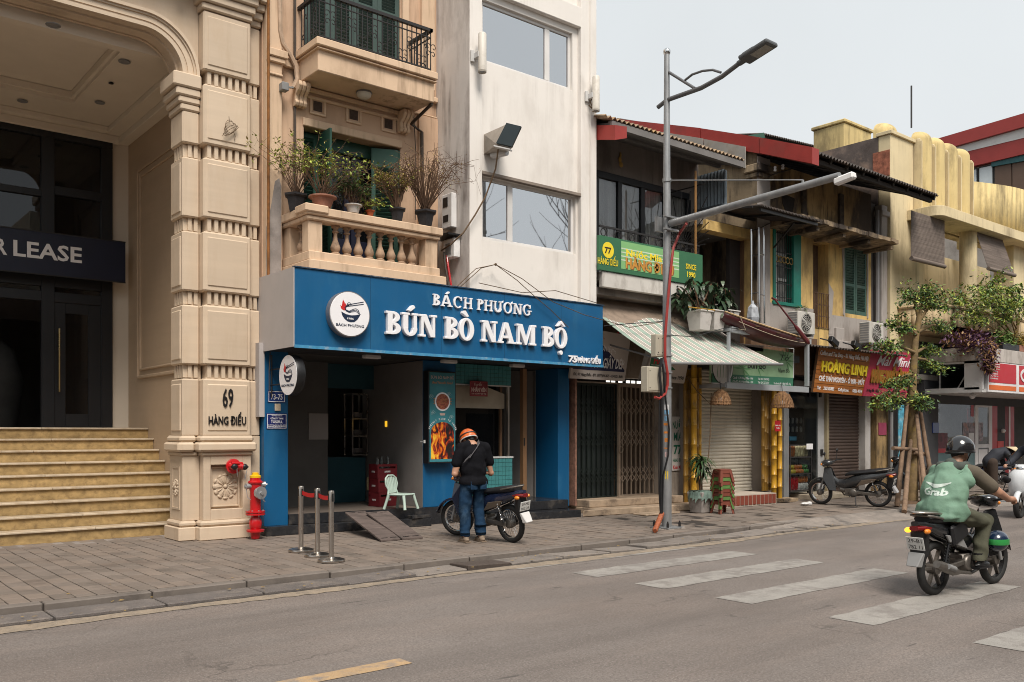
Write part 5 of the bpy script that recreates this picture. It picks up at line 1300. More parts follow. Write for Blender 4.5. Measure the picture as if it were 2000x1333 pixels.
o,strip,wr=lean_board('accessories_board','white and navy shop board leaning behind the right end of the blue sign','sign',(1124,636),(1232.5,657),(1220,745),(1113,739),12.75,12.95,mat('board_white',(.55,.50,.47),.6,var=.06))
NAVYB=mat('board_navy',(.012,.018,.07),.5)
strip(.03,.97,.18,.74,NAVYB)
wr('G TRIỀU',.50,.86,.80,.125,TEXTR,bold=.04,depth=.002)
wr('ÁN LẺ PHỤ LIỆU',.52,.90,.565,.10,TEXTW,bold=.01,depth=.002,shear=.1)
wr('TÚI - GIẦY DÉP',.33,.95,.24,.20,TEXTW,bold=.02,depth=.002,shear=.1)
wr('ĐC: 77 Hàng Điếu - ĐT: 0977.896.875 - 034.321.8681',.05,.95,.06,.055,TEXTK,bold=.01,depth=.002)
o,strip,wr=lean_board('since_board','green and white board leaning under the awning behind the lamp post','sign',(1273,684),(1346,700),(1336.5,749.5),(1262,744),12.3,12.5,mat('board_white',0))
strip(.02,.98,.42,.97,mat('board_deep_green',(.015,.14,.05),.5));
strip(.05,.95,.52,.55,TEXTW);strip(.05,.95,.84,.87,TEXTW)
wr('HÀNG ĐIẾU',.10,.95,.58,.22,TEXTR,bold=.04,depth=.002)
wr('Since 1990',.58,.95,.12,.12,TEXTK,bold=.02,depth=.002)
tag(MB().hexa([pt(1246,742,12.6),pt(1256,741,12.6),pt(1256,741,12.66),pt(1246,742,12.66),pt(1262,680,12.2),pt(1272,681,12.2),pt(1272,681,12.26),pt(1262,680,12.26)]).build('awning_strut',GREY),'dark grey strut slanting up between the two leaning boards','strut')
# ================================================================== number 79 and 81: old yellow house, shops below
Y8=12.6
h8=thing('yellow_house','old two storey house of flaking yellow plaster with green shutters','building',(20,12.6,0))
YELW=mat('flaking_yellow_plaster',(.66,.45,.17),.9,var=.14,vscale=1.5,stain=(.15,.10,.06),samt=.6,sscale=.9,streak=.9,scov=.49,bump=.35,bscale=12)
YELD=mat('decayed_yellow_plaster',(.38,.25,.11),.9,var=.25,vscale=1.8,stain=(.05,.035,.027),samt=.95,sscale=.75,streak=1.0,scov=.43,bump=.4,bscale=10)
GREYF=mat('grey_old_render',(.36,.325,.30),.85,var=.1,vscale=1.6,stain=(.15,.12,.1),samt=.5,sscale=1.2,streak=.5,bump=.2)
WEATH=mat('weathered_side_wall',(.33,.25,.16),.95,var=.3,vscale=1.6,stain=(.035,.026,.022),samt=1.0,sscale=.9,streak=.9,scov=.46,bump=.4,bscale=9)
XA8,XB8=17.6,23.45
def X8(p):return fx(p,Y8)
wx=[X8(1509),X8(1563),X8(1588),X8(1618),X8(1648),X8(1693)]
zt=6.52
wa,wz0=fz(1536,445,Y8+.02),fz(1536,592,Y8)
dz=fz(1600,473,Y8);dzb=fz(1600,640,Y8)
sz1,sz0=fz(1670,481,Y8),fz(1670,615,Y8)
mb=MB()
mb.box(XA8+.5,wx[0],Y8,Y8+.3,3.5,zt).box(wx[0],wx[1],Y8,Y8+.3,3.5,wz0).box(wx[0],wx[1],Y8,Y8+.3,wa,zt).box(wx[1],wx[2],Y8,Y8+.3,3.5,zt).box(wx[2],wx[3],Y8,Y8+.3,dz,zt).box(wx[2],wx[3],Y8,Y8+.3,3.5,dzb)
mb.box(wx[3],wx[4],Y8,Y8+.3,3.5,zt).box(wx[4],wx[5],Y8,Y8+.3,3.5,sz0).box(wx[4],wx[5],Y8,Y8+.3,sz1,zt).box(wx[5],XB8-.6,Y8,Y8+.3,3.5,zt)
mb.build('front_wall',YELW,h8)
MB().box(XA8+.5,XB8-.6,Y8,Y8+.3,zt,8.0).build('upper_front_wall',YELD,h8)
zlow=fz(1600,605,Y8)
for a,b in((XA8+.5,wx[2]),(wx[3],XB8-.6)):MB().box(a,b,Y8-.012,Y8,3.5,wz0-.05 if a<wx[1]else sz0-.1).build('lower_render',GREYF,h8)
MB().box(wx[3]+.25,wx[4]-.1,Y8-.08,Y8-.012,sz0-.75,sz0-.42).box(wx[3]+.1,wx[5]+.4,Y8-.14,Y8-.012,sz0-1.0,sz0-.75).build('sill_moulding',GREYF,h8,bev=.01)
MB().prism([(wx[3],5.4),(wx[3]+.22,5.2),(wx[3]+.15,4.6),(wx[3]+.42,4.25),(wx[4]-.02,4.3),(wx[4]+.02,5.2),(wx[4]-.1,6.4),(wx[4]-.02,6.5),(wx[4]+.06,4.2),(wx[3],4.1)],'xz',Y8-.016,Y8-.004).build('render_patch',GREYF,h8)
MB().box(XA8,XA8+.5,Y8-.12,Y8+.3,3.5,8.0).build('corner_pier',GREYF,h8,bev=.01)
MB().prism([(Y8-.1,4.6),(20,4.6),(20,10.6),(16.8,9.75),(12.5,8.05)],'yz',XA8-.01,XA8).build('side_wall',WEATH,h8)
MB().box(XA8-.12,XA8+.62,Y8-.24,Y8+.2,7.62,7.8).box(XA8-.06,XA8+.56,Y8-.18,Y8+.2,7.5,7.62).build('pier_cap',WEATH,h8,bev=.02)
MB().box(XA8,XB8,19.7,20,3.0,8).box(XA8,XA8+.2,Y8+.31,19.7,3,8).box(XB8-.2,XB8,Y8+.31,19.7,3,8).box(XA8+.2,XB8-.2,15,15.1,3.3,8).box(XA8+.2,XB8-.2,Y8+.31,15,3.3,3.4).box(XA8+.2,XB8-.2,Y8+.31,15,7.9,8).build('house_shell',DARK,h8)
SOOT=mat('sooty_pilaster',(.06,.045,.035),.95,var=.5,vscale=5,stain=(.2,.13,.05),samt=.5,sscale=2,bump=.4)
for p in(1568,1641):MB().box(X8(p-4),X8(p+4),Y8-.06,Y8,zt+.05,7.75).build('old_pilaster',SOOT,h8,bev=.01)
MB().prism([(X8(1527),7.35),(X8(1552),7.3),(X8(1548),6.95),(X8(1541),6.72),(X8(1536),6.85),(X8(1528),7.1)],'xz',Y8-.01,Y8-.003).build('bare_patch',mat('dark_hole',(.03,.022,.018),.95,var=.4),h8)
xg=XB8-.6
MB().box(xg,xg+.28,Y8+.05,Y8+.3,2.9,7.8).build('dark_reveal',mat('dark_reveal_render',(.11,.10,.095),.9,var=.2),h8)
MB().box(xg+.28,XB8-.02,Y8-.15,Y8+.3,2.9,7.75).build('grey_pilaster',GREYF,h8,bev=.01)
MB().box(xg+.22,XB8+.04,Y8-.2,Y8+.3,7.45,7.6).build('pilaster_cap',GREYF,h8,bev=.02)
pipe('grey_downpipe','grey vertical rain pipe right of the green shutters',[(X8(1709),Y8-.07,7.6),(X8(1709),Y8-.07,3.6)],.055,mat('pipe_grey',(.24,.235,.24),.5,var=.1))
ye=11.7
ex1=fx(1757,ye);ex0=X8(1500)
eb=MB();n=20
ROTC=mat('rotten_concrete',(.30,.22,.14),.95,var=.4,vscale=3,stain=(.05,.038,.03),samt=1.0,sscale=1.6,scov=.45,bump=.6,bscale=14)
for i in range(n):
 a,b=ex0+(ex1-ex0)*i/n,ex0+(ex1-ex0)*(i+1)/n
 d0,d1=rnd.uniform(-.03,.03),rnd.uniform(-.02,.02)
 eb.hexa([(a,ye+d0,6.50+d1),(b,ye+d0,6.50+d1),(b,Y8+.1,6.42),(a,Y8+.1,6.42),(a,ye+d0,6.60),(b,ye+d0,6.60),(b,Y8+.1,6.66),(a,Y8+.1,6.66)])
eb.build('concrete_eyebrow',ROTC,h8)
for i in range(4):MB().box(ex0+.8+i*1.15,ex0+.92+i*1.15,ye+.12,Y8,6.36,6.44).build('eyebrow_rib',ROTC,h8)
GRF=mat('jade_green_frame',(.01,.17,.125),.5,var=.12,vscale=4,stain=(.03,.06,.05),samt=.3)
gw=MB().box(wx[0],wx[0]+.1,Y8-.03,Y8+.25,wz0,wa).box(wx[1]-.32,wx[1],Y8-.03,Y8+.25,wz0,wa).box(wx[0]+.1,wx[1]-.32,Y8-.03,Y8+.25,wa-.12,wa).box(wx[0]-.03,wx[1]+.02,Y8-.05,Y8+.25,wz0-.08,wz0).build('green_window_frame',GRF,h8,bev=.006)
wi0,wi1=wx[0]+.1,wx[1]-.32
mb=MB();nb=8
for i in range(nb):
 x=wi0+(wi1-wi0)*(i+.5)/nb;mb.beam((x,Y8+.02,wz0),(x,Y8+.02,wa-.12),.014,.014)
for z in(.12,.45,.85,1.2,1.65,2.0):
 if wz0+z<wa-.15:mb.beam((wi0,Y8+.025,wz0+z),(wi1,Y8+.025,wz0+z),.012,.02)
mb.build('window_bars',IRON,gw,kind='stuff')
mb=MB()
for i in range(5):mb.torus((wi0+(wi1-wi0)*(i+.5)/5,Y8+.0,wz0+1.02),.075,.014,'y',12,5)
mb.build('bar_ornament',mat('dull_gold',(.3,.2,.06),.5,.4),gw,kind='stuff')
MB().box(wi0,wi1,Y8+.2,Y8+.22,wz0,wa).build('white_sash',mat('dusty_sash',(.26,.25,.24),.7,var=.5,vscale=4),gw)
mb=MB()
for z in(.55,1.15,1.7):mb.box(wi0,wi1,Y8+.17,Y8+.2,wz0+z,wz0+z+.07)
mb.box(wi0+.25,wi0+.33,Y8+.165,Y8+.2,wz0,wa).build('sash_bars',LIGHTG,gw)
MB().box(wx[2],wx[3],Y8+.3,Y8+.36,dzb,dz).build('old_door',mat('old_brown_door',(.12,.075,.05),.8,var=.3,vscale=4),h8)
MB().box(wx[2]+.12,wx[3]-.25,Y8+.28,Y8+.3,dzb+.3,dz-.15).build('pale_door_panel',mat('pale_pink_panel',(.45,.36,.31),.7,var=.1),h8)
mb=MB();RUSTY=mat('rusty_iron',(.10,.055,.035),.8,var=.4)
zb1_=fz(1600,573,Y8)
for i in range(7):mb.beam((wx[2]+.03+i*(wx[3]-wx[2]-.06)/6,Y8-.02,dzb),(wx[2]+.03+i*(wx[3]-wx[2]-.06)/6,Y8-.02,zb1_),.014,.014)
for q in(0,.33,.66,1):mb.beam((wx[2],Y8-.02,dzb+(zb1_-dzb)*q),(wx[3],Y8-.02,dzb+(zb1_-dzb)*q),.014,.014)
mb.build('door_guard',RUSTY,h8)
GRS=mat('weathered_green_shutter',(.05,.105,.082),.6,var=.2,vscale=5,stain=(.12,.12,.1),samt=.3)
xm_=(wx[4]+wx[5])/2
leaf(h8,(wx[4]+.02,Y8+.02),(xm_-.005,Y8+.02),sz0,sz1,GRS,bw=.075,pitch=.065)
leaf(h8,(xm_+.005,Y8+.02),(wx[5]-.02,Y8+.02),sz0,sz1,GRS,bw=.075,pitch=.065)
MB().box(wx[4]-.05,wx[4],Y8-.02,Y8,sz0-.05,sz1+.05).box(wx[5],wx[5]+.05,Y8-.02,Y8,sz0-.05,sz1+.05).box(wx[4],wx[5],Y8-.02,Y8,sz1+.0,sz1+.05).build('window_surround',GREYF,h8)
SHR=mat('dark_roof_sheet',(.075,.062,.055),.7,.2,var=.3,vscale=3,stain=(.15,.09,.06),samt=.4,sscale=2)
rx1=fx(1833,11.04)
corrugated(((XA8-.1,11.04,7.74),(rx1,11.04,7.74),(rx1,16.9,10.0),(XA8-.1,16.9,10.0)),46,.03,SHR,'roof_sheet',h8)
mb=MB()
for i in range(9):
 x=XA8+.2+i*.7;mb.beam((x,11.15,7.70),(x,16.5,9.76),.07,.1)
mb.box(XA8,rx1,11.2,11.28,7.6,7.7);mb.build('rafters',mat('black_timber',(.035,.028,.024),.9,var=.3),h8)
MB().hexa([(XA8+.3,11.3,7.74),(rx1-.05,11.3,7.74),(rx1-.05,12.6,8.22),(XA8+.3,12.6,8.22),(XA8+.3,11.3,7.76),(rx1-.05,11.3,7.76),(rx1-.05,12.6,8.24),(XA8+.3,12.6,8.24)]).build('roof_boarding',mat('black_timber',0),h8)
def verge(px0,py0,px1,py1,X,h,w,m,name):
 a,b=ptx(px0,py0,X),ptx(px1,py1,X)
 return MB().hexa([a+Vector((-w/2,0,-h)),a+Vector((w/2,0,-h)),b+Vector((w/2,0,-h)),b+Vector((-w/2,0,-h)),a+Vector((-w/2,0,0)),a+Vector((w/2,0,0)),b+Vector((w/2,0,0)),b+Vector((-w/2,0,0))]).build(name,m,h8)
verge(1593,290,1490,271,XA8,.36,.26,REDFL,'red_flashing');verge(1489,270.6,1375,253,XA8,.37,.25,REDFL,'red_flashing');verge(1374,252.5,1205,234,XA8,.36,.26,REDFL,'red_flashing')
GSH=mat('grey_asbestos_sheet',(.31,.29,.265),.9,var=.12,vscale=3,stain=(.2,.15,.1),samt=.4,sscale=2)
verge(1456,287,1375,272,XA8-.15,.5,.03,GSH,'grey_sheet');verge(1373,271,1307,260.5,XA8-.15,.48,.03,GSH,'grey_sheet');verge(1305,260.3,1238,249.5,XA8-.15,.46,.03,GSH,'grey_sheet')
corrugated(((16.25,11.42,6.42),(fx(1602,11.42),11.42,6.42),(fx(1602,11.42),12.75,6.62),(16.25,12.75,6.62)),40,.022,SHR,'lean_to_roof',h8)
lt=MB();lx0_,lx1_=16.3,fx(1596,11.5)
lt.beam((lx0_,11.5,6.36),(lx1_,11.5,6.36),.04,.06).beam((lx0_,12.55,6.52),(lx1_-.1,12.55,6.52),.04,.06)
for p in(1470,1530,1590):lt.beam((fx(p,11.5),11.5,6.38),(fx(p,11.5),12.6,6.54),.04,.04)
lt.beam((fx(1510,12.5),12.48,5.95),(fx(1548,11.8),11.75,6.38),.03,.03)
lt.build('lean_to_frame',IRON,h8)
MB().box(16.63,XA8-.02,14.2,14.3,3.5,7.6).build('recess_wall',GREYW,h8)
MB().box(15.8,17.75,12.7,14.3,6.2,6.34).build('room_ceiling',mat('grey_room_ceiling',(.20,.18,.16),.9,var=.15),h8)
MB().box(fx(1425,12.9),fx(1452,12.9),12.9,13.0,3.6,6.2).build('dark_door',mat('dark_brown_door',(.03,.024,.022),.7,var=.3),h8)
MB().box(fx(1452,12.8),fx(1460,12.8),12.8,12.95,3.6,6.25).box(fx(1461,12.75),fx(1467,12.75),12.75,12.95,3.6,6.3).build('timber_jamb',WOOD,h8)
MB().box(fx(1468,12.6),fx(1478,12.6),12.6,12.9,3.6,6.3).box(fx(1380,12.6),fx(1468,12.6),12.62,12.9,6.08,6.3).build('yellow_frame',YELW,h8)
corrugated(((15.9,14.1,4.6),(fx(1426,14.1),14.1,4.6),(fx(1426,14.1),14.1,6.15),(15.9,14.1,5.6)),16,.012,mat('pale_sheeting',(.40,.385,.37),.7,var=.1,stain=(.2,.18,.16),samt=.4),'pale_sheeting',h8)
MB().box(15.65,fx(1450,13.6),14.12,14.2,3.6,4.9).build('recess_wall',GREYW,h8)
MB().box(15.2,fx(1480,12.2),12.05,14.2,3.42,3.55).build('terrace_floor',GREYF,h8)
CHR=CHROME
mb=MB()
for p in(1467.5,1482.5,1492):mb.tube([pt(p,445 if p>1470 else 448,12.35),pt(p+1.0,632,12.35)],.022,8)
for py_ in(497,576):mb.tube([pt(1482.5,py_,12.35),pt(1492.5,py_+1.5,12.35)],.018,6)
mb.build('steel_rails',CHR,h8)
mb=MB()
for py_ in(450,498,572):mb.tube([pt(1466,py_+2,12.36),pt(1482,py_-3,12.36),pt(1505,py_-14,12.5)]if py_==450 else[pt(1466,py_+2,12.36),pt(1480,py_,12.36)],.012,5)
mb.build('rail_ties',IRON,h8)
YS=12.55
sx=[fx(p,YS)for p in(1337,1367,1490,1528,1545)]
SHWH=mat('cream_roller_shutter',(.55,.505,.42),.5,var=.05,stain=(.35,.29,.22),samt=.4,sscale=1.5,streak=.4)
SHBR=mat('brown_roller_shutter',(.105,.072,.058),.5,.2,var=.15,stain=(.06,.045,.04),samt=.4)
def roller(name,x0,x1,z0,z1,y,m,pitch):
 """a curtain of curved slats, open steel profile"""
 mb=MB();n=int((z1-z0)/pitch)
 pr=[(0,0),(-.010,.12),(-.016,.4),(-.012,.7),(-.002,.88),(.004,.94),(0,1)]
 for i in range(n):
  z=z0+i*pitch;vs=[]
  for dy,q in pr:vs+=[(x0,y+dy,z+q*pitch),(x1,y+dy,z+q*pitch)]
  mb.add(vs,[(2*j,2*j+1,2*j+3,2*j+2)for j in range(len(pr)-1)])
 mb.box(x0,x1,y-.02,y+.01,z0-.06,z0)
 return mb.build(name,m,h8,smooth=40,fixn=False,kind='stuff')
zsh0,zsh1=.26,fz(1430,752,YS+.35)
roller('roller_shutter',fx(1367,YS+.3),fx(1490,YS+.3),zsh0+.05,3.2,YS+.35,SHWH,.078)
MB().box(fx(1366,YS+.3),fx(1492,YS+.3),YS+.36,YS+.5,.1,3.3).build('shutter_backing',DARK,h8)
rt0,rt1=gp(1440,990),gp(1516,985)
bed=MB().prism([(15.5,11.98),(rt1.x,11.90),(rt1.x,13),(15.5,13)],'xy',0,.255).build('tile_step',mat('pale_grout',(.42,.36,.30),.9),h8)
REDT=mat('red_brown_tile',(.20,.050,.032),.4,var=.2,vscale=3)
nt=14
for i in range(nt):
 a,b=15.52+(rt1.x-15.54)*i/nt,15.52+(rt1.x-15.54)*(i+1)/nt
 ya,yb_=11.98-.08*i/nt,11.98-.08*(i+1)/nt
 MB().hexa([(a+.012,ya-.012,.03),(b-.012,yb_-.012,.03),(b-.012,yb_+.02,.03),(a+.012,ya+.02,.03),(a+.012,ya-.012,.235),(b-.012,yb_-.012,.235),(b-.012,yb_+.02,.235),(a+.012,ya+.02,.235)]).build('red_tile',REDT,bed,bev=.003)
BAMB=[mat('bamboo_yellow',(.50,.27,.025),.35,var=.18,vscale=3,stain=(.16,.09,.02),samt=.6,sscale=5),mat('bamboo_dark',(.25,.135,.022),.4,var=.2,vscale=3,stain=(.07,.045,.02),samt=.6,sscale=4)]
def bamboo(x,y,z0,z1,r,mi):
 prof=[(r*.9,z0)];z=z0+rnd.uniform(.1,.35)
 while z<z1-.05:
  prof+=[(r*.97,z-.012),(r*1.12,z-.004),(r*1.12,z+.004),(r*.94,z+.014)];z+=rnd.uniform(.30,.42)
 prof.append((r*.9,z1));a=rnd.uniform(-.015,.015)
 mb=MB().lathe(prof,(x,y,0),10);
 for v in mb.v:v.x+=(v.z-z0)/(z1-z0)*a
 mb.build('bamboo_pole',BAMB[mi],h8,smooth=60)
for i,p in enumerate((1338,1342,1346,1350.5)):bamboo(fx(p,12.5),12.5+.02*i,.02,2.95,.04,1)
bamboo(fx(1355.5,12.35),12.35,.1,3.2,.065,0)
for i,p in enumerate((1362,1366)):bamboo(fx(p,12.42),12.42,.1,3.0,.045,0 if i else 1)
for i,p in enumerate((1490,1494,1498,1502,1506)):bamboo(fx(p,12.45),12.45,.26,3.0,.042,1)
bamboo(fx(1511.5,12.25),12.25,.1,3.1,.065,0);bamboo(fx(1523,12.2),12.2,.06,3.1,.06,0)
for a,b in((1337,1368),(1488,1530)):MB().box(fx(a,12.6),fx(b,12.6),12.62,12.9,0,3.4).build('pier',GREYW,h8)
MB().box(fx(1531,12.35),fx(1541,12.35),12.35,12.5,0,3.2).build('steel_post',GALV,h8)
MB().box(fx(1518,12.2),fx(1545,12.2),12.0,12.3,0,.09).build('broken_plinth',ROTC,h8,bev=.01)
o,x0,x1,z0,z1=plaque('red_plaque','small red plaque tied to the yellow bamboo under the right basket lamp','plaque',1513,1524,822,843,12.13,mat('plaque_red',(.42,.01,.015),.4))
text('Bánh Đa',TEXTW,o,(x0+.015,12.117,(z0+z1)/2),x1-x0-.03,.03,bold=.02,depth=.002);text('Trộn',TEXTW,o,(x0+.04,12.117,(z0+z1)/2-.06),x1-x0-.08,.03,bold=.02,depth=.002)
ysd=12.75
gx0,gx1=fx(1541,ysd),fx(1608,ysd)
fd=MB().box(gx1-.28,gx1,ysd-.03,ysd+.03,.12,2.9).box(gx0,gx1-.28,ysd-.03,ysd+.03,2.62,2.9).build('glass_door_frame',mat('pale_door_frame',(.40,.40,.40),.5),h8,bev=.006)
MB().box(gx0,gx1-.28,ysd-.005,ysd+.005,.12,2.62).build('glass_door_pane',glass('shop_glass',(.75,.78,.78),1.4,.02,.96),h8)
MB().box(fx(1600,ysd),fx(1604,ysd),ysd-.06,ysd-.03,fz(1600,890,ysd),fz(1600,878,ysd)).build('door_handle',BLACK,h8)
MB().box(gx0+.1,gx1-.35,ysd-.06,ysd-.035,2.66,2.70).box(gx0+.75,gx0+.82,ysd-.08,ysd-.035,2.5,2.72).box(gx0+1.25,gx0+1.32,ysd-.08,ysd-.035,2.5,2.72).build('sliding_rail',BLACK,h8)
MB().box(gx0-.1,gx1+.1,11.95,ysd+.2,-.0,.12).build('door_step',mat('pale_step',(.38,.32,.24),.8,var=.15,stain=(.15,.11,.08),samt=.5),h8,bev=.01)
MB().box(gx0-.02,gx1,ysd+1.6,ysd+1.7,.1,3.2).box(gx0-.05,gx0-.02,ysd,ysd+1.6,.1,3.2).box(gx1,gx1+.05,ysd,ysd+1.6,.1,3.2).build('shop_interior',mat('shop_wall',(.32,.31,.30),.8),h8)
MB().box(gx1,gx1+.06,ysd-.1,ysd+.05,.1,3.0).box(gx1+.09,gx1+.14,ysd-.08,ysd+.05,.1,3.0).build('door_post',mat('dull_gold_post',(.35,.29,.18),.5,.2),h8)
xbs0,xbs1=fx(1611,12.75),fx(1693,12.75)
roller('brown_shutter',xbs0,xbs1,.15,3.0,12.8,SHBR,.085)
MB().box(xbs0,xbs1+.3,12.82,12.95,.1,3.1).build('shutter_backing',DARK,h8)
MB().box(fx(1690,12.6),fx(1700,12.6),12.6,12.85,0,3.0).build('white_post',mat('white_post_paint',(.56,.53,.50),.7,var=.08,stain=(.25,.2,.16),samt=.5),h8)
MB().box(xbs1+.3,23.4,13.0,13.2,0,3.6).box(XA8-2.3,23.4,12.6,13.0,3.0,3.5).build('ground_floor_wall',DARK,h8)
MB().box(fx(1712,12.55),fx(1735,12.55),12.55,12.95,0,3.2).build('stained_pier',mat('stained_yellow_pier',(.33,.22,.10),.9,var=.25,vscale=3,stain=(.06,.045,.03),samt=.9,sscale=1.6,streak=.8,bump=.2),h8)
MB().box(fx(1716,12.54),fx(1731,12.54),12.53,12.549,fz(1723,850,12.54),fz(1723,826,12.54)).build('pink_poster',mat('pink_poster_paper',(.30,.05,.10),.7,var=.2),h8)
MB().tube([(fx(1741,12.4),12.4,0),(fx(1741,12.4),12.4,3.3)],.05,8).build('ground_pipe',GREY,h8)
cs=thing('glass_showcase','dark framed glass showcase full of snack packets at the shop door','showcase',(fx(1560,12.4),12.4,.13))
cx0,cx1=fx(1543,12.35),fx(1584,12.35);czt=fz(1560,870,12.35);cy1=12.68
mb=MB()
for x in(cx0,cx1):
 for y in(12.35,cy1):mb.beam((x,y,.2),(x,y,czt),.025,.025)
SHV=[.22,.62,1.02]
for z in SHV+[czt]:
 mb.beam((cx0,12.35,z),(cx1,12.35,z),.02,.025).beam((cx0,cy1,z),(cx1,cy1,z),.02,.025).beam((cx0,12.35,z),(cx0,cy1,z),.02,.025).beam((cx1,12.35,z),(cx1,cy1,z),.02,.025)
mb.build('case_frame',IRON,cs)
MB().box(cx0,cx1,12.35,cy1,.2,.215).box(cx0,cx1,12.35,cy1,.60,.612).box(cx0,cx1,12.35,cy1,1.0,1.012).build('shelf',LIGHTG,cs)
MB().box(cx0+.01,cx1-.01,12.347,12.351,.24,czt).build('case_glass',glass('shop_glass',0),cs)
for x in(cx0+.05,cx1-.05):MB().lathe([(.03,-.015),(.03,.015)],(x,12.4,.165),10,'y').build('castor',BLACK,cs)
PK=[mat('packet_'+n_,c_,.35,var=.35,vscale=18)for n_,c_ in(('red',(.45,.015,.02)),('brown',(.30,.10,.03)),('cream',(.62,.52,.32)),('green',(.08,.22,.06)),('orange',(.52,.16,.04)),('yellow',(.58,.42,.06)),('white',(.6,.56,.54)))]
def packet(x,y,z,w,h,d,m,lab,grp):
 mb=MB();n=6
 for i in range(n+1):
  for j in range(n+1):
   pass
 a=MB().ball((x,y,z+h/2),(w/2,d/2,h/2),8,6)
 for v in a.v:
  dx=(v.x-x)/(w/2);dz=(v.z-z-h/2)/(h/2)
  v.x=x+(w/2)*math.copysign(abs(dx)**.6,dx);v.z=z+h/2+(h/2)*math.copysign(abs(dz)**.6,dz)
 tag(a.build('snack_packet',m,smooth=60),lab,'packet',grp)
ORD=('leftmost','second from the left','third from the left','fourth from the left','fifth from the left','sixth from the left','second from the right','rightmost')
nx=8;wst=(cx1-cx0)/nx
for i in range(nx):
 x=cx0+wst*(i+.5)
 packet(x,12.45,1.015,wst*.85,.30,.10,PK[1]if i<3 else PK[2],('brown bag of dried fruit' if i<3 else 'cream bag of sweets')+' on the top showcase shelf, '+ORD[i],'brown bags in the showcase' if i<3 else 'cream bags in the showcase')
 for k in range(2):
  m_,nm=((PK[5],'yellow'),(PK[4],'orange'),(PK[3],'green'))[min(2,i//3)]
  packet(x,12.44+.04*k,.615+k*.11,wst*1.0,.11,.12,m_,nm+' snack pack lying on the middle showcase shelf, '+('lower layer, ','upper layer, ')[k]+ORD[i],nm+' packs in the showcase')
 if i<4:packet(x,12.44,.218,wst*.9,.34,.10,PK[0],'red snack bag standing on the bottom showcase shelf, '+ORD[i],'red bags in the showcase')
 else:
  packet(x,12.44,.218,wst*.9,.17,.10,PK[6],'white packet on the bottom showcase shelf, '+ORD[i],'white packets in the showcase');packet(x,12.46,.39,wst*.9,.16,.10,PK[4],'orange packet stacked on a white one in the showcase, '+ORD[i],'stacked orange packets in the showcase')
rk=thing('display_rack','dark rack with rows of pale packets behind the glass shop door','rack',(fx(1550,13.2),13.2,.2))
MB().box(fx(1541,13.2),fx(1577,13.2),13.3,13.34,1.4,2.5).build('rack_board',DARK,rk)
for r_ in range(2):
 for i in range(4):
  x=fx(1544+i*8,13.2);z=fz(1544+i*8,820+r_*17,13.2)
  packet(x,13.26,z-.1,.10,.15,.05,PK[6],'pale packet on the dark rack behind the shop door, '+('upper row, ','lower row, ')[r_]+ORD[i if i<3 else 7],'pale packets on the rack')
o=MB().box(fx(1543,13.1),fx(1556,13.1),13.1,13.25,fz(1550,861,13.1),fz(1550,853,13.1)).build('blue_box',mat('blue_carton',(.10,.35,.55),.5),bev=.004);tag(o,'light blue carton on the rack behind the glass door','box')
tag(MB().box(fx(1575,12.32),fx(1587,12.32),12.31,12.322,fz(1580,878,12.32),fz(1580,867,12.32)).build('door_notice',TEXTW),'small white notice at the top corner of the glass showcase','notice')
ys=12.05
o,strip,wr=lean_board('noodle_signboard','pale green noodle signboard with palm leaves half hidden by the awning','sign',(1390,666),(1551,690),(1550,755),(1389,747.5),ys,ys,mat('mint_board',(.30,.47,.27),.5,var=.2,vscale=2.2))
strip(0,1,0,.22,mat('sea_green_band',(.05,.20,.12),.5));strip(0,1,-.03,0,TEXTW,'edge');strip(0,.008,0,1,TEXTW,'edge');strip(.992,1,0,1,TEXTW,'edge');strip(0,1,.985,1.0,TEXTW,'edge')
wr('Bún Bò',.415,.635,.40,.17,TEXTK,bold=.015,depth=.002)
wr('Tò',.82,.93,.66,.16,TEXTK,bold=-.005,depth=.002,shear=.3)
wr('Nam Bò',.79,.94,.34,.12,TEXTK,bold=-.005,depth=.002,shear=.3)
wr('Gánh Hà Nội',.30,.62,.66,.10,TEXTK,bold=.0,depth=.002,shear=.2)
wr('Cơ sở 1: 79 Hàng Điếu - HN',.24,.48,.12,.055,TEXTW,bold=.01,depth=.002);wr('Cơ sở 2: 41A Hàng Than - HN',.24,.48,.03,.055,TEXTW,bold=.01,depth=.002)
wr('Tel: 024 354 9982',.54,.68,.12,.055,TEXTW,bold=.01,depth=.002);wr('Tel: 024 225 2597',.54,.68,.03,.055,TEXTW,bold=.01,depth=.002);wr('Facebook: Ánh Bảy Miền Tây',.74,.96,.03,.055,TEXTW,bold=.01,depth=.002)
cL_=pt(1411,718,ys)
MB().lathe([(.36,ys-.012),(.36,ys-.004)],(cL_.x,0,cL_.z),30,'y').build('emblem_ring',TEXTK,o);MB().lathe([(.345,ys-.014),(.345,ys-.0125)],(cL_.x,0,cL_.z),30,'y').build('emblem_disc',TEXTW,o)
PALM=mat('printed_palm',(.12,.30,.12),.5,var=.2)
mb=MB()
for k,(u_,py_)in enumerate(((1478,712),(1450,720),(1535,705))):
 c=pt(u_,py_,ys-.006)
 for j in range(9):
  t=R(-60+30*j);d=Vector((math.cos(t),0,math.sin(t)));w_=Vector((-d.z,0,d.x))
  mb.add([c,c+d*.16+w_*.02,c+d*.34,c+d*.16-w_*.02],[(0,1,2,3)])
mb.build('printed_palm',PALM,o,fixn=False)
for dxp,s_ in((0,1),):
 mb=MB()
 for k in range(5):mb.tube([(cL_.x-.2+.1*k,ys-.016,cL_.z-.22),(cL_.x-.16+.09*k,ys-.016,cL_.z+.1+.05*(k%2)),(cL_.x-.2+.1*k,ys-.016,cL_.z+.2)],.005,4)
 mb.build('emblem_drawing',PALM,o)
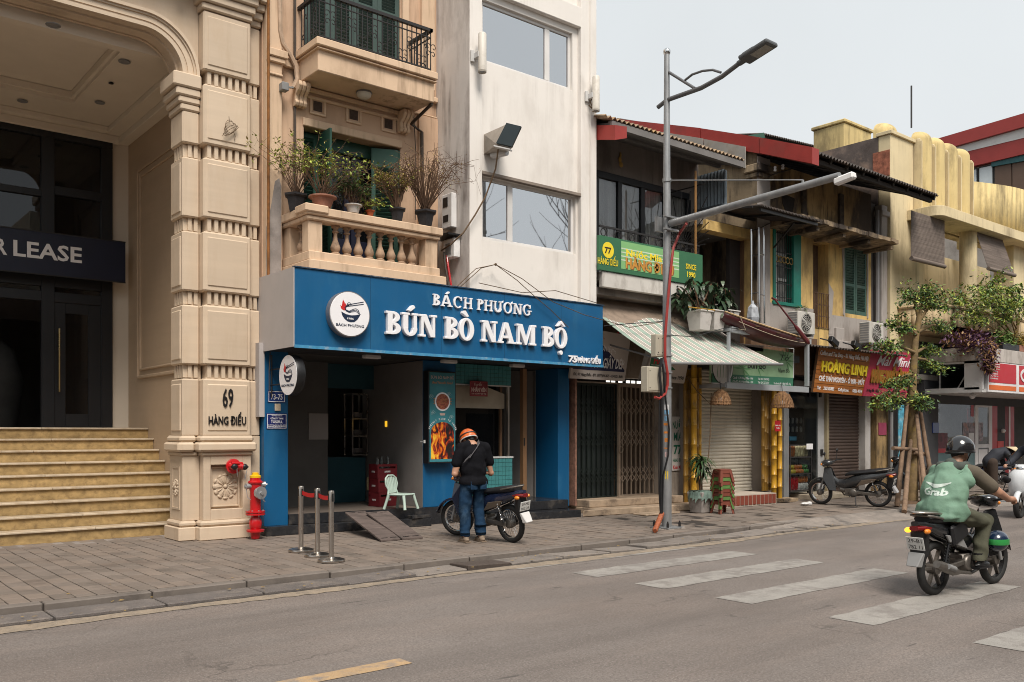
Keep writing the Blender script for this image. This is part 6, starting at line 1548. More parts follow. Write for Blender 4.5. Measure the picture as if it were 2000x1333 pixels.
fr_=thing('steel_canopy_frame','pale steel frame standing out around the mint signboard and carrying a boat','frame',(17.5,11.6,2.9))
ALU=mat('pale_steel_section',(.42,.44,.46),.4,.4,var=.08)
yf=11.7
def bar_(a,b,w,h,nm='frame_bar'):MB().beam(a,b,w,h).build(nm,ALU,fr_,bev=.004)
bar_(pt(1418,753,yf),pt(1578,762,yf),.06,.13);bar_(pt(1576,668,yf),pt(1576,755,yf),.07,.09);bar_(pt(1427,644,yf),pt(1582,668.5,yf),.08,.12)
bar_(pt(1423,650,yf),pt(1423,748,yf),.06,.06)
for p,q in((1427,644),(1582,668.5)):
 a=pt(p,q,yf);bar_(a,(a.x,12.55,a.z),.05,.06)
for p,q in((1418,753),(1576,761)):
 a=pt(p,q,yf);bar_(a,(a.x,12.55,a.z),.05,.08)
bar_(pt(1423,748,yf+.02),pt(1432,690,yf+.3),.04,.04)
MB().box(fx(1470,12.3),fx(1600,12.3),12.35,12.5,3.0,3.9).build('brown_infill',WOOD,fr_)
MB().box(fx(1480,12.2),fx(1510,12.2),12.18,12.22,3.25,3.42).box(fx(1512,12.2),fx(1560,12.2),12.18,12.22,3.25,3.42).build('black_panels',BLACK,fr_)
bo=thing('wooden_boat','small dark red wooden boat lying on the steel frame above the mint sign','boat',pt(1495,640,11.75))
HULL=mat('dark_red_hull',(.060,.010,.012),.4,var=.25,vscale=5,coat=.2);GUN=mat('pale_gunwale',(.45,.30,.16),.6,var=.1)
b0,b1=pt(1408,612,11.75),pt(1574,662,11.75);n=18
mb=MB();ringv=[]
axis=(b1-b0)
for i in range(n+1):
 t=i/n;c=b0.lerp(b1,t);w_=.34*math.sin(math.pi*min(1,t*.9+.06))**.7;sag=.20*(abs(t-.55)*1.9)**2.2
 c=c+Vector((0,0,-.12+sag*.6+.0));h_=.26*(.55+.45*math.sin(math.pi*t))
 for a in range(7):
  q=R(180+180*a/6);ringv.append(c+Vector((0,w_*math.cos(q),h_*math.sin(q)*1.0)))
mb.add(ringv,[(i*7+j,i*7+j+1,(i+1)*7+j+1,(i+1)*7+j)for i in range(n)for j in range(6)])
hull=mb.build('hull',HULL,bo,smooth=50);md=hull.modifiers.new('thick','SOLIDIFY');md.thickness=.025
MB().tube([ringv[i*7]+Vector((0,0,.01))for i in range(n+1)],.018,5).tube([ringv[i*7+6]+Vector((0,0,.01))for i in range(n+1)],.018,5).build('gunwale',GUN,bo)
MB().tube([ringv[i*7+1]+Vector((0,-.02,0))for i in range(2,n+1)],.007,4).tube([ringv[2*7]+Vector((0,-.02,.02)),ringv[3*7+1]+Vector((0,-.03,-.12)),ringv[2*7+3]+Vector((0,0,-.02)),ringv[2*7+6]],.009,4).build('rope',mat('rope',(.48,.40,.30),.9),bo)
for t in(.3,.55,.78):
 i=int(t*n);MB().beam(ringv[i*7+6]+Vector((0,0,-.05)),ringv[i*7]+Vector((0,0,-.05)),.12,.02).build('thwart',WOOD,bo)
oa,ob=pt(1513,585,11.6),pt(1580,672,11.35)
MAROON=mat('maroon_oar',(.10,.018,.02),.4,var=.2)
o=thing('boat_oar','long maroon oar leaning diagonally across the boat and steel frame','oar',ob)
MB().tube([oa,oa.lerp(ob,.6)],.02,7).build('shaft',MAROON,o);MB().tube([oa.lerp(ob,.58),oa.lerp(ob,.64),oa.lerp(ob,.95),ob],[.022,.045,.055,.03],8).build('blade',MAROON,o);MB().tube([oa+Vector((-.1,0,.02)),oa+Vector((.1,0,-.02))],.022,6).build('grip',MAROON,o)
PLK=[mat('plank_orange_'+str(i),c,.55,var=.12,vscale=4,stretch=(.3,1,4))for i,c in enumerate(((.36,.125,.025),(.33,.11,.02),(.39,.14,.03)))]
o,strip,wr=lean_board('plank_signboard','orange brown plank signboard with raised yellow tea shop name','sign',(1599,677),(1701,688),(1688,774.5),(1587,766),12.0,12.17,WOOD)
for k in range(10):strip(0,1,k*.1+.006,k*.1+.096,PLK[k%3],'plank',.012)
wr('Coffee and Tea Shop - 81 Hàng Điếu Hà Nội',.035,.965,.83,.10,TEXTW,bold=.02,depth=.012)
wr('HOÀNG LINH',.10,.97,.47,.23,mat('dark_gold_edge',(.25,.16,.02),.5),bold=.035,depth=.03)
wr('HOÀNG LINH',.085,.955,.48,.23,TEXTY,bold=.03,depth=.035)
wr('CHÈ THÁI NGUYÊN - Ô MAI - MỨT',.07,.95,.265,.11,TEXTW,bold=.035,depth=.012)
wr('Tel:    3.82 85885      Cell phone:      0826 4074',.06,.93,.07,.075,TEXTW,bold=.02,depth=.012)
PINK=mat('raspberry_board',(.40,.035,.075),.5,var=.07)
o,strip,wr=lean_board('pink_signboard','raspberry pink signboard with white script behind the tree trunk','sign',(1702,683),(1779,690),(1771,777),(1686,774),12.0,12.12,PINK)
wr('Mai Minh',.16,.97,.68,.22,TEXTW,bold=.005,depth=.01,shear=.35)
wr('HÀNG XUẤT ÂU MỸ',.10,1.0,.30,.28,mat('dark_gold_edge',0),bold=.035,depth=.03);wr('HÀNG XUẤT ÂU MỸ',.08,.985,.31,.28,mat('old_gold_letters',(.30,.12,.02),.5),bold=.025,depth=.035)
wr('BÁN BUÔN - BÁN LẺ',.30,.80,.19,.075,TEXTK,bold=.03,depth=.004);wr('81 Hàng Điếu - Hà Nội',.05,.33,.10,.06,TEXTK,bold=.01,depth=.004);wr('ĐT: 04 3828 6725',.50,.95,.07,.06,TEXTK,bold=.01,depth=.004)
corrugated(((fx(1585,11.7),11.75,3.62),(fx(1770,11.8),11.75,3.62),(fx(1770,11.8),12.5,3.75),(fx(1585,11.7),12.5,3.75)),36,.02,SHR,'shop_roof_sheet',h8)
for p,q in((1672,676),(1628,668)):
 c=pt(p,q,11.7);tag(MB().obox(c,(.32,.12,.14),Matrix.Rotation(R(25),3,'Y')).tube([c,c+Vector((-.1,.3,.1))],.02,5).build('spot_lamp',BLACK,bev=.01),'black spot lamp above the plank sign' if p<1650 else 'black spot lamp above the gap of plank and pink signs','lamp')
BASK=mat('woven_basket',(.20,.105,.05),.9,var=.4,vscale=30,stain=(.4,.25,.13),samt=.5,sscale=25,bump=.4,bscale=90)
for p,top,bot,lab in((1407.5,761,790,'woven basket lampshade hanging left under the mint sign'),(1528,765,796,'woven basket lampshade hanging right under the steel frame')):
 yk=11.62;c=pt(p,top,yk);z0,z1=pt(p,bot,yk).z,c.z;r_=(fx(p+18,yk)-fx(p-18,yk))/2*.72
 o=thing('basket_lamp',lab,'lamp',(c.x,yk,z0),group='basket lamps')
 prof=[(r_*1.0,z0),(r_*.97,z0+.06),(r_*.86,z0+(z1-z0)*.45),(r_*.62,z0+(z1-z0)*.78),(r_*.25,z1-.01),(.02,z1)]
 mb=MB();n=40
 for i in range(n):
  t0,t1=2*math.pi*i/n,2*math.pi*(i+.72)/n
  for(ra,za),(rb,zb__)in zip(prof[:-1],prof[1:]):
   ra+=rnd.uniform(-.004,.004)
   mb.quad(*[Vector((c.x+q[0]*math.cos(t),yk+q[0]*math.sin(t),q[1]-(rnd.uniform(0,.03)if q[1]==z0 else 0)))for q,t in(((ra,za),t0),((ra,za),t1),((rb,zb__),t1),((rb,zb__),t0))])
 mb.build('basket_shade',BASK,o,fixn=False,kind='stuff')
 mb=MB()
 for q in(.02,.3,.6,.85):i=q*(len(prof)-1);a=prof[int(i)];mb.torus((c.x,yk,a[1]),a[0]*.99,.008,'z',24,5)
 mb.build('basket_hoops',BASK,o);MB().ball((c.x,yk,z0+.1),.05,10,8).build('bulb',WHITEP,o,smooth=60)
 MB().tube([(c.x,yk,z1-.02),(c.x,yk+.02,z1+.18)],.008,5).build('cord',BLACK,o)
pipe('knotted_rope','dark knotted rope hanging in front of the cream roller shutter',[pt(1389,768,11.75),pt(1388.5,800,11.75),pt(1387,850,11.75),pt(1385.5,868,11.75),pt(1384,890,11.72),pt(1382,900,11.72)],.011,WIRE,'rope')
pipe('slack_wire','slack black wire running down to the left basket lamp',[pt(1340,735,12.2),pt(1362,765,11.95),pt(1388,790,11.75)],.008,WIRE,'cable')
PLANTW=mat('white_planter',(.52,.49,.46),.7,var=.08,stain=(.25,.22,.2),samt=.5,sscale=4)
LEAF1=mat('dark_glossy_leaf',(.030,.060,.028),.4,var=.5,vscale=9);LEAF1b=mat('pale_glossy_leaf',(.085,.115,.07),.4,var=.4,vscale=9)
def leaf_blade(mb,base,d,L,w,droop,up=Vector((0,0,1)),seg=4):
 """one long leaf, bent, made of a strip of faces"""
 d=d.normalized();side=d.cross(up);side=side.normalized()if side.length>.01 else Vector((1,0,0))
 P=[];p=Vector(base);dd=d.copy()
 for i in range(seg+1):
  t=i/seg;ww=w*math.sin(math.pi*min(.98,.12+.86*t));P.append((p-side*ww/2,p+side*ww/2+Vector((0,0,.0))))
  dd=(dd+Vector((0,0,-droop/seg))).normalized();p=p+dd*L/seg
 for i in range(seg):mb.quad(P[i][0],P[i][1],P[i+1][1],P[i+1][0])
plabels=('white tapered planter at the left end of the terrace row','white tapered planter in the middle of the terrace row','white tapered planter nearest the bow of the boat')
for k,p in enumerate((1366,1393,1419)):
 yq=11.95;c=pt(p,645,yq);z0=c.z-.02;z1=pt(p,608,yq).z;w_=.20
 o=thing('planter',plabels[k],'planter',(c.x,yq,z0),group='white planters on the terrace')
 MB().hexa([(c.x-w_*.75,yq-w_*.75,z0),(c.x+w_*.75,yq-w_*.75,z0),(c.x+w_*.75,yq+w_*.75,z0),(c.x-w_*.75,yq+w_*.75,z0),(c.x-w_,yq-w_,z1),(c.x+w_,yq-w_,z1),(c.x+w_,yq+w_,z1),(c.x-w_,yq+w_,z1)]).build('planter_box',PLANTW,o,bev=.012)
 MB().box(c.x-w_*1.08,c.x+w_*1.08,yq-w_*1.08,yq+w_*1.08,z1-.03,z1).build('planter_rim',PLANTW,o,bev=.008)
 po=thing('leafy_plant',('large leaved dark plant in the left terrace planter','large leaved dark plant in the middle terrace planter','large leaved dark plant in the right terrace planter')[k],'plant',(c.x,yq,z1),group='leafy plants on the terrace')
 st=MB();fa=MB();fb=MB()
 for q in range(12):
  a=rnd.uniform(0,6.3);top=Vector((c.x+rnd.uniform(-.42,.42),yq+rnd.uniform(-.15,.4),z1+rnd.uniform(.12,.62)));st.tube([(c.x,yq,z1-.02),top],.012,5)
  for j in range(9):
   t=rnd.uniform(0,6.3);d=Vector((math.cos(t),math.sin(t),rnd.uniform(-.2,.6)));b=top+Vector((0,0,rnd.uniform(-.2,.05)))
   leaf_blade(fa if rnd.random()<.7 else fb,b,d,rnd.uniform(.22,.36),rnd.uniform(.06,.10),rnd.uniform(1.2,2.6))
 st.build('stem',WOOD,po);fa.build('foliage',LEAF1,po,kind='stuff',fixn=False);fb.build('pale_foliage',LEAF1b,po,kind='stuff',fixn=False)
pipe('yellow_bamboo_rail','thin yellow bamboo stick lying along the white planters',[pt(1345,600,11.75),pt(1385,605,11.75),pt(1410,608,11.75)],.012,BAMB[0],'stick')
bg_=pt(1470,612,11.9)
tag(MB().lathe([(.02,bg_.z+.27),(.035,bg_.z+.2),(.11,bg_.z+.12),(.14,bg_.z-.1),(.11,bg_.z-.22),(.02,bg_.z-.25)],(bg_.x,bg_.y,0),7).build('plastic_bag',mat('pale_plastic_bag',(.36,.38,.41),.4,var=.35,vscale=12)),'pale plastic bag hanging beside the steel rails above the boat','bag')
AC=mat('ac_casing',(.52,.50,.46),.5,var=.06,stain=(.28,.22,.17),samt=.4,sscale=3,streak=.4)
def aircon(label,px0,px1,py0,py1,Y,fan=True):
 x0,x1=fx(px0,Y),fx(px1,Y);z0,z1=fz(px0,py1,Y),fz(px0,py0,Y);d=.30
 o=thing('air_conditioner',label,'air conditioner',((x0+x1)/2,Y,z0),group='outdoor air conditioners')
 MB().box(x0,x1,Y,Y+d,z0,z1).build('casing',AC,o,bev=.015)
 c=((x0+x1)/2-.02,Y-.002,(z0+z1)/2);r_=(z1-z0)*.42
 MB().lathe([(r_,Y-.006),(r_,Y+.004)],(c[0],0,c[2]),24,'y').build('fan_well',BLACK,o)
 mb=MB()
 for q in(.3,.5,.7,.9,1.0):mb.torus((c[0],Y-.012,c[2]),r_*q,.005,'y',24,4)
 for q in range(12):t=q*math.pi/6;mb.beam((c[0],Y-.012,c[2]),(c[0]+r_*math.cos(t),Y-.012,c[2]+r_*math.sin(t)),.005,.005)
 mb.build('fan_guard',AC,o,kind='stuff')
 mb=MB()
 for q in range(9):z=z0+(z1-z0)*(q+.5)/9;mb.box(x0-.008,x0,Y+.03,Y+d-.03,z-.018,z+.012)
 mb.build('side_grille',GREY,o,kind='stuff')
 MB().box(x0+.08,x0+.12,Y-.02,Y+.5,z0-.04,z0-.001).box(x1-.12,x1-.08,Y-.02,Y+.5,z0-.04,z0-.001).build('bracket',GREY,o)
 return x0,x1,z0,z1
ax=aircon('cream air conditioner with a round fan above the oar and a potted fern on it',1559,1592,607,651,12.05)
mb=MB();aircon('cream air conditioner mounted under the green shutters',1699,1726,628,670,12.1)
c=Vector(((ax[0]+ax[1])/2,12.2,ax[3]))
po=thing('potted_fern','small fern in a pale bowl on top of the air conditioner','plant',c)
MB().lathe([(.07,c.z+.001),(.13,c.z+.05),(.14,c.z+.09),(.12,c.z+.09)],(c.x,c.y,0),14).build('bowl',PLANTW,po,smooth=50)
mb=MB()
for q in range(50):
 t=rnd.uniform(0,6.3);leaf_blade(mb,c+Vector((0,0,.09)),Vector((math.cos(t),math.sin(t),rnd.uniform(.5,1.8))),rnd.uniform(.15,.3),.02,rnd.uniform(.8,2.2))
mb.build('foliage',mat('fern_green',(.10,.15,.05),.6,var=.3),po,kind='stuff',fixn=False)
for p,q,lb in((1514,330,'left white insulator on the iron arm below the eave'),(1529,326,'right white insulator on the iron arm below the eave')):
 c=pt(p,q,12.2);tag(MB().lathe([(.03,c.z-.06),(.04,c.z-.03),(.025,c.z),(.04,c.z+.03),(.02,c.z+.06)],(c.x,c.y,0),10).build('insulator',WHITEP,smooth=60),lb,'insulator')
MB().tube([pt(1498,347,12.5),pt(1512,340,12.2),pt(1545,331,12.2)],.012,6).build('insulator_arm',IRON,h8)
# ================================================================== yellow art deco house
YD=12.4
hd=thing('art_deco_house','cream yellow art deco house with rounded flutes and a concrete balcony canopy','building',(27,12.4,0))
CRM=mat('cream_yellow_render',(.64,.53,.33),.85,var=.08,vscale=1.2,stain=(.16,.115,.07),samt=.5,sscale=.9,streak=.4,bump=.12)
CRM2=mat('yellow_flute_render',(.58,.45,.21),.85,var=.1,vscale=1.4,stain=(.10,.075,.045),samt=.6,sscale=1.1,streak=.45,bump=.15)
XD=23.5
MB().box(XD,24.75,YD,YD+.35,3.0,9.72).build('corner_wall',CRM,hd,bev=.01)
MB().box(XD-.05,24.8,YD-.06,YD+.4,9.72,9.82).build('coping',CRM,hd,bev=.01)
MB().box(XD-.01,XD+.25,YD+.36,20,3.0,9.72).build('side_wall',mat('sooty_gable',(.12,.095,.085),.95,var=.45,vscale=1.6,stain=(.32,.22,.16),samt=.6,sscale=.8,bump=.35),hd)
MB().box(XD-.02,XD+.24,YD+.02,YD+.5,8.6,9.3).build('brick_patch',mat('bare_red_brick',(.28,.10,.06),.9,var=.5,vscale=9,bump=.3),hd)
c_=ptx(1706,262,24.6);MB().box(23.9,25.4,14.0,15.0,9.0,10.55).box(23.85,25.45,13.95,15.05,10.55,10.65).build('stair_block',CRM2,hd,bev=.02)
MB().box(24.75,34,YD+.1,YD+.4,7.5,9.2).build('back_wall',CRM,hd)
n=14
for i in range(5):
 x0=24.83+(i-.1)*.80;r_=.36;top=10.15 if i else 10.35
 if i==0:x0,r_=24.15+.2,.42
 cx=(24.83+(i-1)*.80+.40)if i else 24.42
 mb=MB();vs=[];rows_=12;zb=7.75
 prof=[(zb,1)]+[(top-r_*.8+r_*.8*math.sin(a*math.pi/2/8),math.cos(a*math.pi/2/8))for a in range(9)]
 for z,k in prof:
  for a in range(n+1):
   t=math.pi+math.pi*a/n;vs.append((cx+max(.002,r_*k)*math.cos(t),YD+.12+max(.002,r_*1.05*k)*math.sin(t)+(1-k)*.0,z))
 W_=n+1
 mb.add(vs,[(i_*W_+j,i_*W_+j+1,(i_+1)*W_+j+1,(i_+1)*W_+j)for i_ in range(len(prof)-1)for j in range(n)])
 if i==0:
  for v in mb.v:v.y+=.6;v.x-=.1
 mb.build('rounded_flute',CRM2,hd,smooth=60,fixn=False)
 MB().box(cx+.375,cx+.425,YD-.22,YD+.1,7.78,9.75).ball((cx+.4,YD-.1,9.75),(.024,.11,.1),8,6).build('flute_fin',CRM,hd)
MB().box(28.1,28.5,YD+.0,YD+1.0,7.8,9.4).build('back_wall',CRM,hd)
mb=MB();pts=[(28.3,12.6)]+[(28.9+2.2*i/10,12.35-.5*math.sin(math.pi*i/20))for i in range(11)]+[(31.15,14)]
for a,b in zip(pts[:-1],pts[1:]):mb.quad((*a,7.8),(*b,7.8),(*b,9.35),(*a,9.35))
pw=mb.build('curved_parapet',CRM2,hd,smooth=60,fixn=False);md=pw.modifiers.new('t','SOLIDIFY');md.thickness=.2;md.offset=-1
xc0=24.4;yc=11.47
def rounded(x0,x1,y0,y1,r,n=8):return[(x0,y1)]+[(x0+r-r*math.cos(math.pi/2*i/n),y0+r-r*math.sin(math.pi/2*i/n))for i in range(n+1)]+[(x1,y0),(x1,y1)]
MB().prism(rounded(xc0,34,yc,YD-.001,.3),'xy',7.50,7.78).build('canopy',CRM,hd,smooth=40,bev=.01)
MB().box(24.75,34,14.2,14.3,3,7.5).box(24.75,25.1,YD+.0,YD+.35,3,7.5).box(26.3,26.6,13.0,13.2,4.3,7.5).box(24.8,34,YD,14.2,4.2,4.4).build('loggia_wall',CRM,hd)
MB().box(25.3,26.0,14.1,14.19,4.4,6.9).build('loggia_shutter',mat('red_brown_shutter',(.12,.035,.025),.6,var=.2),hd)
MB().box(27.0,28.0,14.05,14.19,4.4,6.8).build('loggia_window',DARKGL,hd)
MB().lathe([(.24,4.3),(.24,7.5)],(fx(1891,12.0),12.0,0),20).build('round_column',CRM,hd,smooth=50)
MB().box(30.2,31.0,11.9,12.5,3.5,7.5).build('pier',CRM,hd)
PAR=mat('worn_parapet',(.46,.35,.21),.9,var=.2,vscale=2,stain=(.08,.06,.04),samt=.8,sscale=1.3,streak=.6,bump=.2)
mb=MB();P=rounded(23.9,34,yc-.15,YD,.9)
MB().prism(P,'xy',4.35,4.5).build('balcony_floor',PAR,hd)
for a,b in zip(P[:-2],P[1:-1]):mb.quad((*a,4.35),(*b,4.35),(*b,4.98),(*a,4.98))
pw=mb.build('balcony_parapet',PAR,hd,smooth=50,fixn=False);md=pw.modifiers.new('t','SOLIDIFY');md.thickness=.12
mb=MB().tube([(*p,5.02)for p in P[:-1]],.05,6);mb.build('parapet_rail',PAR,hd)
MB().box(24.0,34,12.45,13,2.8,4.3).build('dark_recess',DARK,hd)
BLD=mat('grey_bamboo_blind',(.17,.135,.115),.9,var=.3,vscale=3,stain=(.07,.055,.05),samt=.5,bump=.4,bscale=20,stretch=(.2,.2,8))
for pa,pb_,ya,yb_,yy,lb in((1780,1845,430,505,11.75,'grey bamboo blind hanging at the left of the art deco loggia'),(1906,1958,465,528,11.8,'tilted grey bamboo blind right of the round column')):
 x0,x1=fx(pa,yy),fx(pb_,yy);z1_=7.5;z0_=fz(pa,yb_,yy)
 o=thing('bamboo_blind',lb,'blind',(x0,yy,z0_),group='bamboo blinds on the art deco house')
 tilt=.35 if pa>1850 else 0
 mb=MB();ns=int((z1_-z0_)/.03)
 for i in range(ns):
  z=z0_+(z1_-z0_)*i/ns;q=1-i/ns
  mb.hexa([(x0,yy-tilt*q,z),(x1,yy-tilt*q,z),(x1,yy-tilt*q+.012,z),(x0,yy-tilt*q+.012,z),(x0,yy-tilt*q,z+.026),(x1,yy-tilt*q,z+.026),(x1,yy-tilt*q+.012,z+.026),(x0,yy-tilt*q+.012,z+.026)])
 mb.build('blind_slats',BLD,o,kind='stuff',fixn=False)
 MB().tube([(x0,yy-tilt,z0_),(x1,yy-tilt,z0_)],.06,8).build('rolled_hem',BLD,o,smooth=60)
pipe('lightning_rod','thin dark rod standing on the art deco roof against the sky',[pt(1780,250,12.8),pt(1780,168,12.8)],.025,IRON,'rod')
# ================================================================== convenience store in the ground floor
cv=thing('convenience_store','convenience store with red fascia boxes and a concrete canopy beyond the tree','shop',(28,12.4,0))
xk=25.2;yk=10.72
CONW=mat('pale_concrete_canopy',(.46,.42,.385),.85,var=.12,vscale=1.5,stain=(.15,.12,.1),samt=.6,sscale=1.3,streak=.6)
MB().prism(rounded(xk,36,yk,YD-.001,.25),'xy',3.56,3.93).build('canopy',CONW,cv,smooth=40,bev=.01)
DGR=mat('dark_grey_render',(.065,.065,.07),.8,var=.12)
ys_=12.35
MB().box(xk,36,ys_-.04,ys_+.2,2.45,3.56).box(xk-.2,fx(1830,ys_),ys_-.04,ys_+.4,0,2.45).build('grey_wall',DGR,cv)
MB().box(xk+.05,36,yk+.03,ys_-.05,2.70,2.78).build('soffit',LIGHTG,cv)
fr_=MB().box(xk+.05,xk+.12,yk+.1,ys_-.05,2.78,2.84).box(xk+.05,xk+.12,yk+.1,ys_-.05,3.5,3.555).box(xk+.05,xk+.15,yk+.02,yk+.5,2.78,3.555).build('box_side',LIGHTG,cv)
MB().tube([(xk+.08,11.4,2.84),(xk+.08,11.0,3.5)],.02,5).tube([(xk+.08,11.9,2.84),(xk+.08,11.9,3.3)],.03,5).build('box_struts',GREY,cv)
MB().box(xk+.2,36,yk+.5,yk+.55,2.8,3.55).build('box_back',BLACK,cv)
REDS=mat('store_red',(.43,.008,.018),.4,var=.04);ORS=mat('store_orange',(.62,.12,.01),.4)
WHS=mat('store_white',(.68,.66,.66),.4)
fx0=fx(1930,yk)
MB().box(fx0-.06,36,yk-.02,yk+.1,2.72,3.54).build('fascia_box',WHS,cv)
xsl=[fx0,fx(1983,yk),fx(1989,yk),34]
for a,b in((xsl[0],xsl[1]),(xsl[2],xsl[3])):
 MB().box(a,b,yk-.028,yk-.019,2.98,3.52).build('red_panel',REDS,cv);MB().box(a,b,yk-.028,yk-.019,2.78,2.91).build('orange_stripe',ORS,cv)
for k in range(7):text(('TEA  COFFEE','SNACKS','FAST FOOD','DRINKS','BAKERY','ATM','COSMETICS')[k],WHS,cv,(fx0+.05,yk-.03,3.46-k*.065),.62 if k<3 else.5,.035,bold=.02,depth=.002)
MB().ring((xsl[2]+.42,3.24),(.36,.20),(.27,.12),'xz',yk-.04,yk-.028,26,R(45),R(315)).build('white_letter',WHS,cv)
def K(p):return fx(p,ys_)
zz_=lambda p,q:fz(p,q,ys_)
SHOPIN=mat('bright_shop_wall',(.42,.42,.43),.7)
MB().box(K(1826),36,14.6,14.7,0,2.8).box(K(1826)-.1,K(1826),12.6,14.6,0,2.8).box(K(1826),36,ys_+.2,14.6,2.7,2.8).build('shop_interior',SHOPIN,cv)
LED=mat('shop_ceiling_lamp',(.8,.8,.8),.5,emit=(1,.97,.92),estr=5)
for k in range(3):MB().box(K(1840)+k*1.6,K(1840)+k*1.6+.9,13.2,13.4,2.66,2.69).build('ceiling_lamp',LED,cv)
MB().box(K(1830),K(1848),14.0,14.05,1.75,2.25).build('red_shelf_sign',REDS,cv);MB().box(K(1832),K(1900),13.6,14.2,0,1.1).build('shop_counter',GREY,cv)
for r_ in range(5):
 MB().box(K(1835),K(1905),14.25,14.6,.6+r_*.38,.62+r_*.38).build('shop_shelf',LIGHTG,cv)
 for m_ in(REDS,ORS,WHS,TEAL,YELP):
  mb=MB()
  for q in range(5):x=rnd.uniform(K(1836),K(1902));mb.box(x,x+rnd.uniform(.1,.3),14.27,14.5,.62+r_*.38,.62+r_*.38+rnd.uniform(.14,.3))
  mb.build('shelf_goods',m_,cv,kind='stuff')
pst=MB()
MB().box(K(1830),K(1903),ys_,ys_+.01,zz_(1860,878),zz_(1860,790)).build('shop_window',glass('shop_glass',0),cv)
TEALP=mat('teal_panel',(.10,.17,.18),.5,var=.08);MB().box(K(1830),K(1903),ys_-.01,ys_+.04,0,zz_(1860,884)).build('teal_panel',TEALP,cv)
MB().box(K(1830),K(1903),ys_-.02,ys_+.04,zz_(1860,884),zz_(1860,876)).build('red_strip',REDS,cv)
POST=mat('patchwork_posters',(.24,.20,.22),.5,var=.9,vscale=6,stain=(.45,.18,.12),samt=.8,sscale=5)
MB().box(K(1880),K(1903),ys_-.012,ys_-.004,zz_(1890,876),zz_(1890,826)).build('poster_sheet',POST,cv)
MB().box(K(1891),K(1901),ys_-.02,ys_-.012,zz_(1896,872),zz_(1896,846)).build('white_poster',WHS,cv)
MB().box(K(1831),K(1850),ys_-.012,ys_-.004,zz_(1840,876),zz_(1840,846)).build('poster_sheet',mat('dark_red_poster',(.12,.02,.03),.5,var=.6,vscale=7),cv)
MB().box(K(1896),K(1901),ys_-.012,ys_-.004,zz_(1898,814),zz_(1898,790)).build('red_pennant',REDS,cv)
d=MB().box(K(1903),K(1909),ys_-.03,ys_+.03,0,2.45).box(K(1930),K(1936),ys_-.03,ys_+.03,0,2.45).box(K(1909),K(1930),ys_-.03,ys_+.03,zz_(1920,796),2.45).box(K(1909),K(1930),ys_-.03,ys_+.03,zz_(1920,875),zz_(1920,868)).box(K(1909),K(1930),ys_-.03,ys_+.03,0,.15).build('store_door',WHS,cv)
MB().box(K(1909),K(1930),ys_-.005,ys_+.005,.15,zz_(1920,796)).build('door_glass',glass('shop_glass',0),d)
MB().box(K(1910),K(1929),ys_+.3,ys_+.32,zz_(1920,868),zz_(1920,798)).build('red_display',mat('deep_store_red',(.2,.005,.01),.5),cv)
MB().box(K(1911),K(1928),ys_-.012,ys_-.006,.35,zz_(1920,878)).build('door_poster',WHS,cv);MB().box(K(1909),K(1918),ys_-.03,ys_-.014,zz_(1914,862),zz_(1914,826)).build('poster_sheet',POST,cv)
for a,b,m_ in((1936,1946,REDS),(1946,1961,DGR),(1961,1968,mat('deep_store_red',0)),(1971,1979,REDS),(1979,1998,DARK),(1998,2040,DGR)):MB().box(K(a),K(b),ys_-.03,ys_+.1,0,2.45).build('front_panel',m_,cv)
MB().box(K(1968),K(1971),ys_-.04,ys_+.02,0,2.45).build('white_jamb',WHS,cv)
MB().ball((K(1953),ys_-.1,zz_(1953,842)),.07,10,8).build('wall_camera',WHITEP,cv,smooth=60)
MB().box(K(1946),K(1958),ys_-.04,ys_-.03,zz_(1950,878),zz_(1950,862)).build('red_notice',mat('bright_notice_red',(.6,.05,.04),.5),cv)
MB().box(K(1818),K(1830),ys_-.06,ys_-.041,zz_(1823,846),zz_(1823,826)).build('blue_plate',PLQ,cv)
MB().ball((xk+.5,11.2,2.62),.08,10,8).tube([(xk+.3,11.6,2.7),(xk+.5,11.2,2.62),(xk+.7,11.0,2.7)],.01,5).build('hanging_bulb',WHITEP,cv,smooth=60)
tw=thing('tan_stone_wall','tan wall of big stone slabs behind the tree stakes','wall',(24.6,12.5,0))
x0,x1=fx(1778,12.5),fx(1815,12.5)
MB().box(x0,x1,12.52,12.8,0,3.1).build('wall_core',JOINT,tw)
TAN=mat('tan_slab',(.30,.185,.095),.6,var=.12,vscale=3,stain=(.15,.09,.05),samt=.5)
for r_ in range(5):
 for c in range(2):
  w_=(x1-x0)/2;MB().box(x0+c*w_+.006,x0+(c+1)*w_-.006,12.49,12.53,r_*.62+.006,(r_+1)*.62-.006).build('stone_slab',TAN,tw,bev=.006)
MB().box(x0-.3,x1+.1,12.3,12.8,3.1,3.25).build('wall_cap',CONW,tw,bev=.01)
sa=tag(MB().box(fx(1755,12.2),fx(1766,12.2),12.2,12.22,.95,2.35).build('hanging_banner',mat('blue_print_banner',(.08,.32,.45),.6,var=.7,vscale=6,stain=(.5,.5,.4),samt=.6,sscale=4)),'narrow blue printed banner behind the tree stakes','banner')
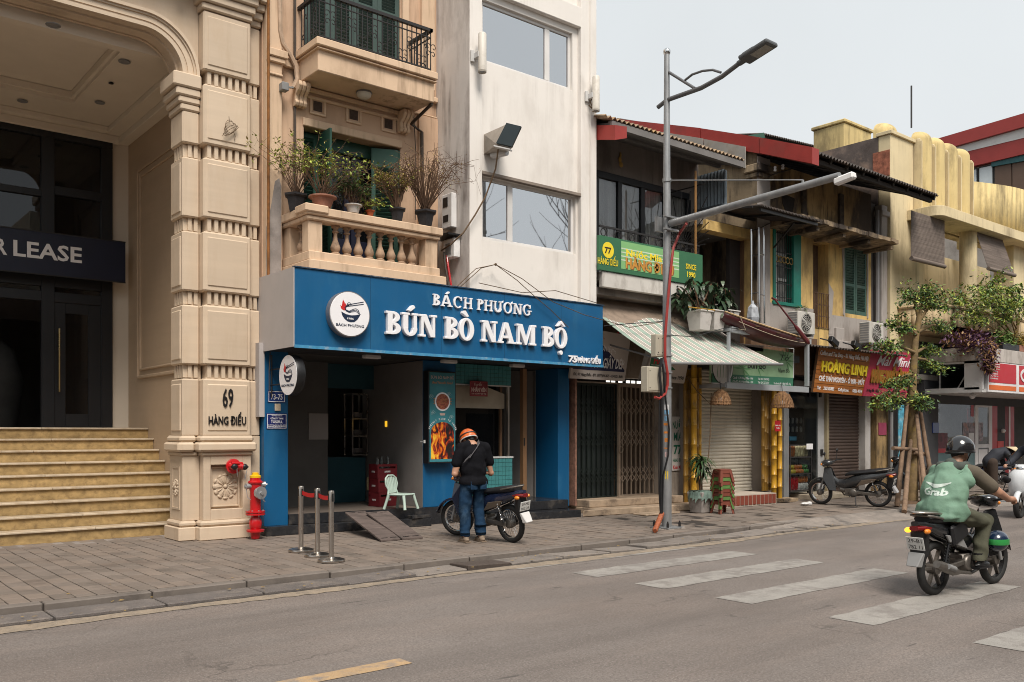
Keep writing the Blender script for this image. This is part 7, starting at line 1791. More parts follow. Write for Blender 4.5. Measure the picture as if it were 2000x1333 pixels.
# ================================================================== modern block behind, street bending away
mo=thing('modern_block','modern block with red roof bands and brown panels beyond the art deco house','building',(40,16,0))
XM=40.0
def ZM(p,q):return ptx(p,q,XM)
def strip_x(p0,q0,p1,q1,h,m,nm,d=0.0,th=.3):
 a,b=ZM(p0,q0),ZM(p1,q1);e=Vector((-d,0,0))
 vs=[a+e,b+e,b+e+Vector((0,0,-h)),a+e+Vector((0,0,-h))];vs+=[v+Vector((th,0,0))for v in vs]
 MB().add(vs,[(0,1,2,3),(7,6,5,4),(0,4,5,1),(1,5,6,2),(2,6,7,3),(3,7,4,0)]).build(nm,m,mo)
MRED=mat('modern_red',(.26,.03,.025),.5,var=.06);MTEAL=mat('modern_teal',(.02,.09,.10),.5);MBR=mat('modern_brown_panel',(.105,.065,.045),.6,var=.08)
MB().box(XM,XM+12,13.0,22,0,13.9).build('block_body',mat('modern_wall',(.30,.27,.24),.8,var=.1,stain=(.12,.1,.09),samt=.5),mo)
strip_x(1830,279,2060,212,.55,MRED,'roof_band',.5,1.0);strip_x(1830,295,2060,238,.45,LIGHTG,'white_band',.32);strip_x(1830,308,2060,250,.85,MRED,'red_band',.3);strip_x(1940,293,2060,270,.75,MTEAL,'teal_band',.2)
strip_x(1845,322,1942,300,.3,MBR,'dark_band',.2)
def panel_x(p0,p1,qt,qb,m,nm,d):
 a,b=ZM(p0,qt),ZM(p1,qt-(p1-p0)*.17);z0=ZM(p0,qb).z
 MB().box(XM-d,XM,a.y,b.y,z0,a.z).build(nm,m,mo,bev=.01)
PALE=mat('pale_blind_window',(.50,.55,.57),.4)
panel_x(1884,1911,335,398,BLACKFR,'window_frame',.08);panel_x(1886,1909,337,396,PALE,'window',.12);panel_x(1913,1942,328,392,BLACKFR,'window_frame',.08);panel_x(1915,1940,330,390,PALE,'window',.12)
for a,b in((1945,1977),(1979,2006),(2008,2050)):panel_x(a,b,314-(a-1945)*.2,385-(a-1945)*.1,MBR,'brown_panel',.1)
panel_x(1990,2050,420,470,LIGHTG,'pale_panel',.1)
rb=thing('rear_roof','dark corrugated roof with a green edge rising behind the red flashing','building',(22,17,8))
A,B=pt(1491,262,17),pt(1655,301,17)
corrugated((A,B,B+Vector((0,4,.9)),A+Vector((0,4,.9))),40,.03,SHR,'roof_sheet',rb)
MB().add([A+Vector((0,.1,-.08)),B+Vector((0,.1,-.08)),B+Vector((0,.1,-2.5)),A+Vector((0,.1,-2.5)),A+Vector((0,.4,-.08)),B+Vector((0,.4,-.08)),B+Vector((0,.4,-2.5)),A+Vector((0,.4,-2.5))],[(0,1,2,3),(7,6,5,4),(0,4,5,1),(1,5,6,2),(2,6,7,3),(3,7,4,0)]).build('rear_wall',mat('purple_brown_wall',(.07,.05,.05),.9,var=.2),rb)
C=pt(1434,272.5,17.2);MB().beam(A+Vector((0,0,-.05)),A.lerp(C,1.0)+Vector((0,0,-.05)),.1,.16).build('green_edge',mat('dark_green_fascia',(.03,.085,.06),.6),rb)
# ================================================================== unseen houses across the street, behind the camera, added to block low sky
OPP=[mat('opposite_render_'+str(i),c,.85,var=.1,stain=(.15,.12,.1),samt=.4,sscale=1)for i,c in enumerate(((.42,.33,.22),(.5,.46,.42),(.36,.28,.2),(.46,.40,.30)))]
WDK=mat('opposite_window',(.03,.035,.04),.2)
x=-30;k=0
while x<60:
 w_=rnd.choice((4.0,5.5,4.8,6.2));h_=rnd.choice((8.5,9.5,11.0,10))
 if abs(x+w_/2-8)<3:h_=8.5
 b=MB().box(x,x+w_-.05,-12,-6.5,RZ,h_);ob_=b.build('unseen_house_opposite',OPP[k%4],kind='structure')
 for fl_ in range(3):
  for q in range(2):
   z=.3+fl_*3.2
   if z+2.2<h_:
    MB().box(x+.6+q*w_/2,x+w_/2-.5+q*w_/2,-6.54,-6.4,z,z+2.2).build('window',WDK,ob_)
 MB().box(x,x+w_-.1,-6.5,-5.7,3.1,3.3).build('balcony',OPP[(k+1)%4],ob_)
 x+=w_;k+=1
mb=MB();oq=Vector((21,-2.6,RZ))
def twig(p,d,L,r,k):
 pts=[p]
 for i in range(4):d=(d+Vector((rnd.uniform(-.25,.25),rnd.uniform(-.25,.25),rnd.uniform(-.1,.2)))).normalized();pts.append(pts[-1]+d*L/4)
 mb.tube(pts,[r,r*.85,r*.7,r*.6,r*.5],6)
 if k:
  for i in range(3):twig(pts[rnd.choice((2,3,4))],(d+Vector((rnd.uniform(-.9,.9),rnd.uniform(-.9,.9),rnd.uniform(-.3,.6)))).normalized(),L*.72,r*.5,k-1)
for q in(0,5.5):
 twig(oq+Vector((q,0,0)),Vector((0,0,1)),6,.2,4)
mb.build('bare_tree_opposite',mat('opposite_bark',(.07,.05,.04),.9),kind='structure')
MB().tube([(17.2,-1.4,RZ),(17.2,-1.4,13)],.12,10).build('pole_opposite',GREY,kind='structure')
# ================================================================== street lamp with its camera arm, boxes and cables
LX,LY=11.64,10.06
la=thing('street_lamp','tall galvanised street lamp post with a flat lamp head at the kerb','street lamp',(LX,LY,0))
MB().tube([(LX,LY,.02),(LX,LY,2.6),(LX,LY,5.6),(LX,LY,7.95)],[.082,.076,.062,.046],14).build('pole',GALV,la,smooth=50)
MB().box(LX-.2,LX+.2,LY-.2,LY+.2,0,.03).build('base_plate',GALV,la,bev=.004)
for a in(-1,1):
 for b in(-1,1):MB().lathe([(.022,.03),(.022,.10),(.012,.10),(.012,.13)],(LX+a*.15,LY+b*.15,0),8).build('anchor_bolt',IRON,la)
MB().ball((LX,LY,8.0),.065,12,8).build('finial',CHROME,la,smooth=60)
mb=MB();c=0
for a in range(24):
 t=a*math.pi/12;mb.ball((LX+.32*math.cos(t)*rnd.uniform(.4,1.2),LY+.26*math.sin(t)*rnd.uniform(.4,1.2),0),(rnd.uniform(.03,.1),rnd.uniform(.03,.08),rnd.uniform(.01,.03)),6,4)
mb.build('rough_mortar',APR,kind='stuff')
ARMM=mat('dark_grey_arm',(.13,.13,.135),.5,.4,var=.15)
P0,P1,P2,P3=ptx(1285,210,LX),ptx(1370,172,LX),ptx(1410,150,LX),ptx(1452,118,LX)
MB().tube([P0,(LX,LY,7.19),P1,P2,P3],.038,10).build('arm',ARMM,la,smooth=60)
MB().tube([(LX,LY,7.68),ptx(1357,173,LX)],.024,8).tube([ptx(1338,157,LX),ptx(1352,146,LX),ptx(1372,139,LX),ptx(1392,137,LX),ptx(1408,142,LX)],.02,8).build('brace',ARMM,la,smooth=60)
h0,h1=ptx(1447,122,LX),ptx(1508,83,LX);d=(h1-h0).normalized();nrm=d.cross(Vector((1,0,0))).normalized();nrm=nrm if nrm.z>0 else-nrm
mx=Matrix((d,Vector((1,0,0)),nrm)).transposed();L_=(h1-h0).length
hd_=MB().obox(h0.lerp(h1,.55),(L_*.92,.30,.07),mx).obox(h0.lerp(h1,.35)+nrm*.05,(L_*.4,.2,.05),mx).obox(h0.lerp(h1,.02),(.14,.1,.07),mx).build('lamp_head',mat('dark_lamp_head',(.10,.105,.11),.5,.3),la,bev=.03,segs=2)
MB().obox(h0.lerp(h1,.66)-nrm*.037,(L_*.5,.2,.008),mx).build('lamp_lens',mat('lamp_lens',(.30,.29,.26),.25),hd_)
ca_=thing('camera_arm','thick steel pipe arm with a small camera reaching from the lamp post over the road','camera arm',(LX,LY,5.1))
Q0,Q1=ptx(1310,437,LX),ptx(1640,344,LX);Q0=Vector((LX,LY-.08,Q0.z))
MB().tube([Q0,Q0.lerp(Q1,.5),Q1],[.062,.058,.055],12).build('pipe_arm',GALV,ca_,smooth=50)
MB().obox(Q1+(Q1-Q0).normalized()*.08-Vector((0,0,.06)),(.12,.3,.1),Matrix.Rotation(R(-8),3,'X')).build('camera',WHITEP,ca_,bev=.02)
MB().box(LX-.17,LX+.17,LY-.12,LY-.06,Q0.z-.12,Q0.z-.09).box(LX-.17,LX+.17,LY-.12,LY-.06,Q0.z+.09,Q0.z+.12).box(LX-.17,LX+.17,LY+.06,LY+.12,Q0.z-.12,Q0.z+.12).build('clamp',GALV,ca_)
W0,W1=Vector((LX,LY,ptx(1312,350,LX).z)),ptx(1568,352,LX)
MB().tube([W0,W1],.010,6).tube([W1,W1+Vector((0,0,-.08))],.02,6).lathe([(.075,W0.z-.03),(.075,W0.z+.03)],(LX,LY,0),12).build('stay_rod',GALV,ca_)
BXM=mat('beige_cabinet',(.42,.38,.30),.5,var=.06,stain=(.25,.2,.15),samt=.3)
def cabinet(label,px0,px1,py0,py1,w):
 yb_=LY+.03;x0,x1=fx(px0,yb_),fx(px1,yb_);z0,z1=fz(px0,py1,yb_),fz(px0,py0,yb_)
 o=thing('control_box',label,'control box',(x0,yb_,z0),group='control boxes on the lamp post')
 MB().box(x0,x1,yb_-w/2,yb_+w/2,z0,z1).build('case',BXM,o,bev=.01)
 MB().box(x0+.02,x1-.02,yb_-w/2-.008,yb_-w/2+.001,z0+.03,z1-.02).build('door',BXM,o,bev=.004)
 mb=MB()
 for a in(x0+.05,x1-.05):
  for b in(z0+.07,z1-.07):mb.ball((a,yb_-w/2-.01,b),.009,6,4)
 mb.build('screws',IRON,o,kind='stuff');MB().box(x1,LX,yb_-.02,yb_+.02,z0+.06,z0+.09).box(x1,LX,yb_-.02,yb_+.02,z1-.09,z1-.06).build('bracket',GALV,o)
cabinet('narrow beige box, the upper one on the lamp post',1276,1292,653,697,.12);cabinet('wide beige box, the lower one on the lamp post',1258,1289,716,766,.15)
mb=MB()
for p in(655,695,728,758):mb.lathe([(.092,fz(1300,p,LY)-.012),(.092,fz(1300,p,LY)+.012)],(LX,LY,0),14)
mb.build('steel_band',GALV,la)
def pz(px_,py_,dy=-.1):return pt(px_,py_,LY+dy)
REDC=mat('red_conduit_pipe',(.30,.032,.026),.45,var=.15)
pipe('red_conduit','red plastic conduit snaking down the lamp post from the pipe arm',[pz(1341,437,-.45),pz(1327,457),pz(1315,485),pz(1311,520),pz(1306,570),pz(1302,620),pz(1299,660),pz(1299,700),pz(1304,730),pz(1304,752),pz(1299,770),pz(1287,779),pz(1279,776)],.024,REDC,'conduit')
for k,(pts,lb)in enumerate((([(1292,700),(1288,730),(1292,770),(1292,800),(1292,900),(1290,960),(1291,1012)],'black cable bundle taped down the left of the lamp post'),([(1294,712),(1300,780),(1307,840),(1305,890),(1295,930),(1293,1010)],'black cable crossing the front of the lamp post'),([(1288,768),(1287,850),(1287,960),(1290,1010)],'thin black cable left of the taped bundle'))):
 pipe('post_cable',lb,[pz(*q)for q in pts],.022-.006*k,BLACK,'cable')
OC=mat('orange_corrugated',(.30,.085,.035),.6,var=.4,vscale=30);a,b=pz(1293,1003,-.05),gp(1279,1042)+Vector((0,0,.04));mb=MB();pts=[a.lerp(b,i/30)for i in range(31)]
tag(mb.tube(pts,[.045 if i%2 else.036 for i in range(31)],10).build('corrugated_hose',OC),'orange corrugated hose at the foot of the lamp post','hose')
SK=[mat('sticker_'+n_,c_,.5,var=.3,vscale=25)for n_,c_ in(('white',(.55,.55,.55)),('blue',(.2,.4,.6)),('orange',(.6,.2,.03)),('yellow',(.65,.45,.03)),('pink',(.6,.4,.38)))]
for py_,h_,m_,w_ in((796,10,0,1.0),(806,8,1,1.0),(818,9,1,.9),(829,5,2,1.25),(845,4,2,1.25),(860,8,2,.8),(876,3,2,1.2),(888,10,4,.8),(928,16,3,.7)):
 z=fz(1302,py_,LY);hh=h_*15.2/FL/2;r_=.0785;mb=MB()
 t0,t1=R(215)-.5*w_,R(215)+.55*w_;n=8
 for i in range(n):
  a,b=t0+(t1-t0)*i/n,t0+(t1-t0)*(i+1)/n
  mb.quad((LX+r_*math.cos(a),LY+r_*math.sin(a),z-hh),(LX+r_*math.cos(b),LY+r_*math.sin(b),z-hh),(LX+r_*math.cos(b),LY+r_*math.sin(b),z+hh),(LX+r_*math.cos(a),LY+r_*math.sin(a),z+hh))
 mb.build('sticker',SK[m_],la,fixn=False)
for lb,pts in(('black cable looping across the striped awning to the lamp post',[(1180,637,11.6),(1235,632,11.0),(1300,628,10.2)]),('second cable dipping over the awning right of the lamp post',[(1300,655,10.2),(1355,658,10.9),(1420,640,11.6),(1480,648,11.7)])):
 pipe('awning_cable',lb,[pt(*q)for q in pts],.008,BLACK,'cable')
# ================================================================== small street furniture
SL=('steel queue post with red belt nearest the blue pillar','steel queue post standing between the other two','steel queue post nearest the kerb')
pp=[]
sp=thing('queue_post',SL[0],'queue post',(5.53,11.2,0),group='steel queue posts')
MB().lathe([(.165,0),(.17,.015),(.165,.03),(.12,.045),(.045,.055),(.04,.06)],(0,0,0),32).build('base',STEEL,sp,smooth=40,local=True)
MB().lathe([(.032,.05),(.032,.80)],(0,0,0),20).build('tube',STEEL,sp,smooth=40,local=True)
MB().lathe([(.037,.74),(.037,.87),(.033,.88),(.015,.885)],(0,0,0),20).build('belt_head',STEEL,sp,smooth=40,local=True)
MB().box(-.04,.04,-.012,.012,.745,.845).box(-.012,.012,-.04,.04,.745,.845).build('belt_slot',BLACK,sp,local=True)
for i,g in enumerate(((5.53,11.2),(5.475,10.62),(5.385,10.08))):
 o=sp if i==0 else copy_tree(sp);o.location=(*g,.003);o['label']=SL[i];pp.append(Vector((*g,0)))
BELT=mat('red_belt',(.55,.012,.015),.6,var=.08)
for i,lb in((0,'red belt between the first two queue posts'),(1,'red belt between the last two queue posts')):
 a,b=pp[i],pp[i+1];d=(b-a).normalized();mb=MB();n=8
 for j in range(n):
  p,q=a+d*.035+(b-a-d*.07)*j/n,a+d*.035+(b-a-d*.07)*(j+1)/n
  s0,s1=[.02*math.sin(math.pi*t/n)for t in(j,j+1)]
  mb.quad(p+Vector((0,0,.77-s0)),q+Vector((0,0,.77-s1)),q+Vector((0,0,.825-s1)),p+Vector((0,0,.825-s0)))
 tag(mb.build('barrier_belt',BELT,fixn=False),lb,'belt')
hy=thing('fire_hydrant','red fire hydrant with a yellow top and grey caps beside the stone pillar','hydrant',(5.66,12.98,0))
HC=mat('hydrant_cap_grey',(.42,.42,.43),.35,.6,var=.1)
hx,hyy=5.66,12.98
def hl(prof,m,nm):MB().lathe(prof,(hx,hyy,0),22).build(nm,m,hy,smooth=35)
hl([(.055,0),(.068,.02),(.075,.09),(.085,.105),(.13,.11),(.135,.14),(.09,.15)],REDP,'base_flange');hl([(.07,.15),(.09,.18),(.098,.235),(.09,.29),(.07,.325),(.066,.36)],REDP,'bulb')
hl([(.08,.36),(.145,.365),(.145,.39),(.13,.392),(.13,.40),(.145,.402),(.145,.425),(.08,.43)],REDP,'bolted_flange');hl([(.082,.43),(.082,.72),(.09,.74),(.09,.83),(.11,.845),(.11,.865),(.084,.885),(.08,.93)],REDP,'barrel')
hl([(.084,.925),(.084,.955),(.06,.965),(.05,.97),(.048,1.0),(.03,1.005)],YELP,'yellow_bonnet')
mb=MB()
for k in range(8):t=k*math.pi/4;mb.lathe([(.012,.35),(.012,.44)],(hx+.12*math.cos(t),hyy+.12*math.sin(t),0),6)
mb.build('bolts',HC,hy,kind='stuff')
def cap_(d,z,r,L,nm):
 d=Vector((*d,0)).normalized();a=Vector((hx,hyy,z))+d*.07
 MB().tube([a,a+d*L],r*.85,14).tube([a+d*L,a+d*(L+.03)],r,14).tube([a+d*(L+.03),a+d*(L+.055)],r*.3,8).build(nm,HC,hy,smooth=40)
cap_((-1,-.1),.80,.045,.06,'side_cap');cap_((1,-.3),.82,.045,.05,'side_cap');cap_((.25,-1),.70,.098,.045,'main_cap')
MB().tube([(hx+.02,hyy-.17,.66),(hx+.06,hyy-.16,.58),(hx+.1,hyy-.12,.56),(hx+.12,hyy-.05,.6)],.006,5).tube([(hx-.15,hyy-.02,.76),(hx-.14,hyy-.03,.64),(hx-.1,hyy-.06,.6)],.006,5).build('chain',HC,hy)
sm=thing('fire_inlet','red wall mounted fire inlet with two black caps on the pillar pedestal','fire inlet',(5.35,13.25,1.1))
c=pt(456,911,13.28);MB().lathe([(.115,13.298),(.115,13.27),(.105,13.265)],(c.x,0,c.z),24,'y').build('wall_flange',REDP,sm,smooth=40)
MB().tube([c+Vector((-.04,-.0,.0)),c+Vector((-.02,-.09,0))],.055,14).tube([c+Vector((.02,-.0,0)),c+Vector((.13,-.09,-.01))],.05,14).tube([c+Vector((-.06,-.07,.05)),c+Vector((.11,-.07,.04))],.025,10).build('inlet_body',REDP,sm,smooth=40)
for q in((-.03,-.115,-.005),(.135,-.105,-.012)):MB().ball(c+Vector(q),(.048,.035,.048),14,8).box(c.x+q[0]-.055,c.x+q[0]+.055,c.y+q[1]-.01,c.y+q[1]+.01,c.z+q[2]-.012,c.z+q[2]+.012).build('inlet_cap',BLACK,sm,smooth=40)
MB().tube([c+Vector((-.0,-.13,0)),c+Vector((.005,-.13,-.13)),c+Vector((.02,-.1,-.16))],.005,5).tube([c+Vector((.16,-.13,-.05)),c+Vector((.13,-.12,-.2))],.005,5).build('chain',HC,sm)
RAMP=mat('grey_brown_board',(.115,.088,.078),.85,var=.3,vscale=5,stain=(.05,.04,.035),samt=.6,sscale=3,stretch=(.4,3,1),bump=.2)
for k,(cs_,lb)in enumerate(((((674,1001),(713,998),(782,1052),(744,1055)),'worn wooden ramp board, the left one at the restaurant step'),(((715,1001),(758,998),(826,1049),(786,1052)),'worn wooden ramp board, the right one at the restaurant step'))):
 a,b=gp(*cs_[0],.33),gp(*cs_[1],.33);c,d=gp(*cs_[2],.03),gp(*cs_[3],.03);dn=Vector((0,0,-.03))
 o=thing('ramp_board',lb,'ramp',d,group='ramp boards');bo_=MB().hexa([d+dn,c+dn,b+dn,a+dn,d,c,b,a]).build('board',RAMP,o,bev=.004)
 mb=MB()
 for u in(.2,.35,.65,.8):
  for v in(.04,.95):mb.obox(a.lerp(b,u).lerp(d.lerp(c,u),v)+Vector((0,0,.002)),(.05,.02,.006))
 mb.build('cleats',IRON,o,kind='stuff')
MINT=mat('mint_plastic',(.42,.52,.46),.4,var=.05)
ch=thing('plastic_chair','small pale mint plastic chair in the restaurant doorway','chair',(8.27,13.02,.31),R(22))
MB().prism([(-.17,-.18),(.17,-.18),(.19,.0),(.15,.18),(-.15,.18),(-.19,.0)],'xy',.235,.262).build('seat',MINT,ch,bev=.012,local=True)
for sx_,sy_ in((-1,-1),(1,-1),(-1,1),(1,1)):
 MB().tube([(sx_*.14,sy_*.15,.25),(sx_*.165,sy_*.185,.12),(sx_*.19,sy_*.215,0)],[.03,.024,.026],8).build('leg',MINT,ch,local=True,smooth=50)
MB().tube([(-.14,.17,.25),(-.11,.185,.33),(-.165,.2,.42),(-.145,.215,.52),(-.07,.225,.565),(.07,.225,.565),(.145,.215,.52),(.165,.2,.42),(.11,.185,.33),(.14,.17,.25)],.016,8).build('back_rim',MINT,ch,local=True,smooth=60)
for k in range(6):
 x=-.115+k*.046;MB().tube([(x*.75,.18,.27),(x*.95,.195,.40),(x,.218,.55-abs(x)*.25)],[.018,.02,.016],6).build('back_slat',MINT,ch,local=True,smooth=60)
for sx_ in(-1,1):MB().tube([(sx_*.14,.17,.25),(sx_*.155,.02,.24),(sx_*.15,-.15,.25)],.018,6).build('seat_edge',MINT,ch,local=True)
CRT=mat('dark_red_crate',(.10,.008,.012),.5,var=.15);LBL=('dark red drink crate at the bottom of the stack of three','dark red drink crate in the middle of the stack of three','dark red drink crate on top of the stack under the bottles')
cx_,cy_=8.40,13.82
cr=thing('drink_crate',LBL[0],'crate',(cx_,cy_,.31),R(8),group='stacked drink crates')
MB().box(-.2,.2,-.15,.15,.0,.02).build('bottom',CRT,cr,local=True)
for b in((-.2,.2,-.15,-.135),(-.2,.2,.135,.15),(-.2,-.185,-.134,.134),(.185,.2,-.134,.134)):MB().box(*b,.02,.17).box(*b,.205,.245).box(b[0],b[0]+.03 if b[1]-b[0]>.1 else b[1],b[2],b[3],.17,.205).box(b[1]-.03 if b[1]-b[0]>.1 else b[0],b[1],b[2]if b[1]-b[0]>.1 else b[3]-.03,b[3],.17,.205).build('side_wall',CRT,cr,local=True)
MB().box(-.06,.06,-.153,-.15,.10,.13).box(-.203,-.2,-.05,.05,.10,.13).build('printed_band',mat('faded_white_print',(.4,.36,.36),.6,var=.5,vscale=40),cr,local=True)
for k in(1,2):o=copy_tree(cr);o.location.z=.31+.247*k;o['label']=LBL[k];o.rotation_euler.z=R(8-4*k)
BOT=mat('bottle_glass',(.10,.11,.11),.12,var=.6,vscale=12)
for k in range(7):
 x,y=cx_-.14+.05*k,cy_+(-.07,.05,-.03,.08,-.08,.03,.09)[k];z=.31+.247*2+.24
 tag(MB().lathe([(.03,z-.2),(.032,z-.06),(.014,z+.02),(.013,z+.08+.02*(k%3)),(.016,z+.1+.02*(k%3))],(x,y,0),10).build('bottle',BOT,smooth=50),'bottle standing in the top drink crate, '+('leftmost','second from the left','third from the left','middle one','third from the right','second from the right','rightmost')[k],'bottle','bottles in the top crate')
tag(MB().box(fx(722,14.0),fx(731,14.0),14.0,14.1,fz(726,958,14),fz(726,933,14)).build('tin_box',mat('gold_tin',(.35,.28,.16),.5,var=.3,vscale=30)),'small gold tin standing left of the drink crates','tin')
rk_=thing('steel_rack','narrow steel shelf rack of stacked dishes deep inside the dark restaurant','rack',(8,14.9,.3))
yv=14.9;ra,rb_=fx(688,yv),fx(717,yv);z0,z1=fz(700,890,yv),fz(700,769,yv);mb=MB()
for x in(ra,rb_):
 for y in(yv,yv+.3):mb.beam((x,y,z0),(x,y,z1),.03,.03)
mb.build('uprights',STEEL,rk_)
DISH=mat('pale_dishes',(.42,.40,.40),.4,var=.2)
for q in(0,.30,.58,.98):
 z=z0+(z1-z0)*q;MB().box(ra,rb_,yv,yv+.3,z,z+.025).build('shelf',STEEL,rk_)
 if q<.9:
  mb=MB()
  for k in range(5):mb.lathe([(.05,z+.03+k*.02),(.10,z+.055+k*.02)],(ra+.14+.02*(k%2),yv+.14,0),12).lathe([(.05,z+.03+k*.02),(.09,z+.05+k*.02)],(rb_-.1,yv+.16,0),12)
  mb.build('dish_stack',DISH,rk_,kind='stuff')
STB,STG=mat('brown_plastic_stool',(.165,.045,.028),.5,var=.2),mat('green_plastic_stool',(.085,.17,.045),.5,var=.2)
def stool(m):
 o=thing('plastic_stool','','stool',(14.62,11.2,0),R(-18),'stacked stools');w,h,f=.13,.26,.175
 MB().box(-w,w,-w,w,h-.02,h).build('stool_top',m,o,bev=.01,local=True)
 for a in(-1,1):
  for b in(-1,1):
   mb=MB();mb.hexa([(a*f,b*f,0),(a*f-a*.05,b*f,0),(a*f-a*.05,b*(f-.012),0),(a*f,b*(f-.012),0),(a*w,b*w,h-.02),(a*w-a*.06,b*w,h-.02),(a*w-a*.06,b*(w-.012),h-.02),(a*w,b*(w-.012),h-.02)])
   mb.hexa([(a*f,b*f,0),(a*f,b*f-b*.05,0),(a*(f-.012),b*f-b*.05,0),(a*(f-.012),b*f,0),(a*w,b*w,h-.02),(a*w,b*w-b*.06,h-.02),(a*(w-.012),b*w-b*.06,h-.02),(a*(w-.012),b*w,h-.02)])
   mb.build('leg',m,o,local=True)
 for a in(-1,1):MB().hexa([(-w*1.03,a*w*1.05,h-.085),(w*1.03,a*w*1.05,h-.085),(w*1.03,a*w*.95,h-.085),(-w*1.03,a*w*.95,h-.085),(-w,a*w,h-.02),(w,a*w,h-.02),(w,a*w*.9,h-.02),(-w,a*w*.9,h-.02)]).hexa([(a*w*1.05,-w,h-.085),(a*w*.95,-w,h-.085),(a*w*.95,w,h-.085),(a*w*1.05,w,h-.085),(a*w,-w,h-.02),(a*w*.9,-w,h-.02),(a*w*.9,w,h-.02),(a*w,w,h-.02)]).build('skirt',m,o,local=True)
 return o
sb_,sg_=stool(STB),stool(STG);order=[0,1,0,0,1,0,1,0,0]
nm_=('bottom','second','third','fourth','fifth','sixth','seventh','eighth','topmost');used=set()
for k,g in enumerate(order):
 src=(sb_,sg_)[g];o=src if g not in used else copy_tree(src);used.add(g);o.location.z=.004+.075*k+(.02 if k else 0);o.rotation_euler.z=R(-18+rnd.uniform(-3,3));o.location.x=14.62+rnd.uniform(-.01,.01)
 o['label']=('brown','green')[g]+' plastic stool, '+nm_[k]+' from the ground in the stack beside the cream shutter'
tag(MB().ball((17.75,11.35,.03),(.12,.08,.035),10,6).ball((17.85,11.3,.03),(.07,.06,.05),8,5).build('plastic_litter',mat('white_film',(.6,.6,.6),.4,var=.3,vscale=20)),'crumpled white plastic bag lying on the pavement before the red step','litter')
# ================================================================== plants
LG=[mat('leaf_'+n_,c_,.5,var=.35,vscale=14)for n_,c_ in(('yellow_green',(.34,.40,.07)),('mid_green',(.13,.22,.055)),('dark_green',(.035,.075,.025)),('olive',(.33,.24,.06)),('bronze',(.24,.13,.05)),('purple',(.10,.045,.085)),('red_purple',(.16,.045,.06)))]
TWIG=mat('twig_bark',(.13,.075,.045),.85,var=.3,vscale=10);BARK=mat('mossy_bark',(.17,.115,.055),.9,var=.35,vscale=6,stain=(.22,.15,.03),samt=.7,sscale=5,bump=.5,bscale=25);STK=mat('stake_bark',(.20,.13,.085),.9,var=.3,vscale=8,bump=.3)
def leafq(mb,p,s,d=None):
 d=d or Vector((rnd.uniform(-1,1),rnd.uniform(-1,1),rnd.uniform(-.7,.5)));d.normalize();w=d.cross(Vector((rnd.uniform(-.4,.4),rnd.uniform(-.4,.4),1))).normalized();n=w.cross(d)*s*.1
 mb.quad(p,p+d*s*.5+w*s*.24-n,p+d*s,p+d*s*.5-w*s*.24-n)
def bush(label,c,mats,ntw,L,spread,nl,ls,zup=1.0,wood=TWIG,arch=.3,name='potted_shrub',tr=.006,pot=None,lift=0):
 o=thing(name,label,'plant',c,group='potted plants on the peach balcony');c=Vector(c)
 if pot:pot(o,c)
 st=MB();fs=[MB()for _ in mats];c=c+Vector((0,0,lift))
 for k in range(ntw):
  t=rnd.uniform(0,6.283);r_=spread*rnd.uniform(.2,1);e=c+Vector((r_*math.cos(t),r_*.8*math.sin(t),L*rnd.uniform(.55,1.0)*zup));mid=c.lerp(e,.55)+Vector((rnd.uniform(-.13,.13),rnd.uniform(-.13,.13),arch*L*rnd.uniform(.2,1)*.5))
  pts=[c+Vector((rnd.uniform(-.04,.04),rnd.uniform(-.04,.04),-.03)),c.lerp(mid,.5)+Vector((rnd.uniform(-.04,.04),rnd.uniform(-.04,.04),0)),mid,e,e+Vector((rnd.uniform(-.06,.1),rnd.uniform(-.06,.06),-arch*.25*rnd.random()))];st.tube(pts,[tr*1.5,tr*1.3,tr,tr*.7,tr*.4],4)
  for q in range(3):
   a=pts[2].lerp(pts[3],rnd.random());b=a+Vector((rnd.uniform(-.24,.24),rnd.uniform(-.2,.2),rnd.uniform(-.12,.2)));st.tube([a,a.lerp(b,.5)+Vector((0,0,.02)),b],tr*.5,4)
   for j in range(nl):leafq(fs[rnd.choice((0,0,0,len(mats)-1,rnd.randrange(len(mats))))if len(mats)>1 else 0],a.lerp(b,rnd.random())+Vector((rnd.uniform(-.03,.03),rnd.uniform(-.03,.03),rnd.uniform(-.02,.03))),ls*rnd.uniform(.6,1.3))
 st.build('stems',wood,o,kind='stuff',fixn=False)
 for m_,f in zip(mats,fs):
  if f.v:f.build('foliage',m_,o,kind='stuff',fixn=False)
 return o
BPOT=mat('black_pot',(.022,.02,.022),.6,var=.3,vscale=20,bump=.2)
def pot_(m,r,h,sq=0):
 def f(o,c):
  n=sq or 20;MB().lathe([(r*.62,c.z),(r*.86,c.z+h*.8),(r*1.08,c.z+h*.88),(r*1.08,c.z+h),(r*.92,c.z+h),(r*.85,c.z+h*.85)],(c.x,c.y,0),n).build('pot',m,o,smooth=0 if sq else 40)
 return f
zc_=5.056;yc_=12.56
def bp(p,dy=0):return(fx(p,yc_+dy),yc_+dy,zc_)
bush('leafy twiggy shrub in a black pot at the left corner of the peach balcony',(lx0+.03,12.95,5.03),[LG[0],LG[1],LG[3]],34,.9,.8,4,.062,tr=.0042,pot=pot_(BPOT,.18,.27,6),lift=.25)
bush('yellow green shrub in a terracotta bowl on the balcony corner post',bp(630),[LG[0],LG[0],LG[1]],36,.72,.95,5,.066,arch=.7,tr=.0042,pot=pot_(TERRA,.2,.17),lift=.15)
bush('dark trailing plant in a pale pot on the balcony cap',bp(690),[LG[2],LG[2],LG[1]],45,.36,.4,12,.045,arch=1.4,tr=.004,pot=pot_(PLANTW,.13,.13),lift=.13,zup=.8)
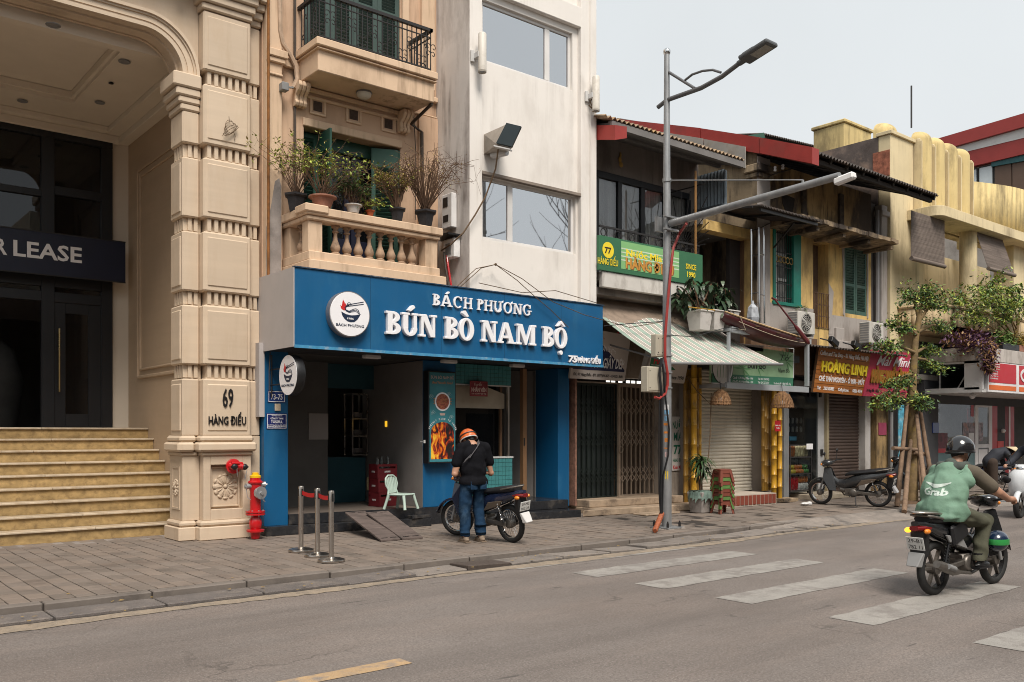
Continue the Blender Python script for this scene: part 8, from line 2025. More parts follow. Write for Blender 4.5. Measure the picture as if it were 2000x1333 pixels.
bush('small succulent in an orange pot on the balcony cap',bp(723),[LG[0],LG[1]],16,.16,.12,3,.07,pot=pot_(mat('orange_pot',(.40,.09,.03),.6),.07,.09),lift=.08,tr=.003)
bush('golden leaved shrub in a small black pot on the balcony cap',bp(776),[LG[3],LG[4],LG[0]],30,.6,.48,12,.042,arch=.6,pot=pot_(BPOT,.14,.2,6),lift=.2,tr=.009)
bush('bare twiggy shrub in a wide black pot at the right end of the balcony',bp(831,.02),[LG[3],LG[4]],95,.85,.95,1,.04,arch=1.2,tr=.005,pot=pot_(BPOT,.185,.25,6),lift=.25)
dp=gp(1380,1000);o=thing('dracaena_plant','strappy green plant in a grubby square tub left of the stool stack','plant',(14.45,11.6,0))
MB().hexa([(14.3,11.45,0),(14.62,11.45,0),(14.62,11.75,0),(14.3,11.75,0),(14.25,11.4,.42),(14.67,11.4,.42),(14.67,11.8,.42),(14.25,11.8,.42)]).build('tub',mat('grubby_tub',(.30,.27,.25),.8,var=.25,vscale=5,stain=(.1,.08,.06),samt=.7),o,bev=.015)
mb=MB();
for k in range(26):t=k*.242;mb.quad((14.46,11.6,.46),(14.46+.25*math.cos(t),11.6+.24*math.sin(t),.44-.02*(k%2)),(14.46+.28*math.cos(t),11.6+.27*math.sin(t),.30-.05*((k*7)%3)),(14.46+.27*math.cos(t+.242),11.6+.26*math.sin(t+.242),.30),(14.46+.25*math.cos(t+.242),11.6+.24*math.sin(t+.242),.44))
mb.build('green_wrap',mat('green_film',(.14,.20,.17),.45,var=.3,vscale=9),o,fixn=False)
st,fo=MB(),MB()
for k in range(7):
 top=Vector((14.45+rnd.uniform(-.16,.16),11.6+rnd.uniform(-.12,.12),rnd.uniform(.75,1.12)));st.tube([(14.45+rnd.uniform(-.05,.05),11.6,.4),top],.018,6)
 for j in range(22):t=rnd.uniform(0,6.3);leaf_blade(fo,top,Vector((math.cos(t),math.sin(t),rnd.uniform(.2,1.6))),rnd.uniform(.25,.42),.032,rnd.uniform(1,2.6))
st.build('stems',TWIG,o);fo.build('foliage',LG[2],o,kind='stuff',fixn=False)
def tree(label,base,pts,branches,sizes,r0,nleaf,ls,mats):
 o=thing('street_tree',label,'tree',base,group='trees along the pavement');c=[Vector(p)for p in pts]
 MB().tube(c,[r0*(1.25 if i==0 else 1-.45*i/(len(c)-1))for i in range(len(c))],12).build('trunk',BARK,o,smooth=60)
 fs=[MB()for _ in mats]
 for(s_,e),(rx,rz_)in zip(branches,sizes):
  s_,e=Vector(s_),Vector(e);m1=s_.lerp(e,.5)+Vector((0,0,.12));bm__=MB().tube([s_,m1,e],[r0*.42,r0*.26,r0*.12],7)
  for q in range(17):
   a=m1.lerp(e,rnd.uniform(.2,1));b=a+Vector((rnd.gauss(0,rx*.6),rnd.gauss(0,rx*.6),rnd.gauss(.05,rz_*.6)));bm__.tube([a,a.lerp(b,.6)+Vector((0,0,.06)),b],[r0*.1,r0*.06,r0*.03],5)
   for j in range(nleaf):
    p=a.lerp(b,rnd.uniform(.35,1.1))+Vector((rnd.gauss(0,.09),rnd.gauss(0,.09),rnd.gauss(0,.05)));leafq(fs[rnd.choice((0,0,1,1,2))],p,ls*rnd.uniform(.7,1.3),Vector((rnd.uniform(-1,1),rnd.uniform(-1,1),rnd.uniform(-.9,.2))))
  bm__.build('limb',BARK,o,smooth=60)
 for m_,f in zip(mats,fs):f.build('crown',m_,o,kind='stuff',fixn=False)
 return o
tY=10.15
def tp(p,q,dy=0):return pt(p,q,tY+dy)
T0=tp(1781,982);T0.z=0
tree('young street tree propped by wooden stakes in front of the pink signboard',T0,[T0,tp(1782,880),tp(1781,790),tp(1784,720),tp(1788,665),tp(1795,620)],[(tp(1784,730),tp(1745,760,-.2)),(tp(1785,700),tp(1830,725,.1)),(tp(1790,655),tp(1752,640,-.3)),(tp(1795,625),tp(1778,580,.2)),(tp(1793,630),tp(1835,590,-.2)),(tp(1795,622),tp(1812,560)),(tp(1790,650),tp(1850,640,.3)),(tp(1785,760),tp(1800,800,-.2)),(tp(1786,745),tp(1722,795,-.3)),(tp(1788,690),tp(1718,680,-.2)),(tp(1787,690),tp(1822,690,.3))],[(.34,.14),(.32,.15),(.34,.15),(.42,.2),(.46,.22),(.4,.2),(.36,.15),(.24,.1),(.3,.13),(.3,.14),(.3,.13)],.11,24,.095,[LG[1],LG[2],LG[0]])
hb2=11.0
def ap(p,q,Y):return pt(p,q,Y)
tree('bigger light green tree spreading over the art deco balcony',Vector((28.0,11.0,3.95)),[(28.0,11.0,3.95),(28.1,11.0,4.5),(28.3,11.0,5.0)],[((28.1,11,4.3),ap(1880,580,hb2)),((28.1,11,4.3),ap(1910,570,hb2)),((28.2,11,4.6),ap(1945,590,hb2)),((28.2,11,4.7),ap(1975,560,hb2)),((28.3,11,5),ap(1925,555,hb2)),((28.1,11,4.4),ap(1965,610,hb2)),((28.2,11,4.8),ap(1995,590,hb2)),((28.0,11,4.2),ap(1870,610,hb2))],[(.55,.3)]*8,.07,24,.115,[LG[0],LG[1],LG[2]])
stk=thing('tree_stakes','rough wooden stakes and crossbars propping the street tree','tree stakes',T0)
for(a,b)in(((1752,990),(1772,790)),((1766,1000),(1779,860)),((1812,1005),(1789,800)),((1803,985),(1793,860)),((1822,950),(1795,880)),((1828,985),(1797,800))):
 g=gp(a[0],a[1])if a[1]>970 else gp(a[0],984);top=tp(b[0],b[1]);d_=(top-g);MB().tube([g,g.lerp(top,.5)+Vector((.01,.01,0)),top],[.055,.05,.04],9).build('stake',STK,stk,smooth=60)
for a,b in(((1744,876),(1792,879)),((1785,884),(1812,888))):MB().tube([tp(*a,-.15),tp(*b,-.15)],.045,9).build('crossbar',STK,stk,smooth=60)
tag(MB().ball((T0.x,T0.y,0),(.5,.35,.06),14,6).build('tree_soil',mat('brown_soil',(.10,.06,.035),.95,var=.4,vscale=14,bump=.5)),kind='structure')
pc=ap(1892,668,10.9);
o=thing('purple_plant','purple trailing plant spilling over the corner of the concrete canopy','plant',pc);f1,f2=MB(),MB()
for k in range(900):
 p=Vector((rnd.gauss(fx(1895,10.95),.45),rnd.gauss(10.95,.2),rnd.gauss(4.05,.13)));leafq(f1 if rnd.random()<.7 else f2,p,rnd.uniform(.09,.17),Vector((rnd.uniform(-1,1),rnd.uniform(-1,.4),rnd.uniform(-.2,1))))
for k in range(700):
 u=rnd.random();p=Vector((rnd.gauss(fx(1928,10.66),.26*(1-.6*u)),10.62+rnd.gauss(0,.06),4.05-.8*u));leafq(f1 if rnd.random()<.5 else f2,p,rnd.uniform(.08,.15),Vector((rnd.uniform(-.7,.7),rnd.uniform(-1,.2),rnd.uniform(-1,.1))))
f1.build('foliage',LG[5],o,kind='stuff',fixn=False);f2.build('rusty_foliage',LG[4],o,kind='stuff',fixn=False)
for p,w_,lb in((1968,.55,'black trough planter on the concrete canopy right of the purple plant'),(1996,.4,'brown trough planter at the right end of the concrete canopy')):
 c=ap(p,684,10.85);o=thing('trough_planter',lb,'planter',(c.x,10.85,3.93));MB().box(c.x-w_,c.x+w_,10.75,11.05,3.935,4.12).build('trough',BLACK if w_>.5 else TERRA,o,bev=.01);f=MB()
 for k in range(260):leafq(f,Vector((rnd.uniform(c.x-w_,c.x+w_),rnd.uniform(10.75,11.1),4.12+abs(rnd.gauss(.12,.14)))),rnd.uniform(.08,.15))
 f.build('foliage',LG[3]if w_<.5 else LG[1],o,kind='stuff',fixn=False)
# ================================================================== motorbikes (local: x forward, y left, z up, rear wheel contact at the origin)
TAILR=mat('tail_lamp_red',(.16,.008,.01),.2,coat=.5);AMB=mat('amber_lens',(.7,.22,.02),.25,coat=.5);SEATM=mat('black_vinyl',(.016,.016,.018),.5,var=.2);ENG=mat('engine_alloy',(.16,.145,.13),.45,.7,var=.25,vscale=14);PLATEW=mat('plate_white',(.58,.58,.56),.4,var=.06)
def sweep(mb,prof):
 """lofted shell: list of (x, half width, z low, z high)"""
 vs=[];n=10
 for x,w,z0,z1 in prof:
  for k in range(n):
   t=2*math.pi*k/n;c,s_=math.cos(t),math.sin(t);vs.append((x,w*math.copysign(abs(c)**.7,c),(z0+z1)/2+(z1-z0)/2*math.copysign(abs(s_)**.7,s_)))
 fs=[(i*n+k,i*n+(k+1)%n,(i+1)*n+(k+1)%n,(i+1)*n+k)for i in range(len(prof)-1)for k in range(n)]+[tuple(range(n)),tuple(range((len(prof)-1)*n,len(prof)*n))]
 return mb.add(vs,fs)
def bike(label,loc,rz,paint,plate,cast=False,rack=False,scooter=False,steer=0.0,lean=0.0,signal=False,mud=LIGHTG,trim=GREY):
 o=thing('motorbike',label,'motorbike',loc,rz,'motorbikes in the street');o.rotation_euler=(lean,0,rz)
 B=lambda mb,nm,m,par=o,**k:mb.build(nm,m,par,local=True,**k)
 rr=.245 if not scooter else.215;R_=rr+.037;WB=1.23
 def wheel(x,yaw):
  rot=Matrix.Rotation(yaw,3,'Z');mv=lambda mb:[setattr(mb,'v',[Vector((x,0,R_))+rot@(v-Vector((x,0,R_)))for v in mb.v]),mb][1]
  w=B(mv(MB().torus((x,0,R_),rr,.041 if not scooter else.055,'y',36,9)),'tyre',RUBBER,smooth=60);c=(x,0,R_)
  B(mv(MB().ring((x,R_),(rr-.022,)*2,(rr-.042,)*2,'xz',-.022,.022,36)),'rim',CHROME if not cast else BLACK,w);sp_=MB()
  if cast:
   for k in range(6):t=k*math.pi/3;sp_.beam((x,0,R_),(x+(rr-.03)*math.cos(t),0,R_+(rr-.03)*math.sin(t)),.022,.038,up=(0,1,0))
  else:
   for k in range(28):t=k*2*math.pi/28;a=t+(.5 if k%2 else-.5);sp_.tube([(x+.035*math.cos(a),.03 if k%4<2 else-.03,R_+.035*math.sin(a)),(x+(rr-.03)*math.cos(t),0,R_+(rr-.03)*math.sin(t))],.0022,3,caps=False)
  B(mv(sp_),'spokes',CHROME if not cast else ENG,w,kind='stuff',fixn=False);B(mv(MB().lathe([(.03,-.06),(.065,-.05),(.07,.0),(.065,.05),(.03,.06)],c,16,'y')),'hub',ENG,w,smooth=40)
 wheel(0,0);wheel(WB,steer);st=Matrix.Rotation(steer,3,'Z');pv=Vector((1.06,0,0));SV=lambda p:pv+st@(Vector(p)-pv);mvs=lambda mb:[setattr(mb,'v',[SV(v)for v in mb.v]),mb][1]
 B(mvs(MB().tube([(WB,.085,R_),(1.08,.075,.70)],.022,8).tube([(WB,-.085,R_),(1.08,-.075,.70)],.022,8)),'fork',GREY,smooth=50)
 fen=MB();n=14;vs=[]
 for k in range(n+1):
  t=R(15+150*k/n);
  for j in range(5):q=-1+j*.5;vs.append((WB-.0+(R_+.045-.03*q*q)*math.cos(t),.062*q,R_+(R_+.045-.03*q*q)*math.sin(t)))
 fen.add(vs,[(k*5+j,k*5+j+1,k*5+j+6,k*5+j+5)for k in range(n)for j in range(4)]);f_=B(mvs(fen),'front_fender',paint,smooth=60,fixn=False);f_.modifiers.new('t','SOLIDIFY').thickness=.006
 if scooter:B(sweep(MB(),[(1.30,.10,.52,.80),(1.22,.22,.42,.95),(1.10,.25,.34,1.0),(1.02,.22,.32,.98),(.98,.15,.34,.9)]),'front_apron',paint,smooth=60);B(MB().box(.45,1.02,-.17,.17,.28,.34),'footboard',SEATM,bev=.02)
 else:
  for s_ in(-1,1):B(MB().add([(1.10,s_*.10,.86),(1.13,s_*.16,.62),(.98,s_*.19,.36),(.84,s_*.15,.34),(.88,s_*.10,.55),(.98,s_*.05,.84)]+[(1.08,s_*.07,.86),(1.08,s_*.13,.62),(.95,s_*.16,.38),(.85,s_*.12,.36),(.87,s_*.07,.55),(.96,s_*.02,.84)],[tuple(range(6)),tuple(range(11,5,-1))]+[(i,(i+1)%6,6+(i+1)%6,6+i)for i in range(6)]),'leg_shield',paint,bev=.012)
 hz_=.95 if not scooter else 1.0
 B(mvs(sweep(MB(),[(1.17,.05,hz_-.07,hz_+.03),(1.10,.13,hz_-.10,hz_+.06),(1.0,.15,hz_-.07,hz_+.07),(.92,.08,hz_-.02,hz_+.05)])),'handlebar_cowl',paint,smooth=60);B(mvs(MB().ball((1.155,0,hz_-.02),(.03,.085,.045),12,8)),'headlight',CHROME,smooth=60)
 for s_ in(-1,1):
  B(mvs(MB().tube([(1.0,s_*.1,hz_),(.95,s_*.25,hz_+.03),(.91,s_*.36,hz_+.02)],[.014,.016,.017],8)),'handgrip',BLACK,smooth=60);B(mvs(MB().tube([(.95,s_*.22,hz_+.03),(.96,s_*.27,hz_+.2)],.006,5).ball((.96,s_*.28,hz_+.24),(.014,.05,.04),10,6)),'mirror',BLACK,smooth=60);B(mvs(MB().tube([(1.0,s_*.2,hz_),(.99,s_*.33,hz_+.0)],.005,4)),'brake_lever',CHROME);B(mvs(MB().ball((1.13,s_*.1,hz_-.03),(.03,.035,.025),8,6)),'front_indicator',AMB,smooth=60)
 B(sweep(MB(),[(.98,.05,.50,.70),(.82,.065,.40,.58),(.66,.085,.38,.60),(.5,.115,.42,.68),(.3,.14,.48,.74),(.1,.14,.55,.76),(-.1,.12,.62,.78),(-.26,.085,.70,.79),(-.36,.04,.74,.79)]),'body_cowl',paint,smooth=60)
 for s_ in(-1,1):B(MB().prism([(.42,.46),(.05,.56),(-.02,.64),(.3,.60)],'xz',s_*.128,s_*.150),'side_panel',trim,bev=.006)
 B(sweep(MB(),[(.66,.07,.66,.72),(.55,.115,.68,.77),(.35,.13,.71,.79),(.15,.135,.73,.82),(-.1,.125,.75,.85),(-.22,.09,.77,.84)]),'seat',SEATM,smooth=60)
 B(sweep(MB(),[(-.20,.10,.68,.76),(-.30,.085,.68,.75),(-.375,.05,.69,.74)]),'tail_light',TAILR,smooth=60)
 for s_ in(-1,1):B(MB().ball((-.30,s_*.105,.69),(.05,.03,.028),8,6),'rear_indicator',mat('lit_amber',(.8,.25,.02),.3,emit=(1,.30,.02),estr=1.3)if(signal and s_>0)else AMB,smooth=60)
 B(MB().tube([(-.0,.13,.80),(-.22,.12,.84),(-.33,.0,.85),(-.22,-.12,.84),(-.0,-.13,.80)],.013,8),'grab_rail',ENG,smooth=60)
 B(MB().hexa([(-.20,-.08,.44),(-.20,.08,.44),(-.22,.09,.72),(-.22,-.09,.72),(-.33,-.085,.36),(-.33,.085,.36),(-.30,.09,.72),(-.30,-.09,.72)]),'rear_fender',BLACK,bev=.02);B(MB().hexa([(-.34,-.075,.32),(-.34,.075,.32),(-.30,.085,.46),(-.30,-.085,.46),(-.42,-.06,.33),(-.42,.06,.33),(-.335,.085,.47),(-.335,-.085,.47)]),'mud_flap',mud,bev=.008)
 mp_=Matrix(((0,-.30,-.954),(-1,0,0),(0,.954,-.30)));pc_=Vector((-.345,0,.56));pl=B(MB().obox(pc_,(.19,.14,.008),mp_),'licence_plate',PLATEW,bev=.002)
 for s_,v in zip(plate,(.012,-.055)):text(s_,TEXTK,pl,pc_+mp_@Vector((-.075,v,.0045)),.15,.042,rot=mp_,bold=.0,depth=.001,local=True)
 B(MB().box(.42,.68,-.09,.09,.24,.40).lathe([(.085,-.13),(.095,-.10),(.095,.10),(.08,.13)],(.50,0,.30),16,'y').tube([(.66,0,.34),(.80,0,.37)],.065,12),'engine',ENG,bev=.012,smooth=40)
 B(MB().tube([(.78,-.06,.30),(.74,-.09,.22),(.5,-.13,.20),(.2,-.145,.24)],.018,8).tube([(.2,-.15,.24),(.1,-.155,.26),(-.14,-.165,.33),(-.24,-.17,.36)],[.03,.05,.052,.04],12),'exhaust',ENG,smooth=50);B(MB().tube([(.05,-.20,.29),(-.1,-.21,.33)],.03,8),'heat_shield',CHROME if not cast else GREY,smooth=60)
 B(MB().beam((.45,.1,.32),(0,.1,R_),.03,.06).beam((.45,-.1,.32),(0,-.1,R_),.03,.05),'swing_arm',ENG,bev=.006)
 for s_ in(-1,1):
  sh=B(MB().tube([(.0,s_*.125,R_+.03),(.10,s_*.125,.60)],.016,8),'shock',BLACK);B(MB().tube([(.015+.07*k/60+.0,s_*.125+.028*math.cos(k*.75),R_+.08+.22*k/60+.028*math.sin(k*.75)*.3)for k in range(61)],.006,4),'spring',CHROME if not cast else BLACK,sh)
 B(MB().tube([(.45,.1,.24),(.42,.2,.05-lean*.1),(.38,.22,.012)],.012,6).beam((.55,-.2,.25),(.55,.2,.25),.025,.025),'stand_and_pegs',IRON)
 if rack:B(MB().tube([(.05,.1,.85),(-.32,.09,.88),(-.38,.0,.88),(-.32,-.09,.88),(.05,-.1,.85)],.013,8).box(-.35,-.05,-.08,.08,.868,.885),'luggage_rack',STEEL,smooth=50)
 return o
NAVYP=mat('navy_bike_paint',(.012,.018,.045),.2,var=.1,coat=.8);BLKP=mat('black_bike_paint',(.014,.015,.017),.2,var=.1,coat=.8);GRYP=mat('graphite_bike_paint',(.035,.037,.04),.28,var=.1,coat=.7);WHTP=mat('white_scooter_paint',(.60,.62,.64),.25,var=.03,coat=.6);BRZ=mat('bronze_trim',(.13,.10,.075),.4,.3)
bike('navy motorbike parked before the noodle restaurant, nose to the building',(8.36,10.16,.004),R(93),NAVYP,('29-M2','963.28'),steer=R(22),lean=R(-7),trim=BRZ)
bike('black motorbike parked alone before the brown roller shutter',(18.5,10.03,.004),R(105),GRYP,('30-F4','275.16'),steer=R(-12),lean=R(-8),trim=BRZ,mud=mat('grey_flap',(.35,.35,.36),.5))
RB=Vector((9.42,4.50,RZ+.004));RRZ=R(-4)
bike('dark motorbike ridden over the crossing with its left indicator lit',RB,RRZ,BLKP,('29-B1','782 11'),cast=True,rack=True,signal=True,mud=GREY)
bike('white scooter riding towards the viewer at the right edge',(20.5,7.62,RZ+.004),R(186),WHTP,('29-D2','118 42'),scooter=True,mud=WHITEP)
bike('dark motorbike parked behind the tree stakes',(22.2,10.4,.004),R(100),BLKP,('29-K1','553 07'),lean=R(-8),steer=R(15))
bike('dark motorbike parked before the store door, behind the rider',(25.4,10.3,.004),R(115),NAVYP,('29-H6','402 19'),lean=R(-8),steer=R(15))
# ================================================================== people: tapered limbs merged into one continuous skin
FOLD=bpy.data.textures.new('cloth_folds','WOOD');FOLD.wood_type='BANDNOISE';FOLD.noise_scale=.22;FOLD.turbulence=9
def flesh(name,m,parent,caps,voxel,balls=(),smooth=6,keep=None,local=True,fold=0.0):
 mb=MB()
 for pts,rs in caps:
  pts=[Vector(p)for p in pts];mb.tube(pts,rs,14)
  for p,r_ in zip(pts,rs):mb.ball(p,r_*.995,12,8)
 for b in balls:mb.ball(*b)
 o=mb.build(name,m,parent,local=True);rm_=o.modifiers.new('r','REMESH');rm_.mode='VOXEL';rm_.voxel_size=voxel;rm_.use_smooth_shade=True
 sm_=o.modifiers.new('s','SMOOTH');sm_.factor=.5;sm_.iterations=smooth
 if fold:dm=o.modifiers.new('d','DISPLACE');dm.texture=FOLD;dm.strength=fold;dm.mid_level=.5;dm.texture_coords='LOCAL'
 dg=bpy.context.evaluated_depsgraph_get();me=bpy.data.meshes.new_from_object(o.evaluated_get(dg));o.modifiers.clear();old=o.data;o.data=me;me.name=name;bpy.data.meshes.remove(old)
 if keep:
  b=bmesh.new();b.from_mesh(me);bmesh.ops.delete(b,geom=[f for f in b.faces if not keep(f.calc_center_median())],context='FACES');b.to_mesh(me);b.free()
 me.polygons.foreach_set('use_smooth',[True]*len(me.polygons));return o
SKIN=mat('skin',(.40,.215,.14),.5,var=.06,vscale=8,local=True);HAIR=mat('black_hair',(.012,.010,.009),.6)
def hand(side,wrist,d,curl,down=Vector((0,0,-1))):
 """palm, four fingers of unequal length bending round, thumb from the side"""
 d=Vector(d).normalized();w_=d.cross(down).normalized();w=Vector(wrist);caps=[([w,w+d*.045,w+d*.085],[.027,.033,.03])]
 for k,L in enumerate((.068,.078,.072,.056)):
  a=w+d*.085+w_*(.026-.0175*k);b=a+(d*math.cos(curl*.6)+down*math.sin(curl*.6))*L*.5;c=b+(d*math.cos(curl*1.5)+down*math.sin(curl*1.5))*L*.33;e=c+(d*math.cos(curl*2.3)+down*math.sin(curl*2.3))*L*.25;caps.append(([a,b,c,e],[.0095,.009,.0085,.0075]))
 t=w+d*.03+w_*.03*side;caps.append(([t,t+d*.03+w_*.02*side+down*.015,t+d*.055+w_*.012*side+down*.03],[.012,.011,.009]));return caps
def head_caps(c,f,up):
 """c head centre, f facing; skull, jaw, nose, ears"""
 c,f,up=Vector(c),Vector(f).normalized(),Vector(up).normalized();s_=up.cross(f).normalized();mx=Matrix((f,s_,up)).transposed()
 B=[(c+up*.015,(.098,.078,.105),16,12,mx),(c+f*.035-up*.055,(.065,.058,.06),12,8,mx),(c+f*.10-up*.015,(.018,.013,.026),8,6,mx),(c+f*.088-up*.055,(.012,.026,.008),8,6,mx)]+[(c+s_*.078*q-up*.01-f*.005,(.02,.012,.033),8,6,mx)for q in(-1,1)]
 return B,mx,s_
def face(parent,c,f,up,s_):
 c,f,up=Vector(c),Vector(f).normalized(),Vector(up).normalized()
 MB().ball(c-f*.03+up*.015,(.083,.083,.098),14,10).ball(c-f*.058-up*.045,(.045,.055,.05),10,8).build('hair',HAIR,parent,local=True,smooth=60)
 for q in(-1,1):MB().ball(c+f*.088+s_*.031*q+up*.012,.012,8,6).build('eye',TEXTW,parent,local=True,smooth=60);MB().ball(c+f*.098+s_*.031*q+up*.012,.006,6,5).build('iris',HAIR,parent,local=True);MB().tube([c+f*.094+s_*.018*q+up*.032,c+f*.088+s_*.048*q+up*.034],.005,5).build('eyebrow',HAIR,parent,local=True)
def helmet(parent,c,f,up,m,nm='helmet',r=.128,stripe=None):
 c,f,up=Vector(c),Vector(f).normalized(),Vector(up).normalized();s_=up.cross(f).normalized();mx=Matrix((f,s_,up)).transposed();vs=[];n,k=28,10
 for i in range(k+1):
  t=R(2+(100-2)*i/k)
  for j in range(n):a=2*math.pi*j/n;low=1+(.0 if i<k else.0);vs.append(c+mx@Vector((r*1.12*math.sin(t)*math.cos(a),r*.98*math.sin(t)*math.sin(a),.03+r*1.02*math.cos(t)-(.022*(1-math.cos(a))*(i/k)**3))))
 o=MB().add(vs,[(i*n+j,i*n+(j+1)%n,(i+1)*n+(j+1)%n,(i+1)*n+j)for i in range(k)for j in range(n)]+[tuple(range(n))]).build(nm,m,parent,local=True,smooth=60);o.modifiers.new('t','SOLIDIFY').thickness=.016
 MB().tube([vs[k*n+j]for j in range(n)],.009,6,closed=True).build('helmet_rim',stripe or BLACK,o,local=True,smooth=60)
 if stripe:MB().tube([vs[(k-2)*n+j]+(vs[(k-2)*n+j]-c).normalized()*.004 for j in range(n)],.010,5,closed=True).build('helmet_band',mat('dark_band',(.03,.03,.035),.4),o,local=True)
 MB().tube([vs[k*n+n//4],c+f*.05-up*.12+s_*.03,c+f*.06-up*.13-s_*.03,vs[k*n+3*n//4]],.007,5).build('chin_strap',BLACK,o,local=True);return o
def shoes(o,m,feet,f):
 f=Vector(f).normalized()
 for p in feet:p=Vector(p);MB().ball(p+f*.06+Vector((0,0,.035)),(.135,.05,.042),12,8,Matrix((f,Vector((-f.y,f.x,0)),Vector((0,0,1)))).transposed()).ball(p+Vector((0,0,.05)),(.05,.045,.05),10,6).obox(p+f*.055+Vector((0,0,.008)),(.26,.09,.016),Matrix((f,Vector((-f.y,f.x,0)),Vector((0,0,1)))).transposed()).build('shoe',m,o,local=True,smooth=50)
mn=thing('person','person in black t-shirt, blue jeans and orange helmet, head bowed beside the parked motorbike','person',(7.99,10.62,.004),R(-6))
hc=(.0,.13,1.505);hf,hu=(0,.80,-.60),(0,.60,.80);hb_,mx,sv=head_caps(hc,hf,hu)
SHL,SHR_=(-.205,.0,1.385),(.205,.0,1.385);EL,ER=(-.31,.0,1.0),(.31,.0,1.0);WL,WR=(-.11,.24,1.0),(.13,.24,1.0)
HL,HR,KL,KR,AL,AR=(-.105,0,.88),(.105,0,.88),(-.125,.03,.48),(.12,.03,.48),(-.14,-.02,.09),(.10,-.06,.09)
tor=[(([0,0,.93],[0,-.01,1.10],[0,.01,1.28],[0,.03,1.39]),[.15,.15,.15,.10])]
caps=tor+[([(0,.03,1.38),(0,.06,1.46),(0,.10,1.50)],[.075,.06,.058])]
for s_,e,w in((SHL,EL,WL),(SHR_,ER,WR)):caps.append(([s_,e,w],[.062,.048,.032]))
caps+=[([HL,KL,AL],[.095,.06,.045]),([HR,KR,AR],[.095,.06,.045])]+hand(1,WL,(.75,.45,-.2),.5)+hand(-1,WR,(-.75,.45,-.2),.5)
flesh('body',SKIN,mn,caps,.009,hb_,3);face(mn,hc,hf,hu,sv)
TEE=mat('black_cotton',(.008,.008,.010),.95,spec=.08,var=.25,vscale=7,local=True,bump=.25,bscale=14)
flesh('t_shirt',TEE,mn,[([(0,-.0,.84),(0,-.01,1.08),(0,.0,1.26),(0,.02,1.37)],[.165,.168,.165,.12]),([SHL,(-.275,.0,1.16)],[.078,.078]),([SHR_,(.275,.0,1.16)],[.078,.078]),([(-.16,0,1.40),(0,.03,1.425),(.16,0,1.40)],[.07,.085,.07])],.012,[((-.06,-.01,1.06),(.155,.15,.18),14,10),((.06,-.01,1.06),(.155,.15,.18),14,10),((0,.0,1.27),(.225,.14,.17),16,10),((0,-.01,.88),(.238,.185,.14),18,10)],4,fold=.010,keep=lambda c:c.z>.845 and not(c.z>1.43 and abs(c.x)<.07))
JEAN=mat('washed_blue_jeans',(.012,.032,.066),.9,spec=.1,var=.45,vscale=6,stain=(.05,.09,.14),samt=.55,sscale=4,local=True,bump=.35,bscale=16)
flesh('jeans',JEAN,mn,[([(-.10,0,.90),KL,(-.14,-.01,.12)],[.108,.088,.078]),([(.10,0,.90),KR,(.10,-.05,.12)],[.108,.088,.078])],.012,[((0,-.01,.88),(.20,.145,.11),16,10),((-.08,-.045,.85),(.105,.115,.12),10,8),((.08,-.045,.85),(.105,.115,.12),10,8)]+[(Vector(a_)+Vector((rnd.uniform(-.02,.02),rnd.uniform(-.03,.02),z_)),(.085,.085,.022),10,6)for a_ in((-.14,-.01,.0),(.10,-.05,.0))for z_ in(.14,.19,.25)],3,fold=.014,keep=lambda c:.09<c.z<.985)
MB().obox((-.075,-.158,.83),(.11,.012,.12)).obox((.085,-.158,.83),(.11,.012,.12)).build('back_pocket',JEAN,mn,bev=.004,local=True)
shoes(mn,mat('grey_brown_shoe',(.22,.165,.12),.7,var=.2),((-.14,-.04,0),(.10,-.09,0)),(.05,1,0))
HOR=mat('orange_helmet',(.62,.11,.012),.2,var=.3,vscale=9,stain=(.75,.40,.25),samt=.5,sscale=8,coat=.6,local=True);helmet(mn,hc,hf,hu,HOR,stripe=mat('pale_helmet_band',(.55,.54,.52),.3))
MB().tube([(-.10,-.10,1.44),(.0,-.15,1.40),(.0,-.152,1.33)],.001,3)
sp_=[Vector(p)for p in((.075,.0,1.475),(.02,-.115,1.43),(-.06,-.155,1.35),(-.14,-.160,1.26),(-.21,-.12,1.18))];mb=MB();w_=Vector((.016,0,.022))
for a,b in zip(sp_[:-1],sp_[1:]):mb.quad(a-w_,b-w_,b+w_,a+w_)
so=mb.build('bag_strap',mat('grey_strap',(.085,.08,.085),.8),mn,local=True,fixn=False);so.modifiers.new('t','SOLIDIFY').thickness=.012
rd=thing('person','person in green delivery vest and black helmet riding a motorbike away','person',RB,RRZ)
hc=(.53,.0,1.50);hf,hu=(1,-.22,-.12),(.12,0,1);hb_,mx,sv=head_caps(hc,hf,hu)
SL_,SR_=(.40,.215,1.27),(.40,-.215,1.27);EL,ER=(.60,.32,1.06),(.62,-.36,1.07);WL,WR=(.86,.34,.985),(.86,-.35,.985);HL,HR=(.22,.11,.88),(.22,-.11,.88);KL,KR=(.66,.17,.74),(.66,-.19,.74);AL,AR=(.56,.17,.33),(.54,-.19,.33)
caps=[([(.20,0,.92),(.24,0,1.08),(.34,0,1.25)],[.14,.145,.12]),([(.38,0,1.28),(.45,0,1.36),(.49,0,1.44)],[.08,.062,.058]),([SL_,EL,WL],[.06,.048,.034]),([SR_,ER,WR],[.06,.048,.034]),([HL,KL,AL],[.09,.062,.045]),([HR,KR,AR],[.09,.062,.045])]+hand(-1,WL,(1,.1,.0),1.1)+hand(1,WR,(1,-.1,.0),1.1)
flesh('body',SKIN,rd,caps,.010,hb_,3);face(rd,hc,hf,hu,sv)
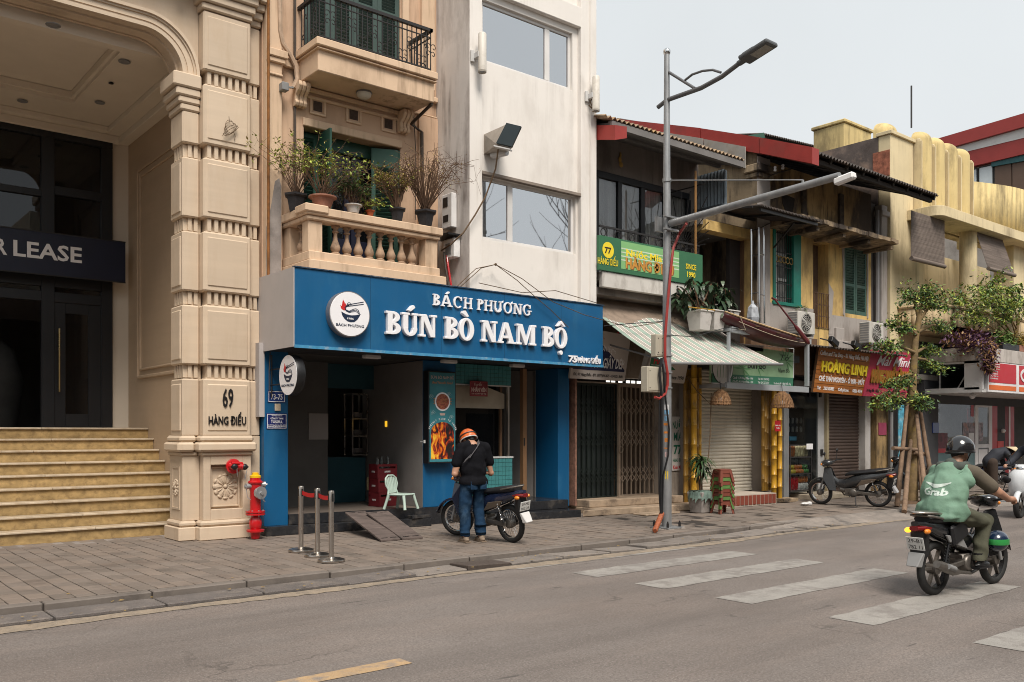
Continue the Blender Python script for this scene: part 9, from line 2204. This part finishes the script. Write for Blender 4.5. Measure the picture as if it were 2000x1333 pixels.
OLV=mat('olive_brown_shirt',(.10,.082,.06),.9,var=.15,vscale=6,local=True);flesh('shirt',OLV,rd,[([SL_,(.535,.285,1.12)],[.085,.072]),([SR_,(.55,-.32,1.13)],[.085,.075]),([SL_,(.42,0,1.31),SR_],[.085,.09,.085])],.012,[],4)
VG=mat('green_vest',(.145,.25,.18),.75,var=.10,vscale=5,stain=(.09,.19,.125),samt=.35,sscale=4,local=True,bump=.5,bscale=9)
vest=flesh('vest',VG,rd,[([(.10,0,.84),(.17,0,1.02),(.30,0,1.22),(.38,0,1.29)],[.18,.17,.165,.11]),([(.36,.17,1.26),(.40,0,1.31),(.36,-.17,1.26)],[.085,.09,.085])],.012,[((.21,.06,1.02),(.16,.19,.26),14,10),((.21,-.06,1.02),(.16,.19,.26),14,10),((.315,0,1.19),(.14,.275,.13),16,10),((.18,.09,.87),(.205,.175,.18),14,8),((.18,-.09,.87),(.205,.175,.18),14,8),((.12,0,.82),(.21,.25,.08),14,8)],4,fold=.022,keep=lambda c:c.z>.775 and not(c.z>1.33 and abs(c.y)<.09 and c.x>.37))
HOOD=mat('grey_green_hood',(.065,.075,.065),.9,var=.15,local=True);flesh('hood',HOOD,rd,[([(.42,.13,1.36),(.32,.10,1.34),(.27,0,1.28),(.32,-.10,1.34),(.42,-.13,1.36)],[.035,.055,.07,.055,.035]),([(.34,0,1.36),(.27,0,1.26)],[.07,.05])],.010,[],3)
MB().tube([(.50,.17,1.33),(.36,.165,1.32),(.25,.13,1.27),(.195,.0,1.175),(.25,-.13,1.27),(.36,-.165,1.32),(.50,-.17,1.33)],.016,6).build('hood_piping',VG,rd,local=True,smooth=60)
from mathutils.bvhtree import BVHTree
bv=BVHTree.FromPolygons([v.co for v in vest.data.vertices],[tuple(p.vertices)for p in vest.data.polygons])
def drape(me,off):
 b=bmesh.new();b.from_mesh(me);bmesh.ops.triangulate(b,faces=b.faces);bmesh.ops.subdivide_edges(b,edges=[e for e in b.edges if e.calc_length()>.012],cuts=2);b.to_mesh(me);b.free()
 for v in me.vertices:
  h=bv.ray_cast(Vector((-1,v.co.y,v.co.z)),Vector((1,0,0)))
  if h[0]:v.co.x=h[0].x-off-(.001 if v.co.x<-.5 else 0)
PRW=mat('vest_print_white',(.52,.60,.55),.6)
t_=text('Grab',PRW,vest,(-.5,.135,1.045),.26,.072,rot=LEFT,bold=.035,depth=.002,local=True);drape(t_.data,.004)
mb=MB();n=12
for i in range(n):
 a,b=-.13+.26*i/n,-.13+.26*(i+1)/n;f0=lambda y:1.175-.055*math.cos(y*11.5);f1=lambda y:1.182-.022*math.cos(y*11.5);mb.quad((-.5,-a,f0(a)),(-.5,-b,f0(b)),(-.5,-b,f1(b)),(-.5,-a,f1(a)))
sm_=mb.build('vest_emblem',PRW,vest,local=True,fixn=False);drape(sm_.data,.004)
TRO=mat('olive_trousers',(.075,.075,.05),.9,var=.2,vscale=6,local=True,bump=.3,bscale=14);flesh('trousers',TRO,rd,[([(.18,.09,.86),KL,(.57,.17,.34)],[.13,.098,.075]),([(.18,-.09,.86),KR,(.55,-.19,.34)],[.13,.098,.075])],.012,[],3,fold=.016,keep=lambda c:c.z>.345)
shoes(rd,BLACK,((.56,.18,.255),(.54,-.20,.255)),(1,0,0));MB().tube([(.555,-.19,.30),(.55,-.19,.42)],[.055,.062],10).build('boot_leg',BLACK,rd,local=True,smooth=60)
helmet(rd,hc,hf,hu,mat('black_helmet',(.012,.012,.014),.18,coat=.8),r=.138)
spare=thing('spare_helmet','blue helmet with a green band hung low at the front of the ridden motorbike','helmet',RB,RRZ);hs_=(.84,-.24,.53)
MB().ball(hs_,(.135,.11,.115),16,10).build('shell',mat('blue_helmet',(.008,.02,.05),.25,coat=.7),spare,local=True,smooth=60);mb=MB().lathe([(.136,-.035),(.139,-.02),(.139,.01),(.136,.025)],(0,0,0),28)
for v in mb.v:v.y*=.82;v+=Vector(hs_)
mb.build('green_band',mat('green_stripe',(.03,.25,.06),.3),spare,local=True,smooth=60)
tag(MB().beam((RB.x+.06,RB.y-.16,.52),(RB.x+.36,RB.y-.17,.62),.05,.22).build('side_bag',SEATM,bev=.02),'black side bag hung behind the rider on the motorbike','bag')
wr_=thing('person','person in dark jacket riding the white scooter at the right edge','person',(20.5,7.62,RZ+.004),R(186))
hc=(.42,0,1.56);hf,hu=(1,0,0),(0,0,1);hb_,mx,sv=head_caps(hc,hf,hu);WL,WR=(.86,.33,1.03),(.86,-.33,1.03)
flesh('body',SKIN,wr_,[([(.2,0,.95),(.24,0,1.3)],[.14,.12]),([(.3,0,1.36),(.4,0,1.5)],[.06,.058]),([(.24,.11,.9),(.68,.17,.8),(.66,.15,.42)],[.09,.06,.045]),([(.24,-.11,.9),(.68,-.17,.8),(.66,-.15,.42)],[.09,.06,.045])]+hand(-1,WL,(1,.1,0),1.1)+hand(1,WR,(1,-.1,0),1.1),.014,hb_,3);face(wr_,hc,hf,hu,sv)
JK=mat('dark_jacket',(.02,.022,.03),.8,var=.2,local=True);flesh('jacket',JK,wr_,[([(.18,0,.88),(.22,0,1.1),(.28,0,1.34)],[.19,.19,.13]),([(.26,.2,1.34),(.5,.33,1.12),(.80,.33,1.04)],[.085,.07,.055]),([(.26,-.2,1.34),(.5,-.33,1.12),(.80,-.33,1.04)],[.085,.07,.055]),([(.26,.2,1.34),(.28,0,1.38),(.26,-.2,1.34)],[.085,.09,.085])],.015,[],4)
flesh('trousers',JK,wr_,[([(.2,.1,.9),(.68,.17,.8),(.66,.15,.42)],[.12,.085,.07]),([(.2,-.1,.9),(.68,-.17,.8),(.66,-.15,.42)],[.12,.085,.07])],.015,[],3);shoes(wr_,BLACK,((.66,.15,.345),(.66,-.15,.345)),(1,0,0));helmet(wr_,hc,hf,hu,WHTP)
wo=thing('person','person in dark top and brown trousers bending forward under a pale conical hat','person',(23.0,9.6,.0),R(-40))
hc=(.52,0,1.10);hf,hu=(.8,0,-.6),(.6,0,.8);hb_,mx,sv=head_caps(hc,hf,hu)
flesh('body',SKIN,wo,[([(0,0,.92),(.15,0,1.08),(.32,0,1.12)],[.13,.125,.11]),([(.36,0,1.12),(.48,0,1.1)],[.06,.055]),([(.32,.17,1.1),(.42,.2,.85),(.58,.1,.72)],[.05,.04,.03]),([(.32,-.17,1.1),(.42,-.2,.85),(.58,-.1,.72)],[.05,.04,.03]),([(0,.09,.88),(.03,.1,.48),(0,.1,.08)],[.09,.06,.04]),([(0,-.09,.88),(.03,-.1,.48),(0,-.1,.08)],[.09,.06,.04])]+hand(-1,(.58,.1,.72),(.8,-.2,-.5),.6)+hand(1,(.58,-.1,.72),(.8,.2,-.5),.6),.012,hb_,3);face(wo,hc,hf,hu,sv)
flesh('top',JK,wo,[([(-.02,0,.90),(.14,0,1.07),(.33,0,1.12)],[.165,.16,.14]),([(.32,.17,1.1),(.42,.2,.85),(.55,.12,.74)],[.075,.06,.05]),([(.32,-.17,1.1),(.42,-.2,.85),(.55,-.12,.74)],[.075,.06,.05])],.015,[],4);flesh('trousers',mat('dark_brown_trousers',(.045,.03,.022),.9,var=.2),wo,[([(0,.09,.88),(.03,.1,.48),(0,.1,.1)],[.13,.10,.09]),([(0,-.09,.88),(.03,-.1,.48),(0,-.1,.1)],[.13,.10,.09])],.015,[],3);shoes(wo,BLACK,((0,.1,0),(0,-.1,0)),(1,0,0))
HAT=mat('palm_leaf_hat',(.52,.42,.27),.8,var=.12,vscale=20,local=True);ax_=Matrix((Vector((.8,0,-.6)),Vector((0,1,0)),Vector((.6,0,.8)))).transposed();mb=MB().lathe([(.23,0),(.12,.085),(.02,.16),(.001,.165)],(0,0,0),28,caps=False)
for v in mb.v:v[:]=Vector(hc)+ax_@(v+Vector((0,0,.03)))
hto=mb.build('conical_hat',HAT,wo,local=True,smooth=30,fixn=False);hto.modifiers.new('t','SOLIDIFY').thickness=.006
